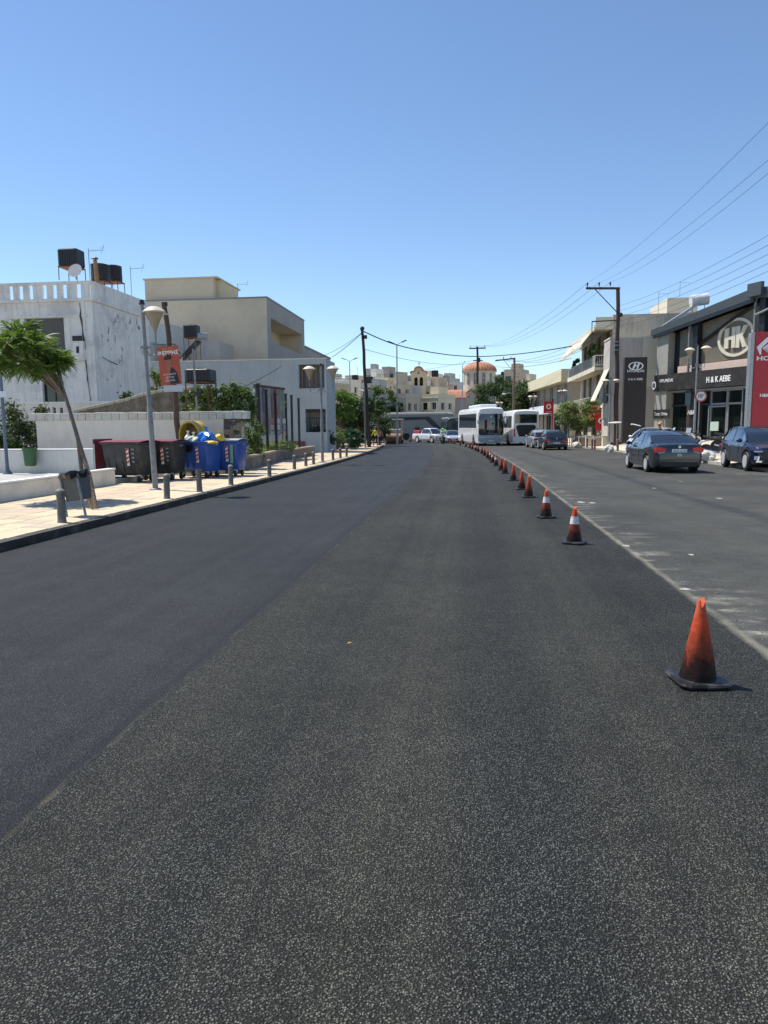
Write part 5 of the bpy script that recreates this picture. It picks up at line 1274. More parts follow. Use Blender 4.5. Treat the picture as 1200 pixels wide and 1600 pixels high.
clumps += [cc+Vector((.48, 0, -.42)), cc+Vector((.62, .1, -.30)), cc+Vector((.12, 0, -.40)), cc+Vector((.35, -.2, -.25)), cc+Vector((.62, -.2, -.38)), cc+Vector((.75, .1, -.22)), cc+Vector((.2, -.4, -.36)), cc+Vector((-.3, -.5, -.34)), cc+Vector((-.8, -.2, -.3))]
def frond_pose():
    c_ = rs.choice(clumps); a = rs.uniform(0, 6.28); pitch = rs.uniform(-.75, .85)
    p = c_+Vector((math.cos(a)*.05, math.sin(a)*.05, rs.uniform(-.05, .05)))
    return p, rs.gauss(0, .35), pitch, a
for k in range(290):
    p, r1, r2, r3 = frond_pose(); o = fr[k] if k < 2 else fr[k % 2].copy()
    if k >= 2: C.objects.link(o)
    o.parent = tr; o.location = p; q_ = rs.uniform(.65, 1.05); o.scale = (q_,)*3; o.rotation_euler = (r1, r2, r3)
src = fr[1].data; sv = [v_.co.copy() for v_ in src.vertices]; sf = [list(p_.vertices) for p_ in src.polygons]; b = MB()
for k in range(1000):
    p, r1, r2, r3 = frond_pose(); m_ = Matrix.Translation(p) @ Matrix.Rotation(r3, 4, 'Z') @ Matrix.Rotation(r2, 4, 'Y') @ Matrix.Rotation(r1, 4, 'X') @ Matrix.Scale(rs.uniform(.7, 1.05), 4)
    b.add([m_ @ v_ for v_ in sv], sf)
b.build('foliage', lf_jac, tr, kind='stuff')
# dark hedge behind sign post
shrub('big dark green bush behind the white wall at the far left', (GX(35, 25.5, 660), 25.7, 1.15), (1.15, .9, 1.5), 4200, .07, lf_olive, 1, clump=30)
shrub('dark bush right beside the sign post at the picture edge', (GX(-20, 24, 660), 24.2, 1.1), (1.0, .8, 1.2), 2200, .07, lf_dark, 2, clump=20)
# climbers behind the garden wall
shrub('leafy climber heap left of the thin pole, above the garden wall', (GX(299, 27.8, 620), 27.8, 2.5), (.55, .5, 1.0), 1500, .075, lf_mid, 3, clump=14, base=.0)
shrub('sunlit climber heap in the middle above the garden wall', (GX(330, 27.4, 625), 27.4, 2.35), (.7, .6, .75), 2300, .075, lf_lime, 4, clump=18, base=.0)
shrub('large climber heap at the right end above the garden wall', (GX(362, 27.2, 622), 27.4, 2.3), (.75, .7, 1.0), 3000, .075, lf_mid, 5, clump=22, base=0)
shrub('small light green bush behind the lamp post and stone wall', (GX(247, 29.5, 590), 29.7, 3.4), (.5, .5, .8), 1200, .08, lf_lime, 6, clump=12, base=1.5)
shrub('dark weeds under the peeling side wall', (GX(205, 33, 612), 33, 2.7), (1.0, .5, .6), 1200, .09, lf_dark, 8, clump=12, base=1.4)
shrub('straggling plant growing between the stone end and the hoarding', (GX(397, 29.5, 690), 29.7, .95), (.45, .6, 1.2), 1500, .065, lf_mid, 9, clump=16, base=0)
shrub('yellow-green weeds along the foot of the steel posts', (GX(430, 36, 708), 36.5, .45), (.85, 3.2, .45), 1700, .06, lf_lime, 10, clump=26, stems=0, base=0)
shrub('climbing shoots on the right end of the hoarding', (GX(438, 37, 655), 37.2, 2.6), (.25, .35, .9), 420, .06, lf_lime, 12, clump=8, stems=1, base=0)
shrub('rounded yellow-green bush by the left pavement', (GX(524, 52, 690), 52, .95), (.85, .8, .85), 2600, .075, lf_lime, 13, clump=20)
shrub('dark brown-green bush between porch and rounded bush', (GX(503, 49, 692), 49.3, .9), (.9, .9, .8), 1600, .075, lf_olive, 14, clump=16)
shrub('dark green low bush by two bollards, before the red striped board', (GX(549, 55, 697), 55, .55), (1.0, .9, .75), 2800, .07, leafmat('leaf_green', (.01, .05, .018), (.03, .13, .045)), 15, clump=22)
def tree(label, c, r, n, s_, mat, seed, base, trunks=1, group=None, clump=26, lean=0, tr_=.12, name='leafy_tree'):
    rs = random.Random(seed); t = thing(name, label, 'tree', (c[0], c[1], base), 0, group); z = c[2]-base
    b = MB(); leaves(b, (0, 0, z), r, int(n*1.5), s_*1.1, rs, clump=int(clump*1.4)); b.build('crown', mat, t, kind='stuff')
    for k in range(trunks):
        a = rs.uniform(0, 6.28); x0_ = (k-(trunks-1)/2)*.3+lean
        trunkmesh([(x0_, 0, -.1), (x0_*.7+rs.uniform(-.1, .1), 0, z*.4), (rs.uniform(-.2, .2), rs.uniform(-.2, .2), z*.75)], tr_, tr_*.5, 'trunk', bark, t)
    for k in range(5):
        a = rs.uniform(0, 6.28); trunkmesh([(0, 0, z*.6), (math.cos(a)*r[0]*.5, math.sin(a)*r[1]*.5, z), (math.cos(a)*r[0]*.8, math.sin(a)*r[1]*.8, z+r[2]*.4)], tr_*.5, tr_*.12, 'branch', bark, t, 6)
    return t
tree('bright green feathery tree left of the leaning dark pole', (GX(530, 58, 640), 58, 3.1), (1.75, 1.6, 1.15), 4200, .11, lf_jac, 31, -.3, 3)
tree('darker tree behind the bright green feathery tree', (GX(553, 62, 645), 64, 3.0), (1.5, 1.4, 1.6), 3600, .12, lf_dark, 32, -.35, 2)
tree('tree with small leaves right of the leaning dark pole', (GX(588, 68, 630), 70, 4.0), (1.6, 1.5, 1.4), 2600, .12, lf_mid, 33, -.4, 1)
tree('low dark tree mass behind the worker', (GX(570, 75, 665), 78, 1.6), (2.4, 1.4, 1.8), 3000, .14, lf_dark, 34, -.5, 2)
tree('large dark evergreen tree behind the second coach, left one', (GX(785, 108, 625), 110, 4.8), (3.9, 3.2, 3.6), 9000, .18, lf_dark, 35, -.6, 3, clump=44, tr_=.25)
tree('large dark evergreen tree behind the second coach, right one', (GX(815, 104, 625), 106, 4.2), (3.0, 3.0, 3.4), 7000, .18, lf_dark, 36, -.6, 2, clump=36, tr_=.25)
tree('lime green shrubby tree below the church dome', (GX(752, 112, 640), 114, 3.6), (2.2, 1.8, 1.7), 3600, .16, leafmat('leaf_fresh', (.045, .12, .02), (.12, .24, .045)), 37, -.6, 2)
tree('broad pale green tree in front of the yellow building', (GX(908, 62, 650), 63.5, 2.35), (1.7, 1.5, 1.35), 5200, .10, lf_lime, 38, -.2, 3, clump=34)
shrub('red-flowering bush right of the broad pale green tree', (GX(937, 60, 645), 60.6, 2.4), (.7, .6, .7), 900, .08, leafmat('flowers_red', (.10, .14, .03), (.62, .18, .04)), 39, clump=12, base=0)
shrub('potted green plants on the upper balcony of the apartment block', (GX(935, 62, 548), 62.5, ZZ(935, 552, 62)), (.7, 1.6, .75), 1100, .11, lf_mid, 40, clump=14, stems=1, name='balcony_plant', cat='plant')
shrub('dark green plant at the far end of the upper balcony', (GX(898, 74, 568), 74, ZZ(898, 568, 74)), (.5, .9, .55), 500, .11, leafmat('leaf_green', (0, 0, 0), (0, 0, 0)), 41, clump=8, stems=1, name='balcony_plant', cat='plant')
# planters and fence on the right pavement
for i, (px, Y) in enumerate(((910, 61), (921, 60), (934, 58.5), (947, 57.5))):
    t = thing('planter_block', ('pale concrete planter below the broad tree', 'second pale planter from the left below the broad tree', 'tan planter before the small red sign', 'broad tan planter beside the lamp post')[i], 'planter', (GX(px, Y, 690), Y, g(Y)+.12))
    MB().b2(-.3, .3, -.25, .25, 0, .75+.1*(i % 2)).build('box', (M('planter_tan', (.42, .33, .25), .9, var=.15), lcream)[i % 2], t, bevel=.02); MB().b2(-.34, .34, -.29, .29, .752+.1*(i % 2), .8+.1*(i % 2)).build('rim', lcream, t)
t = thing('picket_fence', 'low fence of pale pickets under the broad pale green tree', 'fence', (GX(897, 62.5, 690), 62.2, g(62)+.12))
for i in range(14): MB().b2(-.9+i*.15, -.9+i*.15+.06, 0, .03, 0, .95).build('picket', M('picket_grey', (.40, .42, .42), .7), t)
MB().b2(-.95, 1.2, .032, .06, .7, .78).build('rail', M('picket_grey', (0, 0, 0)), t)

# ---------------------------------------------------------------- vehicles
def interp(tab, x):
    if x <= tab[0][0]: return tab[0][1]
    for (a, b_), (c_, d) in zip(tab, tab[1:]):
        if x <= c_: return b_+(d-b_)*(x-a)/(c_-a)
    return tab[-1][1]
def wheels(t, L, W, ws, r, rim, wz=None):
    for s_ in ws:
        for sd_ in (-1, 1):
            x = sd_*(W/2-.10); w_ = MB().lathe([(r*.60, -.1), (r*.93, -.1), (r, -.07), (r, .07), (r*.93, .1), (r*.60, .1)], (x, s_, r), 22, Matrix.Rotation(R(90), 3, 'Y')).build('wheel', rubber, t, smooth=True)
            b = MB(); xo = x+sd_*.085
            b.cyl((xo-.01, s_, r), (xo+.012, s_, r), r*.22, n=12)
            for k in range(7):
                a = k*6.283/7; b.box((xo+sd_*.006, s_+math.cos(a)*r*.40, r+math.sin(a)*r*.40), (.02, r*.42, r*.10), rx=a)
            b.lathe([(r*.58, -.02), (r*.66, -.02), (r*.66, .03), (r*.58, .03)], (xo, s_, r), 22, Matrix.Rotation(R(90), 3, 'Y'))
            b.build('rim', rim, w_); MB().cyl((x-.02, s_, r), (x+sd_*.06, s_, r), r*.6, n=16).build('wheel_hub', blackm, w_)
alloy = M('alloy', (.55, .56, .57), .4, metal=.3)
def car(label, loc, rz, kind, paint, group=None, plate='', cat='car', name='parked_car'):
    P_ = {'sedan': dict(L=4.5, W=1.80, r=.31, top=[(0, .78), (.06, 1.0), (.55, 1.06), (1.1, 1.0), (3.15, .97), (3.9, .86), (4.35, .72), (4.5, .52)], roof=[(.50, 1.05), (1.05, 1.33), (1.5, 1.45), (2.1, 1.49), (2.55, 1.46), (3.0, 1.28), (3.45, .96)], hw=[(0, .68), (.12, .82), (.5, .88), (1, .90), (3.6, .90), (4.1, .82), (4.4, .66), (4.5, .50)]),
          'hatch': dict(L=4.2, W=1.78, r=.31, top=[(0, .70), (.05, .92), (.3, .98), (1.0, .98), (2.95, .96), (3.6, .86), (4.05, .72), (4.2, .52)], roof=[(.12, .97), (.45, 1.33), (.8, 1.45), (1.6, 1.50), (2.25, 1.46), (2.8, 1.25), (3.2, .95)], hw=[(0, .70), (.12, .82), (.5, .88), (1, .89), (3.3, .89), (3.8, .82), (4.1, .66), (4.2, .5)]),
          'suv': dict(L=4.35, W=1.83, r=.36, top=[(0, .85), (.05, 1.03), (.3, 1.08), (1.0, 1.07), (3.05, 1.06), (3.75, .98), (4.2, .86), (4.35, .62)], roof=[(.12, 1.07), (.4, 1.45), (.8, 1.58), (1.6, 1.62), (2.3, 1.58), (2.85, 1.38), (3.3, 1.05)], hw=[(0, .74), (.12, .85), (.5, .90), (1, .915), (3.5, .915), (3.95, .86), (4.25, .76), (4.35, .62)]),
          'pickup': dict(L=5.2, W=1.82, r=.38, top=[(0, .95), (.05, 1.12), (1.0, 1.12), (2.2, 1.13), (4.0, 1.12), (4.8, 1.02), (5.1, .9), (5.2, .65)], roof=[(1.85, 1.12), (2.0, 1.62), (2.3, 1.75), (3.1, 1.77), (3.5, 1.70), (4.2, 1.12)], hw=[(0, .86), (.3, .90), (4.5, .91), (5.0, .84), (5.2, .66)])}[kind]
    t = thing(name, label, cat, loc, rz, group); L, W, r = P_['L'], P_['W'], P_['r']; c0 = -L/2
    wsr, wsf = {'sedan': (.93, 3.57), 'hatch': (.75, 3.35), 'suv': (.80, 3.48), 'pickup': (1.15, 4.25)}[kind]
    z0 = .20 if kind in ('sedan', 'hatch') else .27
    def bot(s_):
        z = z0+.12*max(0, 1-s_/.3)+.06*max(0, 1-(L-s_)/.3)
        for wc in (wsr, wsf):
            d = abs(s_-wc); Rr = r+.055
            if d < Rr: z = max(z, r+math.sqrt(Rr*Rr-d*d))
        return z
    st = sorted(set([0, .03, .08, .15, .3, .5] + [round(.7+i*.15, 3) for i in range(int((L-1.4)/.15)+1)] + [L-.5, L-.3, L-.15, L-.06, L] + [wc+dx for wc in (wsr, wsf) for dx in (-r-.056, -r-.05, -r*.95, -r*.8, -r*.55, -r*.25, 0, r*.25, r*.55, r*.8, r*.95, r+.05, r+.056)]))
    st = [s_ for s_ in st if 0 <= s_ <= L]; secs = []
    for s_ in st:
        zb_, zt, h_ = bot(s_), interp(P_['top'], s_), interp(P_['hw'], s_); zb_ = min(zb_, zt-.12); d = zt-zb_
        half = [(h_*.93, zb_), (h_*.99, zb_+d*.12), (h_*1.0, zb_+d*.42), (h_*.985, zb_+d*.60), (h_*.995, zb_+d*.68), (h_*.955, zt-.05), (h_*.90, zt), (h_*.55, zt+.012)]
        secs.append([(x, c0+s_, z) for x, z in half]+[(0, c0+s_, zt+.018)]+[(-x, c0+s_, z) for x, z in half[::-1]]+[(0, c0+s_, zb_)])
    b = MB(); b.loft(secs); b.build('body', paint, t, smooth=True)
    rf = P_['roof']; s0, s1 = rf[0][0], rf[-1][0]; secs = []; n_ = 22; caps = []
    def gh(s_, off=0, zoff=0):
        zt = interp(rf, s_); zb_ = interp(P_['top'], s_)-.02; h_ = interp(P_['hw'], s_)*.90; f = max(0, (zt-zb_))/.52
        hr = h_-.17*f; zt = max(zt, zb_+.004)
        return [(h_+off, c0+s_, zb_), (hr+.025+off, c0+s_, zb_+(zt-zb_)*.86+zoff*.4), (hr-.06, c0+s_, zt+zoff), (0, c0+s_, zt+.02+zoff), (-hr+.06, c0+s_, zt+zoff), (-hr-.025-off, c0+s_, zb_+(zt-zb_)*.86+zoff*.4), (-h_-off, c0+s_, zb_)]
    b = MB(); b.loft([gh(s0+(s1-s0)*i/n_) for i in range(n_+1)]); b.build('windows', carglass, t, smooth=True)
    # roof skin and pillars, standing a little proud of the glass
    ra = [q_[0] for q_ in rf if q_[1] > interp(rf, 99)*0+max(z for _, z in rf)-.18]; a0, a1 = ra[0]-.02, ra[-1]+.02
    b = MB(); sec = []
    for i in range(13):
        s_ = a0+(a1-a0)*i/12; q_ = gh(s_, .008, .012); q2 = gh(s_, 0, -.02)
        sec.append([q_[1], q_[2], q_[3], q_[4], q_[5], (q2[4][0], q2[4][1], q2[4][2]), (q2[2][0], q2[2][1], q2[2][2])])
    b.loft(sec); b.build('roof', paint, t, smooth=True)
    def edge(s_, side, off=.012):
        q_ = gh(s_); a = Vector(q_[1]); a.x += off; a.z += .0
        return Vector((a.x*side, a.y, a.z))
    for side in (-1, 1):
        for (sa, sb) in ((s0+.02, a0+.02), (s1-.03, a1-.02)):
            b = MB(); pts = [edge(sa+(sb-sa)*i/6, side, .0)+Vector((-.015*side, 0, .012)) for i in range(7)]
            b.tube(pts, .036, 6); b.build('pillar', paint, t, smooth=True)
        sm_ = (s0+s1)/2-.1
        for sp_, wd in ((sm_, .035), (s0+.62 if kind != 'pickup' else s0+.12, .07)):
            q_ = gh(sp_); A_ = Vector(q_[0]); B_ = Vector(q_[1]); A_.x = abs(A_.x)*side+.004*side; B_.x = abs(B_.x)*side+.006*side
            b = MB(); b.add([A_+Vector((0, -wd, 0)), A_+Vector((0, wd, 0)), B_+Vector((0, wd*.8, 0)), B_+Vector((0, -wd*.8, 0))]+[v_-Vector((.03*side, 0, 0)) for v_ in (A_+Vector((0, -wd, 0)), A_+Vector((0, wd, 0)), B_+Vector((0, wd*.8, 0)), B_+Vector((0, -wd*.8, 0)))], [(0, 1, 2, 3), (4, 5, 6, 7), (0, 1, 5, 4), (1, 2, 6, 5), (2, 3, 7, 6), (3, 0, 4, 7)]); b.build('door_pillar', paint if sp_ != sm_ else blackm, t)
        hwm = interp(P_['hw'], s1-.2)
        MB().sph((side*(hwm+.07), c0+s1-.32, interp(P_['top'], s1-.3)+.05), (.11, .06, .075), 12, 8).build('mirror', paint, t, smooth=True)
        for ds in ((sm_-.62), (sm_+.32)): MB().box((side*(interp(P_['hw'], ds)*.985), c0+ds, interp(P_['top'], ds)-.17), (.03, .18, .025)).build('door_handle', chrome if kind == 'sedan' else paint, t)
        x_ = side*interp(P_['hw'], 2)*1.0
        b = MB(); zs = interp(P_['top'], 2)
        for ds in (sm_, sm_+1.02, sm_-.85): b.box((side*(interp(P_['hw'], ds)*1.0-.003), c0+ds, (z0+zs)/2+.03), (.008, .008, zs-z0-.24))
        b.build('door_gap', blackm, t, kind='stuff')
    wheels(t, L, W, (c0+wsr, c0+wsf), r, alloy)
    # rear
    zt = interp(P_['top'], .06)
    for side in (-1, 1):
        lz = zt-.16; b = MB()
        b.prism([(side*.46, lz-.05), (side*.80, lz-.09), (side*.845, lz+.06), (side*.62, lz+.085), (side*.46, lz+.04)], .16, 'xz', c0-.012 if kind != 'sedan' else c0-.015); b.build('tail_lamp', redlamp, t)
        MB().prism([(side*.50, lz-.062), (side*.74, lz-.10), (side*.70, lz-.125), (side*.50, lz-.09)], .1, 'xz', c0-.01).build('reversing_lamp', M('lamp_silver', (.5, .5, .5), .25), t)
        fz_ = interp(P_['top'], L-.2)-.13
        MB().box((side*.66, c0+L-.14, fz_), (.34, .2, .09 if kind != 'suv' else .05), side*R(-24)).build('headlight', headglass, t)
        if kind == 'suv':
            MB().box((side*.74, c0+L-.13, fz_-.23), (.17, .12, .13), side*R(-25)).build('lower_headlight', headglass, t)
            MB().prism([(side*.52, .36), (side*.80, .36), (side*.74, .56), (side*.70, .56), (side*.72, .42), (side*.56, .42)], .06, 'xz', c0+L-.06).build('bumper_insert', chrome, t)
    MB().box((0, c0+.03, z0+.13), (1.25, .12, .16)).build('rear_skirt', blackm, t)
    MB().box((0, c0+.00, z0+.29), (1.42, .05, .03)).build('bumper_line', paint if kind != 'hatch' else chrome, t)
    pz__ = zt-.19 if kind == 'sedan' else (zt-.38)
    pl_ = MB().box((0, c0-.022, pz__), (.50, .02, .11)).build('number_plate', signwhite, t)
    if plate: text('lettering', plate, .095, signblack, pl_, (0, c0-.033, pz__-.035), ext=.002, sx=1.15)
    MB().ring((0, c0-.02, zt-.055), .02, .045, .01, 16).build('badge', chrome, t)
    MB().box((0, c0+L-.03, interp(P_['top'], L)-.1 if kind != 'suv' else .62), (1.0 if kind != 'suv' else 1.2, .10, .16 if kind != 'suv' else .3)).build('grille', blackm, t)
    MB().box((0, c0+L+.02, .40), (.48, .02, .10)).build('front_plate', signwhite, t)
    MB().box((0, c0+s0+.5, interp(rf, s0+.35)+.0), (.36, .05, .03)).build('brake_lamp', redlamp, t)
    return t
def paintm(n, c_): return M('paint_'+n, c_, .28, metal=.25, var=.03, coat=.9)
p_grey = paintm('slate', (.022, .027, .038)); p_blue = paintm('night_blue', (.010, .016, .045)); p_silver = paintm('silver', (.34, .36, .38)); p_black = paintm('black', (.018, .018, .022)); p_white = paintm('white', (.72, .72, .71))
sed = car('dark slate grey saloon car seen from behind with red tail lamps', (7.25, 28.35, g(28.3)), R(2.0), 'sedan', p_grey, 'cars on the right', 'HKX 6133')
MB().box((0, -2.275, .66), (.16, .01, .09)).build('small_sticker', M('sticker_green', (.45, .55, .42), .5), sed)
MB().box((0, -1.45, 1.19), (.42, .06, .05)).build('red_parcel', sred, sed)
car('dark blue SUV facing the camera, cut off by the right edge', (11.02, 28.75, g(28)+.0), R(177), 'suv', p_blue, 'cars on the right')
car('black hatchback parked behind the silver car, seen from behind', (6.35, 56.5, g(56)), R(3), 'hatch', p_black, 'cars on the right', 'IZM 4127')
car('silver hatchback half hidden left of the black hatchback', (5.9, 61.8, g(61)), R(5), 'hatch', p_silver, 'cars on the right')
car('white hatchback on the forecourt behind the dark grey saloon', (GX(1019, 42, 690), 42, fz(GX(1019, 42, 690), 42)), R(146), 'hatch', p_white, 'cars on the right')
car('small pale car beside the green bus', (GX(706, 84, 690), 86, g(84)), R(186), 'hatch', paintm('ice_blue', (.45, .50, .58)), 'cars far down the street')
pk = car('white pickup truck with a red load on its bed', (GX(671, 86, 690), 87, g(86)), R(218), 'pickup', p_white, 'cars far down the street', cat='pickup', name='pickup_truck')
MB().b2(-.8, .8, -2.45, -1.0, 1.14, 1.5).build('red_load', sred, pk, bevel=.08)

# coaches
def rbox(mb, W, L, z0, z1, taper=.06, r=.18, y0=0.0, n=9, nose=.25):
    secs = []
    for i in range(n+1):
        y = -L/2+L*i/n; secs.append(y)
    ys_ = [-L/2, -L/2+.12, -L/2+.4, L/2-.4, L/2-.12, L/2]; out = []
    for y in ys_:
        e = 1-(.06 if abs(abs(y)-L/2) < .01 else 0); zt = z1-(.14 if abs(abs(y)-L/2) < .01 else (.03 if abs(abs(y)-L/2) < .2 else 0)); h_ = W/2*e
        out.append([(h_*.97, y, z0), (h_, y, z0+.25), (h_, y, z0+(zt-z0)*.45), (h_-taper*.5, y, zt-.35), (h_-taper-.06, y, zt-.10), (h_-taper-.28, y, zt), (0, y, zt+.05), (-(h_-taper-.28), y, zt), (-(h_-taper-.06), y, zt-.10), (-(h_-taper*.5), y, zt-.35), (-h_, y, z0+(zt-z0)*.45), (-h_, y, z0+.25), (-h_*.97, y, z0)])
    mb.loft(out); return mb
cw = M('coach_white', (.84, .85, .84), .3, var=.03, coat=.6); cg = M('coach_grey_front', (.40, .45, .50), .3, var=.05, coat=.6)
def coach(label, loc, rz, W=2.55, L=12, H=3.65, front=True, group='coaches on the street', body=cw, extra=None, glassm=carglass, cat='coach', name='coach'):
    """local +y is the front"""
    t = thing(name, label, cat, loc, rz, group); b = MB(); rbox(b, W, L, .32, H, .05); b.build('body', body, t, smooth=True)
    for side in (-1, 1):
        y = -L/2+.7; k = 0; wy = (L-1.6)/6
        while k < 6:
            MB().add([(side*(W/2-.006+.012), y+.02, 1.75), (side*(W/2-.006+.012), y+wy-.03, 1.75), (side*(W/2-.006), y+wy-.03, H-.55), (side*(W/2-.006), y+.02, H-.55)]+[(side*(W/2-.09), y+.02, 1.75), (side*(W/2-.09), y+wy-.03, 1.75), (side*(W/2-.12), y+wy-.03, H-.55), (side*(W/2-.12), y+.02, H-.55)], [(0, 1, 2, 3), (4, 5, 6, 7), (0, 1, 5, 4), (1, 2, 6, 5), (2, 3, 7, 6), (3, 0, 4, 7)]).build('side_window', glassm, t); y += wy; k += 1
        for k in range(5): MB().box((side*(W/2+.001), -L/2+2.2+k*1.9, 1.1), (.01, .02, .95)).build('panel_seam', M('seam_grey', (.25, .26, .27), .6), t)
        MB().box((side*(W/2+.002), 0, 1.62), (.01, L-1, .02)).build('side_trim', M('seam_grey', (0, 0, 0)), t)
        for wy_ in (L/2-2.3, -L/2+2.9):
            MB().lathe([(.62, -.012), (.62, .012)], (side*(W/2-.0), wy_, .52), 20, Matrix.Rotation(R(90), 3, 'Y')).build('wheel_arch', blackm, t)
            w_ = MB().lathe([(.3, -.12), (.48, -.12), (.5, -.08), (.5, .08), (.48, .12), (.3, .12)], (side*(W/2-.08), wy_, .5), 22, Matrix.Rotation(R(90), 3, 'Y')).build('wheel', rubber, t, smooth=True)
            MB().lathe([(.30, 0), (.27, .03), (.12, .02), (.08, .06)], (side*(W/2-.0), wy_, .5), 18, Matrix.Rotation(R(90*side), 3, 'Y')).build('rim', alloy, w_)
    # front: windscreen wrapped round, lower panel, lamps
    yf = L/2
    b = MB(); sec = []
    for z, f, dy in ((1.08, .90, .03), (1.3, .95, .035), (2.3, .955, .02), (2.75, .93, .0), (H-.62, .88, -.02)):
        q_ = []
        for i in range(9):
            u_ = -1+2*i/8; q_.append((u_*W/2*f, yf+dy+.075-.07*u_**4, z))
        sec.append(q_)
    b.loft(sec, closed=False, caps=False); b.build('windscreen', glassm, t, smooth=True)
    b = MB(); sec = []
    for z, f, dy in ((.36, .92, .02), (.6, .975, .06), (.85, .975, .07), (1.06, .94, .04)):
        sec.append([((-1+2*i/8)*W/2*f, yf+dy+.01-.07*(-1+2*i/8)**4, z) for i in range(9)])
    b.loft(sec, closed=False, caps=False); b.build('front_panel', cg if front else body, t, smooth=True)
    for side in (-1, 1):
        MB().box((side*W*.38, yf+.04, .80), (.40, .14, .15), side*R(-14), ry=side*R(-14)).build('headlight', headglass, t)
        MB().tube([(side*W*.44, yf-.1, H-.45), (side*(W*.50), yf+.35, H-.55), (side*(W*.52), yf+.4, H-1.0)], .035, 6).build('mirror_arm', body, t); MB().sph((side*W*.52, yf+.38, H-1.3), (.10, .09, .30), 10, 8).build('mirror', body, t, smooth=True)
        b = MB(); b.tube([(side*.06, yf+.10, .74), (side*.5, yf+.10, .82), (side*.9, yf+.05, .95)], .02, 5); b.build('chrome_trim', chrome, t)
    MB().ring((0, yf+.12, .93), .06, .09, .01, 18).build('badge', chrome, t); MB().box((0, yf+.10, .52), (.52, .02, .12)).build('number_plate', signwhite, t)
    MB().box((-.1, yf+.06, 2.2), (.02, .02, .8)).build('wiper', M('seam_grey', (0, 0, 0)), t); MB().box((0, yf+.075, 2.82), (.2, .01, .1)).build('windscreen_label', signwhite, t)
    # rear: upper window, trapezoid engine grille, lamps
    yr = -L/2
    b = MB(); b.prism([(-W*.41, 2.2), (W*.41, 2.2), (W*.40, H-.42), (-W*.40, H-.42)], .08, 'xz', yr-.02); b.build('rear_window', glassm, t)
    MB().prism([(-W*.26, .92), (W*.26, .92), (W*.38, 1.85), (W*.30, 2.02), (-W*.30, 2.02), (-W*.38, 1.85)], .08, 'xz', yr-.02).build('engine_grille', M('grille_black', (.012, .012, .015), .35), t)
    for side in (-1, 1): MB().prism([(side*W*.44, .85), (side*W*.40, .9), (side*W*.41, 1.75), (side*W*.46, 1.65)], .12, 'xz', yr-.015).build('tail_lamp', redlamp, t)
    MB().box((0, yr-.02, .74), (.5, .02, .1)).build('number_plate', signwhite, t)
    return t
wa_ = coach('white touring coach with big dark windscreen facing the camera', (GX(762, 74, 690)-.85, 75.5, g(75)), R(190), L=12, H=3.72)
MB().b2(-.85, .85, -1.6, 4.6, 3.74, 4.06).build('roof_unit', cw, wa_, bevel=.12)
coach('white coach seen from behind with dark trapezoid engine grille', (GX(822, 74, 690)-1.0, 75.6, g(75)), R(6.5), L=11.5, H=3.45)
gb = coach('green and dark bus half hidden behind the white touring coach', (GX(708, 96, 690)-.1, 98, g(95)), R(187), L=10, H=3.1, body=M('bus_body_dark', (.03, .045, .045), .3), glassm=M('bus_dark', (.03, .045, .045), .2))
bgr = M('bus_green', (.16, .50, .10), .4); MB().b2(-1.30, 1.30, 4.9, 5.12, .35, 1.25).build('green_front', bgr, gb); MB().b2(-1.31, -1.27, -4.9, 4.88, .4, 1.65).b2(1.27, 1.31, -4.9, 4.88, .4, 1.65).build('green_side', bgr, gb); MB().b2(-1.1, 1.1, -4.8, 4.8, 3.08, 3.22).build('white_roof', cw, gb)
if 1: pass
gb['category'] = 'bus'
# long taupe coach standing across the road
tp = M('coach_taupe', (.30, .285, .25), .5, var=.06, vs=1); dkst = M('coach_stripe', (.035, .035, .045), .3)
Yt_ = 108; xL, xR = GX(585, Yt_, 670), GX(708, Yt_, 670)
t = thing('long_coach', 'long taupe coach with slanting dark stripe standing across the end of the road', 'coach', ((xL+xR)/2, Yt_, -.66), R(-1))
Lc = xR-xL; Hc = ZZ(650, 644, Yt_)+.66
b = MB(); o_ = []
for x in (-Lc/2, -Lc/2+.15, Lc/2-1.2, Lc/2-.35, Lc/2):
    e = .3 if abs(x) > Lc/2-.01 else (.05 if abs(x) > Lc/2-.4 else 0); h_ = 1.27
    o_.append([(x, y, z) for y, z in ((-h_+e, .35), (-h_, .6), (-h_, Hc*.6), (-h_+.05, Hc-.3), (-h_+.25, Hc-e*.5), (h_-.25, Hc-e*.5), (h_, Hc*.6), (h_, .6), (h_-e, .35))])
b.loft(o_); b.build('body', tp, t)
y_ = -1.30
MB().prism([(-Lc/2+.1, Hc-.82), (Lc*.21, Hc-.72), (Lc*.37, .95+.6), (Lc*.47, 1.5), (Lc*.47, 1.15), (Lc*.33, 1.15), (Lc*.155, Hc-1.1), (-Lc/2+.1, Hc-1.35)], .05, 'xz', y_-.02).build('stripe', dkst, t)
MB().b2(-Lc/2+.02, Lc*.44, y_-.0, y_+.06, Hc-.40, Hc-.20).build('roof_rail', M('rail_pale', (.55, .53, .48), .5), t)
MB().prism([(Lc*.39, 2.9), (Lc*.43, 3.35), (Lc*.485, 3.3), (Lc*.485, 1.9), (Lc*.44, 1.5), (Lc*.42, 2.3)], .06, 'xz', y_-.04).build('mirror_arm', blackm, t)
for x in (-Lc*.40, -Lc*.08, Lc*.36): MB().lathe([(.25, -.1), (.5, -.1), (.5, .1), (.25, .1)], (x, y_+.02, .52), 18, Matrix.Rotation(R(90), 3, 'X')).build('wheel', rubber, t)
for x in (-Lc*.31, -Lc*.26, Lc*.03, Lc*.06): MB().b2(x, x+.3, y_-.025, y_+.02, 1.5, 1.9).build('vent', dkst, t)
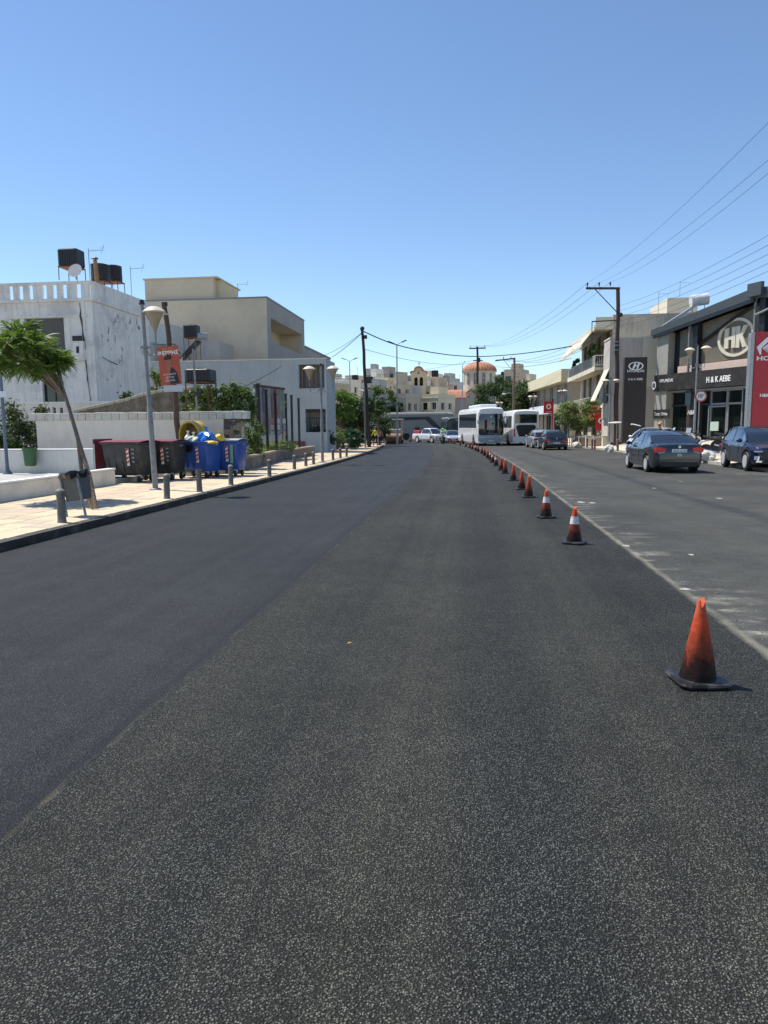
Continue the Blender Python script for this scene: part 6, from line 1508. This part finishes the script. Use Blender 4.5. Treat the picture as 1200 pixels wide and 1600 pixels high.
# road roller
t = thing('road_roller', 'cream and orange road roller parked at the end of the new asphalt', 'road roller', (GX(617, 84, 692), 84, g(84)), R(0))
cream_m = M('roller_cream', (.62, .56, .42), .5); orng = M('roller_orange', (.50, .16, .06), .5, var=.2)
MB().cyl((-.85, -1.3, .62), (.85, -1.3, .62), .62, n=28).build('drum', M('drum_steel', (.20, .12, .09), .5, metal=.2), t, smooth=True)
MB().b2(-.98, .98, -1.75, -1.5, .55, 1.02).build('drum_frame', M('roller_dark', (.12, .05, .04), .6), t, bevel=.03)
for s_ in (-1, 1): MB().b2(s_*.95-.05, s_*.95+.05, -1.75, -.5, .45, 1.0).build('side_frame', orng, t)
MB().b2(-.85, .85, -.6, 1.9, .55, 1.45).build('body', orng, t, bevel=.06); MB().b2(-.86, .86, -1.25, -.3, 1.25, 1.72).build('console', cream_m, t, bevel=.08)
for x in (-.85, .85):
    for y in (-.55, .9): MB().b2(x-.05, x+.05, y-.05, y+.05, 1.45, 2.75).build('roof_post', cream_m, t)
MB().b2(-1.0, 1.0, -.8, 1.2, 2.752, 2.88).build('roof', cream_m, t, bevel=.03); MB().b2(-.78, .78, -.58, -.55, 1.76, 2.7).build('windscreen', M('cab_glass', (.22, .25, .22), .1), t)
for s_ in (-1, 1): MB().lathe([(.3, -.2), (.6, -.2), (.62, .2), (.3, .2)], (s_*.65, 1.3, .62), 18, Matrix.Rotation(R(90), 3, 'Y')).build('wheel', rubber, t)

# ---------------------------------------------------------------- motorcycles
def motorbike(label, loc, rz, col, sc_=1.0, screen=True, group='motorcycles and scooters'):
    t = thing('motorcycle', label, 'motorcycle', loc, rz, group); t.scale = (sc_,)*3
    for y in (-.72, .72):
        w_ = MB().lathe([(.22, -.05), (.29, -.06), (.31, 0), (.29, .06), (.22, .05)], (0, y, .31), 22, Matrix.Rotation(R(90), 3, 'Y')).build('wheel', rubber, t, smooth=True)
        b = MB(); b.cyl((-.03, y, .31), (.03, y, .31), .06, n=10)
        for k in range(8): a = k*.785; b.cyl((0, y, .31), (0, y+math.cos(a)*.23, .31+math.sin(a)*.23), .008, n=4)
        b.build('rim', alloy, w_)
    for s_ in (-1, 1): MB().cyl((s_*.07, .72, .31), (s_*.07, .45, .92), .025, n=8).build('fork', steel, t)
    MB().tube([(-.34, .30, 1.02), (-.12, .42, .98), (.12, .42, .98), (.34, .30, 1.02)], .015, 6).build('handlebar', blackm, t)
    b = MB(); b.loft([[(x*w_, y, z+zz) for x, zz in ((-1, -.0), (-.9, .12), (0, .17), (.9, .12), (1, 0), (.7, -.12), (-.7, -.12))] for y, z, w_ in ((-.1, .74, .10), (.1, .80, .16), (.3, .82, .15), (.42, .80, .09))]); b.build('tank', col, t, smooth=True)
    b = MB(); b.loft([[(x*w_, y, z+zz) for x, zz in ((-1, 0), (-.8, .06), (.8, .06), (1, 0), (.6, -.06), (-.6, -.06))] for y, z, w_ in ((-.85, .92, .06), (-.5, .84, .12), (-.1, .80, .13), (.0, .82, .08))]); b.build('seat', blackm, t, smooth=True)
    MB().box((0, .02, .48), (.26, .42, .34)).build('engine', ironm, t, bevel=.04); MB().tube([(.12, .2, .4), (.14, -.2, .28), (.15, -.8, .42)], [.03, .04, .05], 8).build('exhaust', chrome, t)
    MB().tube([(0, .72, .64), (0, .85, .52), (0, .98, .32)], .05, 6).build('front_mudguard', col, t); MB().tube([(0, -.55, .80), (0, -.9, .72), (0, -1.0, .6)], .05, 6).build('rear_mudguard', col, t)
    MB().tube([(0, .4, .75), (0, .1, .3), (0, -.5, .3), (0, -.4, .7)], .03, 6).build('frame', ironm, t)
    MB().sph((0, .55, .88), (.10, .08, .10), 10, 8).build('headlight', headglass, t)
    if screen: MB().box((0, .55, 1.12), (.26, .02, .3), rx=R(25)).build('windshield', M('screen_grey', (.3, .32, .35), .1), t)
    for s_ in (-1, 1): MB().cyl((s_*.30, .32, 1.02), (s_*.36, .28, 1.18), .01, n=4).build('mirror_stalk', blackm, t); MB().sph((s_*.37, .28, 1.21), (.06, .02, .04), 8, 6).build('mirror', blackm, t)
    MB().cyl((-.05, 0, .3), (-.22, -.05, .01), .012, n=5).build('side_stand', ironm, t)
    return t
def fcp(px, Y, py=None):
    X = GX(px, Y, 690); return Vector((X, Y, fz(X, Y)))
motorbike('white and black motorcycle parked beside the dark blue SUV', fcp(1133, 33.5), R(-125), M('bike_white', (.55, .56, .58), .3, coat=.6), 1.12)
motorbike('dark motorcycle parked deeper behind the first, by the showroom', fcp(1148, 35.5), R(-120), M('bike_grey', (.06, .065, .08), .3, coat=.6), 1.05)
motorbike('pale mint scooter on the forecourt right of the rider', fcp(1066, 43), R(100), M('bike_mint', (.45, .62, .52), .35, coat=.5), 1.0)
motorbike('white scooter beside the post of the round speed sign', fcp(1082, 41), R(140), p_white, 1.0)
sc1 = motorbike('scooter under the rider in black by the white hatchback', fcp(1030, 38), R(170), M('bike_black', (.02, .02, .022), .3), 1.0)
sc2 = motorbike('motorcycle of the far rider between pickup and green bus', Vector((GX(692, 80, 690), 80, g(80))), R(175), M('bike_black', (.02, .02, .022), .3), 1.0)

# ---------------------------------------------------------------- people
skin = M('skin', (.45, .26, .18), .6, var=.05)
def person(label, loc, rz, J, colours, hair=(.03, .02, .015), cap=None, group=None, props=()):
    """J: joints (name -> position, radius); the skin modifier grows one continuous body over them"""
    E = [('hip', 'waist'), ('waist', 'chest'), ('chest', 'neck'), ('neck', 'head0'), ('head0', 'head1'), ('chest', 'shL'), ('chest', 'shR'), ('shL', 'elL'), ('elL', 'haL'), ('haL', 'fiL'), ('shR', 'elR'), ('elR', 'haR'), ('haR', 'fiR'),
         ('hip', 'hL'), ('hip', 'hR'), ('hL', 'knL'), ('knL', 'anL'), ('anL', 'toL'), ('hR', 'knR'), ('knR', 'anR'), ('anR', 'toR')]
    rad = dict(hip=.135, waist=.12, chest=.15, neck=.055, head0=.075, head1=.095, sh=.065, el=.045, ha=.032, fi=.03, h=.10, kn=.062, an=.042, to=.04)
    names = list(J); me = bpy.data.meshes.new('body'); me.from_pydata([J[n_] for n_ in names], [(names.index(a), names.index(b_)) for a, b_ in E], [])
    ob = bpy.data.objects.new('body', me); C.objects.link(ob); sk = ob.modifiers.new('s', 'SKIN'); sk.use_smooth_shade = True
    for i, n_ in enumerate(names):
        r_ = rad.get(n_) or rad[n_[:-1]]; q_ = (r_, r_*.72) if n_ in ('hip', 'waist', 'chest') else (r_, r_)
        me.skin_vertices[0].data[i].radius = q_; me.skin_vertices[0].data[i].use_root = (n_ == 'hip')
    ob.modifiers.new('u', 'SUBSURF').levels = 2; ob.modifiers['u'].render_levels = 2
    bpy.context.view_layer.update(); m2 = bpy.data.meshes.new_from_object(ob.evaluated_get(bpy.context.evaluated_depsgraph_get()))
    bpy.data.objects.remove(ob); ms = [skin, colours[0], colours[1], M('shoe', (.03, .03, .03), .6)]
    m2.materials.clear(); [m2.materials.append(x) for x in ms]
    V = {n_: Vector(J[n_]) for n_ in names}
    def near(p):
        best = None
        for a, b_ in E:
            A_, B_ = V[a], V[b_]; tt_ = max(0, min(1, (p-A_).dot(B_-A_)/max(1e-6, (B_-A_).length_squared))); d = (p-(A_.lerp(B_, tt_))).length
            if best is None or d < best[0]: best = (d, a, b_, tt_)
        return best
    for pl in m2.polygons:
        _, a, b_, tt_ = near(pl.center)
        if b_ in ('head0', 'head1') or b_[:2] == 'fi' or (b_[:2] == 'ha' and tt_ > .1) or (b_[:2] == 'ha'): i = 0
        elif b_[:2] == 'to': i = 3
        elif a in ('hL', 'hR', 'knL', 'knR') or (a == 'hip' and b_ in ('hL', 'hR')): i = 2
        else: i = 1
        pl.material_index = i; pl.use_smooth = True
    t = thing('person', label, 'person', loc, rz, group); o = bpy.data.objects.new('body', m2); C.objects.link(o); o.parent = t
    h_ = V['head1']; f_ = (V['head1']-V['neck']).normalized()
    hm = M('hair%d' % int(hair[0]*1000), hair, .8)
    MB().sph(h_+Vector((0, -.02, .03)), (.10, .115, .10), 14, 9).build('hair', hm, t, smooth=True)
    if cap: 
        MB().sph(h_+Vector((0, -.01, .05)), (.115, .13, .095), 14, 8).build('helmet' if cap[1] else 'cap', cap[0], t, smooth=True)
    for s_ in (-1, 1): MB().sph(h_+Vector((s_*.033, .088, -.015)), .010, 6, 4).build('eye', blackm, t)
    MB().sph(h_+Vector((0, .105, -.035)), (.012, .018, .022), 8, 5).build('nose', skin, t); MB().box(h_+Vector((0, .092, -.070)), (.04, .008, .008)).build('mouth', M('lips', (.3, .1, .08), .6), t)
    return t
def pose(stand=True, lean=0, armsf=.1, seat=None, stride=.12):
    J = dict(hip=(0, 0, .93), waist=(0, lean*.4, 1.08), chest=(0, lean, 1.34), neck=(0, lean*1.15, 1.50), head0=(0, lean*1.2+.01, 1.58), head1=(0, lean*1.25+.02, 1.68))
    for s_, k in ((-1, 'L'), (1, 'R')):
        J['sh'+k] = (s_*.19, lean, 1.41); J['el'+k] = (s_*.25, lean+armsf*.5, 1.14); J['ha'+k] = (s_*.24, lean+armsf*2.2, .95+armsf*.6); J['fi'+k] = (s_*.235, lean+armsf*2.6, .86+armsf*.6)
        J['h'+k] = (s_*.09, 0, .88); J['kn'+k] = (s_*.10, s_*stride*.5+.03, .49); J['an'+k] = (s_*.11, s_*stride, .08); J['to'+k] = (s_*.125, s_*stride+.14, .04)
    if seat:
        for s_, k in ((-1, 'L'), (1, 'R')):
            J['h'+k] = (s_*.10, .02, .88); J['kn'+k] = (s_*.20, .38, .72); J['an'+k] = (s_*.22, .26, .30); J['to'+k] = (s_*.22, .40, .26)
            J['el'+k] = (s_*.27, lean+.16, 1.16); J['ha'+k] = (s_*.28, lean+.36, 1.06); J['fi'+k] = (s_*.29, lean+.42, 1.04)
    return J
hiv = M('hi_vis_yellow', (.62, .70, .04), .6, var=.1); trous = M('dark_trousers', (.02, .022, .03), .8, var=.1)
w1 = person('worker in a yellow high-visibility top standing at the left kerb end', (GX(587, 66, 700), 66, g(66)+.12), R(150), pose(stride=.16, armsf=.12), (hiv, trous), cap=(M('cap_red', (.35, .1, .06), .6), 0))
person('worker in dark clothes left of the roller, beside the yellow one', (GX(594, 70, 700), 70, g(70)), R(200), pose(stride=.10), (M('shirt_pink', (.40, .22, .20), .7), trous), cap=(M('cap_dark', (.05, .05, .05), .6), 0))
person('person in a red top sitting low behind the dark green bush', (GX(556, 57, 690), 57.4, g(57)-.15), R(170), pose(stride=.1, armsf=.2), (M('shirt_red', (.40, .05, .06), .7), trous), cap=(M('cap_straw', (.45, .33, .2), .8), 0))
pr_ = person('scooter rider in black with an orange helmet by the white hatchback', fcp(1030, 38)+Vector((0, 0, -.06)), R(170), pose(lean=.06, seat=1), (M('shirt_black', (.02, .02, .025), .7), trous), cap=(M('helmet_orange', (.60, .22, .05), .3), 1))
person('far motorcycle rider in pale shirt between pickup and green bus', Vector((GX(692, 80, 690), 80, g(80)-.06)), R(175), pose(lean=.06, seat=1), (M('shirt_pale', (.55, .55, .58), .7), trous), cap=(M('helmet_white', (.6, .6, .6), .3), 1))

# sack, tape, speed sign
sackp = gp(1102, 719, .14); sackp.z += -.02
blob(sackp, (.42, .35, .30), M('sack_white', (.58, .54, .48), .8, var=.15, vs=8, bump=.6, bs=25), 'bulging white sack at the kerb behind the grey saloon', 'sack', 'sack', 13, tie=False)
blob(gp(952, 706, .14), (.30, .26, .30), M('sack_white', (0, 0, 0)), 'white sack leaning at the foot of the right lamp post', 'sack', 'sack', 15)
blob(gp(901, 699, .14), (.35, .3, .28), M('sack_white', (0, 0, 0)), 'pale sack by the far brown bollard', 'sack', 'sack', 17, tie=False)
Yss = 43; p = fcp(1090, Yss); t = thing('speed_sign', 'round red-ringed weight limit sign reading 10T on a pole before the showroom', 'road sign', p)
zc = ZZ(1093, 619, Yss)-p.z
MB().cyl((0, 0, -.1), (0, 0, zc+.4), .035, n=10).build('pole', postgrey, t, smooth=True)
MB().cyl((.05, -.045, zc), (.05, -.07, zc), .33, n=32).build('plate', M('sign_ring_red', (.30, .06, .055), .5), t); MB().cyl((.05, -.071, zc), (.05, -.078, zc), .25, n=32).build('sign_face', M('sign_face', (.6, .62, .62), .5), t)
text('lettering', '10', .30, signblack, t, (.0, -.08, zc-.10), bold=.008, sx=.9); text('lettering', 'T', .15, signblack, t, (.20, -.08, zc+.0), bold=.004)
t = thing('barrier_tape', 'white plastic tape strung from the wooden pole across the pavement', 'tape', (0, 0, 0))
tp_ = M('tape_white', (.62, .60, .56), .5)
pp = [U(951, 661, 55), U(962, 660.5, 54.5), U(972, 660, 53.5), U(981, 657.5, 52.5), U(990, 653, 51)]; MB().tube(pp, [.05, .09, .05, .03, .02], 5).build('strip', tp_, t)
pp = [U(974, 663, 54), U(982, 663.5, 52), U(990, 663, 50), U(1001, 665.5, 46)]; MB().tube(pp, [.12, .1, .04, .03], 5).build('strip', tp_, t); MB().cyl((GX(964, 54), 54, g(54)+.1), U(964, 661, 54), .03, n=6).build('stake', postgrey, t)

# ---------------------------------------------------------------- church, bell tower, far town
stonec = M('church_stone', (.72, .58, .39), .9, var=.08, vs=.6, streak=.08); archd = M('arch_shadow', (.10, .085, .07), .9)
Yu = 150; t = thing('bell_tower', 'square cream bell tower with twin arches and terracotta cap', 'tower', (GX(655, Yu, 640), Yu, g(Yu)))
tw_ = GX(667, Yu, 640)-GX(643.5, Yu, 640); zt = ZZ(655, 580, Yu)-t.location.z; a0 = ZZ(655, 601, Yu)-t.location.z; a1 = ZZ(655, 590, Yu)-t.location.z
MB().b2(-tw_/2, tw_/2, -tw_/2, tw_/2, 0, a0-.3).build('shaft', stonec, t)
b = MB()
for x0_, x1_ in ((-tw_/2, -tw_*.29), (-tw_*.06, tw_*.06), (tw_*.29, tw_/2)): b.b2(x0_, x1_, -tw_/2, tw_/2, a0-.298, a1)
b.b2(-tw_/2, tw_/2, -tw_/2+.002, tw_/2-.002, a1+.002, zt)
for s_ in (-1, 1): 
    pts = [(s_*tw_*.175+tw_*.115*math.cos(math.pi*i/8), a1-.45+.44*math.sin(math.pi*i/8)) for i in range(9)]
    b.prism(pts[::-1][:5]+[(s_*tw_*.175, a1+.001), (s_*tw_*.29, a1+.001)] if 0 else [(s_*tw_*.175-tw_*.115, a1-.45)]+pts[::-1][1:5]+[(s_*tw_*.175-tw_*.115, a1)], tw_*.98, 'xz', -tw_*.49)
    b.prism([(s_*tw_*.175+tw_*.115, a1-.45)]+pts[1:5]+[(s_*tw_*.175+tw_*.115, a1)], tw_*.98, 'xz', -tw_*.49)
b.build('belfry', stonec, t)
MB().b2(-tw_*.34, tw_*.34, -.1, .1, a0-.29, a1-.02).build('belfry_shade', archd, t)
for s_ in (-1, 1): MB().lathe([(.30, 0), (.22, .2), (.18, .5), (.05, .6)], (s_*tw_*.175, -tw_*.3, a0+.25), 14).build('bell', M('bronze', (.12, .09, .05), .4, metal=.8), t)
MB().b2(-tw_/2-.08, tw_/2+.08, -tw_/2-.08, tw_/2+.08, a0-1.9, a0-1.7).build('string_course', stonec, t)
MB().cyl((0, -tw_/2-.01, a1+.85), (0, -tw_/2+.1, a1+.85), .22, n=14).build('round_window', archd, t)
arc = [(-tw_/2-.2, zt-.25), (-tw_*.28, zt+.1)]+[(tw_*.30*math.cos(math.pi-math.pi*i/10), zt+.15+.75*math.sin(math.pi*i/10)) for i in range(11)]+[(tw_*.28, zt+.1), (tw_/2+.2, zt-.25), (tw_/2+.2, zt-.5), (tw_*.3, zt-.1)]+[(tw_*.24*math.cos(math.pi*i/10), zt+.0+.6*math.sin(math.pi*i/10)) for i in range(11)]+[(-tw_*.3, zt-.1), (-tw_/2-.2, zt-.5)]
MB().prism(arc, tw_+.5, 'xz', -tw_/2-.25).build('tiled_cap', tile_mat, t)
MB().prism([(tw_*.27*math.cos(math.pi*i/10), zt-.02+.66*math.sin(math.pi*i/10)) for i in range(11)], .5, 'xz', -tw_/2).build('gable', stonec, t)
cr = MB().b2(-.04, .04, -.04, .04, zt+.9, zt+2.0); cr.b2(-.3, .3, -.04, .04, zt+1.55, zt+1.63); cr.build('cross', ironm, t)
cr = MB().b2(-.06, .06, -tw_/2-.03, -tw_/2-.002, a0-6.2, a0-4.2); cr.b2(-.4, .4, -tw_/2-.035, -tw_/2-.031, a0-5.0, a0-4.88); cr.build('wall_cross', archd, t)
# church
Yc2 = 158; cxx = GX(749, Yc2, 600); cz_ = g(Yc2); t = thing('church', 'cream stone church with an orange tiled dome on a windowed drum', 'church', (cxx, Yc2, cz_))
k_ = (GX(775, Yc2, 600)-GX(722, Yc2, 600))/2; dz0 = ZZ(749, 607, Yc2)-cz_; dz1 = ZZ(749, 582, Yc2)-cz_; dzt = ZZ(749, 565, Yc2)-cz_
stonep = M('church_pale', (.60, .55, .44), .9, var=.07, vs=.6)
MB().lathe([(k_*.95, dz0-1.5), (k_*.95, dz1)], (0, 0, 0), 16).build('drum', stonep, t)
MB().lathe([(k_*1.0, dz1+.002), (k_*1.02, dz1+.15), (k_*.98, dz1+.2)], (0, 0, 0), 32).build('cornice', stonep, t)
n_ = 36; secs = []
dome = MB(); prof = [(k_*1.0*math.cos(a), dz1+.2+(dzt-dz1-.2)*math.sin(a)) for a in [math.pi/2*i/9 for i in range(9)]]+[(.05, dzt)]
vs = []; fs = []; nn = 72
for (r_, z_) in prof:
    for i in range(nn): a = 6.2832*i/nn; f = 1+(.025 if i % 2 else -.012); vs.append((r_*f*math.cos(a), r_*f*math.sin(a), z_))
for j in range(len(prof)-1):
    for i in range(nn): fs.append((j*nn+i, j*nn+(i+1) % nn, (j+1)*nn+(i+1) % nn, (j+1)*nn+i))
dome.add(vs, fs).build('dome', tile_mat, t)
for i in range(12):
    a = 6.2832*(i+.5)/12; rr = k_*.935
    if math.sin(a) < .25:
        wd = MB(); wd.prism([(-.34, -1.2), (.34, -1.2), (.34, .8), (.25, 1.05), (0, 1.2), (-.25, 1.05), (-.34, .8)], .12, 'xz', -.06)
        o = wd.build('window', M('church_window', (.15, .16, .15), .4), t); o.location = (rr*math.cos(a), rr*math.sin(a), (dz0+dz1)/2+.3); o.rotation_euler.z = a+R(90)
        o2 = MB().b2(-.04, .04, -.09, -.062, -1.15, 1.15).b2(-.4, .4, -.085, -.062, 0, .08).build('glazing_bar', stonep, o)
MB().b2(-k_*1.15, k_*1.15, -k_, k_, 0, dz0-2.2).build('nave', stonep, t)
for (px, w_, zt_, off) in ((735, 2.2, 608, -4.2), (760, 2.2, 608, -4.2)):
    x = GX(px, Yc2-4, 620)-cxx; z1_ = ZZ(px, 622, Yc2-4)-cz_; z2_ = ZZ(px, 608, Yc2-4)-cz_
    MB().b2(x-w_, x+w_, -5.4, -3.9, 0, z1_).build('porch', stonep, t)
    MB().prism([(x-w_-.3, z1_-.1), (x, z2_), (x+w_+.3, z1_-.1), (x+w_+.3, z1_-.35), (x, z2_-.25), (x-w_-.3, z1_-.35)], 3.4, 'xz', -5.6).build('tiled_roof', tile_mat, t)
    MB().prism([(x-w_+.1, z1_+.001), (x, z2_-.28), (x+w_-.1, z1_+.001)], .3, 'xz', -5.3).build('gable', stonep, t)
# small chapel with barrel tile roof, left of the church
t = thing('chapel', 'small pale chapel with a rounded terracotta roof left of the domed church', 'chapel', (GX(712, 150, 630), 150, g(150)))
x0_, x1_ = GX(696, 150, 630)-t.location.x, GX(728, 150, 630)-t.location.x; z1_ = ZZ(712, 622, 150)-t.location.z; z2_ = ZZ(712, 609, 150)-t.location.z
MB().b2(x0_, x1_, -2, 2.2, 0, z1_).build('wall', M('chapel_pink', (.52, .40, .34), .9, var=.06), t); MB().b2(x0_-.05, x0_+.7, -2.15, -2.002, 0, z1_+.3).build('pilaster', white, t)
secs = [[(x, -2.3+4.8*(.5-.5*math.cos(math.pi*i/8)) if 0 else (-2.2+4.4*i/8), z1_+(z2_-z1_)*math.sin(math.pi*i/8)+.0) for i in range(9)]+[(x, 2.2, z1_-.15), (x, -2.2, z1_-.15)] for x in [x0_+(x1_-x0_)*j/14 for j in range(15)]]
b = MB(); b.loft(secs); b.build('tiled_roof', tile_mat, t)
# retaining wall running down to the street
t = thing('retaining_wall', 'long beige retaining wall with sloping coping before the chapel', 'wall', (0, 0, 0))
pts = [(GX(697, 140, 650), ZZ(697, 656, 140)), (GX(720, 140, 640), ZZ(720, 646, 140)), (GX(738, 140, 640), ZZ(738, 637, 140)), (GX(748, 140), ZZ(748, 633, 140))]
MB().prism([(pts[0][0], -.7)]+pts+[(pts[-1][0], -.7)], .5, 'xz', 140).build('wall_base', stonec, t)
for a, c_ in zip(pts, pts[1:]): MB().prism([(a[0], a[1]+.003), (c_[0]-.01, c_[1]+.003), (c_[0]-.01, c_[1]+.22), (a[0], a[1]+.22)], .7, 'xz', 139.9).build('coping', M('coping_pale', (.62, .53, .42), .9), t)

pal = {'c': (.74, .64, .46), 'w': (.80, .76, .66), 'y': (.76, .64, .38), 'g': (.36, .33, .29), 'b': (.56, .47, .35), 'p': (.64, .48, .38), 'k': (.24, .23, .23), 'd': (.48, .46, .42)}
town = [  # x0, x1, top, Y, colour, words
 (503, 518, 586, 150, 'd', 'narrow grey house at the left end of the far town'), (512, 531, 590, 165, 'k', 'dark roofed far house beside the narrow grey house'), (508, 531, 602, 132, 'b', 'wide tan house above the bright green tree'),
 (531, 549, 596, 142, 'w', 'pale house with small windows above the green trees'), (546, 562, 586, 178, 'c', 'cream far house crowned by a water tank'), (560, 576, 598, 150, 'c', 'low cream house just left of the leaning pole'),
 (574, 592, 580, 205, 'd', 'tall grey slab block highest left of the bell tower'), (590, 619, 585, 195, 'g', 'long dark grey block with a black tank'), (575, 596, 592, 150, 'w', 'white and cream balcony house right of the leaning pole'),
 (596, 621, 594, 136, 'y', 'pale yellow house front behind the tall street light'), (617, 629, 599, 128, 'b', 'brown-grey porch house with dark openings'), (628, 645, 595, 168, 'p', 'pinkish house left of the bell tower'), (622, 645, 608, 134, 'd', 'grey carport house at the foot of the bell tower'),
 (664, 680, 592, 180, 'c', 'flat roofed cream house right of the bell tower'), (668, 692, 598, 162, 'w', 'white banded house below the tank stand'), (667, 699, 606, 148, 'b', 'tan house with dark windows between tower and chapel'), (684, 704, 600, 176, 'g', 'grey roofed far house between tower and dome'),
 (690, 712, 595, 196, 'd', 'distant grey block behind the grey roofed house'), (704, 724, 597, 188, 'w', 'white far house touching the church drum'), (774, 792, 588, 185, 'd', 'far grey house with a tank right of the dome'), (790, 807, 595, 190, 'w', 'far pale house behind the evergreen trees'),
 (794, 822, 582, 172, 'b', 'beige block with a red awning above the evergreens'), (808, 830, 594, 160, 'p', 'pink low block below the beige block'), (822, 838, 600, 150, 'c', 'small cream house beside the yellow shop building'),
 (640, 672, 588, 250, 'k', 'dark ridge-line block behind the bell tower'), (735, 770, 592, 250, 'd', 'far block hidden behind the church dome'), (520, 575, 604, 215, 'c', 'long cream terrace far behind the left trees'), (560, 640, 596, 270, 'g', 'long grey far block behind the yellow house'), (660, 735, 602, 240, 'b', 'long tan far block behind the chapel'), (770, 850, 603, 240, 'c', 'long cream far block behind the evergreens'),
 (575, 602, 612, 122, 'd', 'low blue-grey house behind the small-leaved tree'), (600, 645, 622, 126, 'b', 'low shadowy shop row behind the long coach'), (667, 700, 622, 138, 'c', 'low cream garden building right of the bell tower foot')]
rs = random.Random(11)
for i, (a, b_, top, Y, col, words) in enumerate(town):
    x0_, x1_ = GX(a, Y, 630), GX(b_, Y, 630); z0_ = g(Y)-.5; zt = ZZ((a+b_)/2, top, Y); W_ = x1_-x0_; H_ = zt-z0_
    mt_ = M('town_'+col, pal[col], .9, var=.08, vs=.5, streak=.2); ops = []; fl = z0_+.5
    v = H_-2.2
    row = 0
    while v > .3:
        nb = max(1, int(W_/1.9))
        for k in range(nb):
            u = (k+.5)*W_/nb; ww = rs.choice((.9, 1.1, 1.5)); 
            if rs.random() < .95 and u-ww/2 > .2 and u+ww/2 < W_-.2: ops.append((round(u-ww/2, 2), round(u+ww/2, 2), v, v+1.4, rs.choice('wwsng')))
        v -= 2.9; row += 1
    t, W_, D_, H_ = house(words, x0_, x1_, Y, Y+6, z0_, zt, mt_, front=ops, right=[(q0_, q0_+1.2, vv, vv+1.3, 'wsn'[int(q0_) % 3]) for q0_ in (1.0, 3.6) for vv in [H_-2.2-2.9*i_ for i_ in range(int((H_-1)/2.9))] if vv > .3], rz=R(rs.uniform(-34, -8)), dep=.35, name='town_house', cat='house', parapet=rs.choice((0, .5, .8)), far=True, group='houses of the far town')
    if rs.random() < .6 and W_ > 2.4:
        v = .8+3*rs.randint(1, 3)
        while v < H_-1.5: MB().b2(-W_/2+.1, W_/2-.1, -D_/2-1.0, -D_/2-.003, v-.12, v+.0).b2(-W_/2+.1, W_/2-.1, -D_/2-1.05, -D_/2-1.0, v+.002, v+.8).build('balcony', M('town_w', pal['w']), t); v += 3
    if rs.random() < .5: MB().b2(-W_*.2, W_*.25, -1.5, 2, H_+.0, H_+2.2).build('stair_room', mt_, t)
    else:
        MB().cyl((W_*.2, 0, H_), (W_*.2, 0, H_+2.2), .05, n=5).build('mast', steel, t)
for i, (px, top, Y, lb) in enumerate(((556, 586, 178, 'small far water tank over the cream house'), (614, 584, 194, 'black water tank on the long dark grey block'), (680, 580, 162, 'black tank on a thin stand right of the bell tower'), (787, 581, 184, 'black tank right of the church dome'), (578, 590, 150, 'low tank on the balcony house'), (626, 593, 136, 'dark tank by the brown-grey porch house'))):
    base = ZZ(px, top+9, Y); tank((GX(px, Y, 590), Y-1, base-1.2), 1.5, 1.3, 1.2, lb)
rl_ = thing('red_awning', 'red awning patch on the far beige block', 'awning', U(818, 592, 170)); MB().prism([(0, 0), (0, .15), (1.2, -.6), (1.2, -.7)], 1.0, 'xz', -.5).build('cover', sred, rl_)
bk = thing('red_striped_board', 'blue and red advertising board behind the bright green feathery tree', 'board', U(521, 668, 66)); MB().b2(-1.6, 1.6, 0, .1, -.5, .6).build('board', M('board_blue', (.07, .11, .17), .5), bk); MB().b2(-.5, .9, -.03, -.003, -.35, .35).build('print', M('board_print', (.42, .12, .06), .5, var=.5, vs=6), bk); MB().b2(-1.6, 1.6, -.02, -.002, -.5, -.36).build('white_edge', white, bk)
tree('dark tree among the far houses right of the yellow house', (GX(610, 124, 640), 124.5, 3.2), (2.2, 1.2, 2.0), 1600, .18, lf_dark, 51, -.7, 1)
tree('grey-green tree before the church porch', (GX(742, 130, 640), 131, 3.0), (2.0, 1.4, 1.4), 1600, .18, lf_mid, 52, -.7, 1)

# grit swept along the joint
rs = random.Random(77); b = MB()
for k in range(380):
    Y = 4+rs.random()**1.8*22; u_ = 2.12+abs(rs.gauss(0, .22)) if rs.random() < .93 else rs.uniform(-5.8, 2.0)
    X = u_+cv(Y); r_ = rs.uniform(.002, .008); b.box((X, Y, g(Y)+r_*.4), (r_*2, r_*1.6, r_), rs.uniform(0, 3), rs.uniform(-.5, .5))
b.build('grit', M('grit', (.20, .19, .16), .9, var=.3, vs=30), kind='stuff')

lf_ = gp(546, 1005, .006); o = MB().add([(-.02, 0, 0), (0, -.009, .006), (.024, 0, .002), (0, .011, .008)], [(0, 1, 2, 3)]).add([(-.03, 0, .001), (-.02, .001, .002), (-.02, -.001, .002)], [(0, 1, 2)]).build('fallen_leaf', M('leaf_yellow', (.60, .42, .04), .7), None, lf_, .6)
tag(o, 'tiny yellow fallen leaf lying on the dark asphalt mid road', 'leaf')
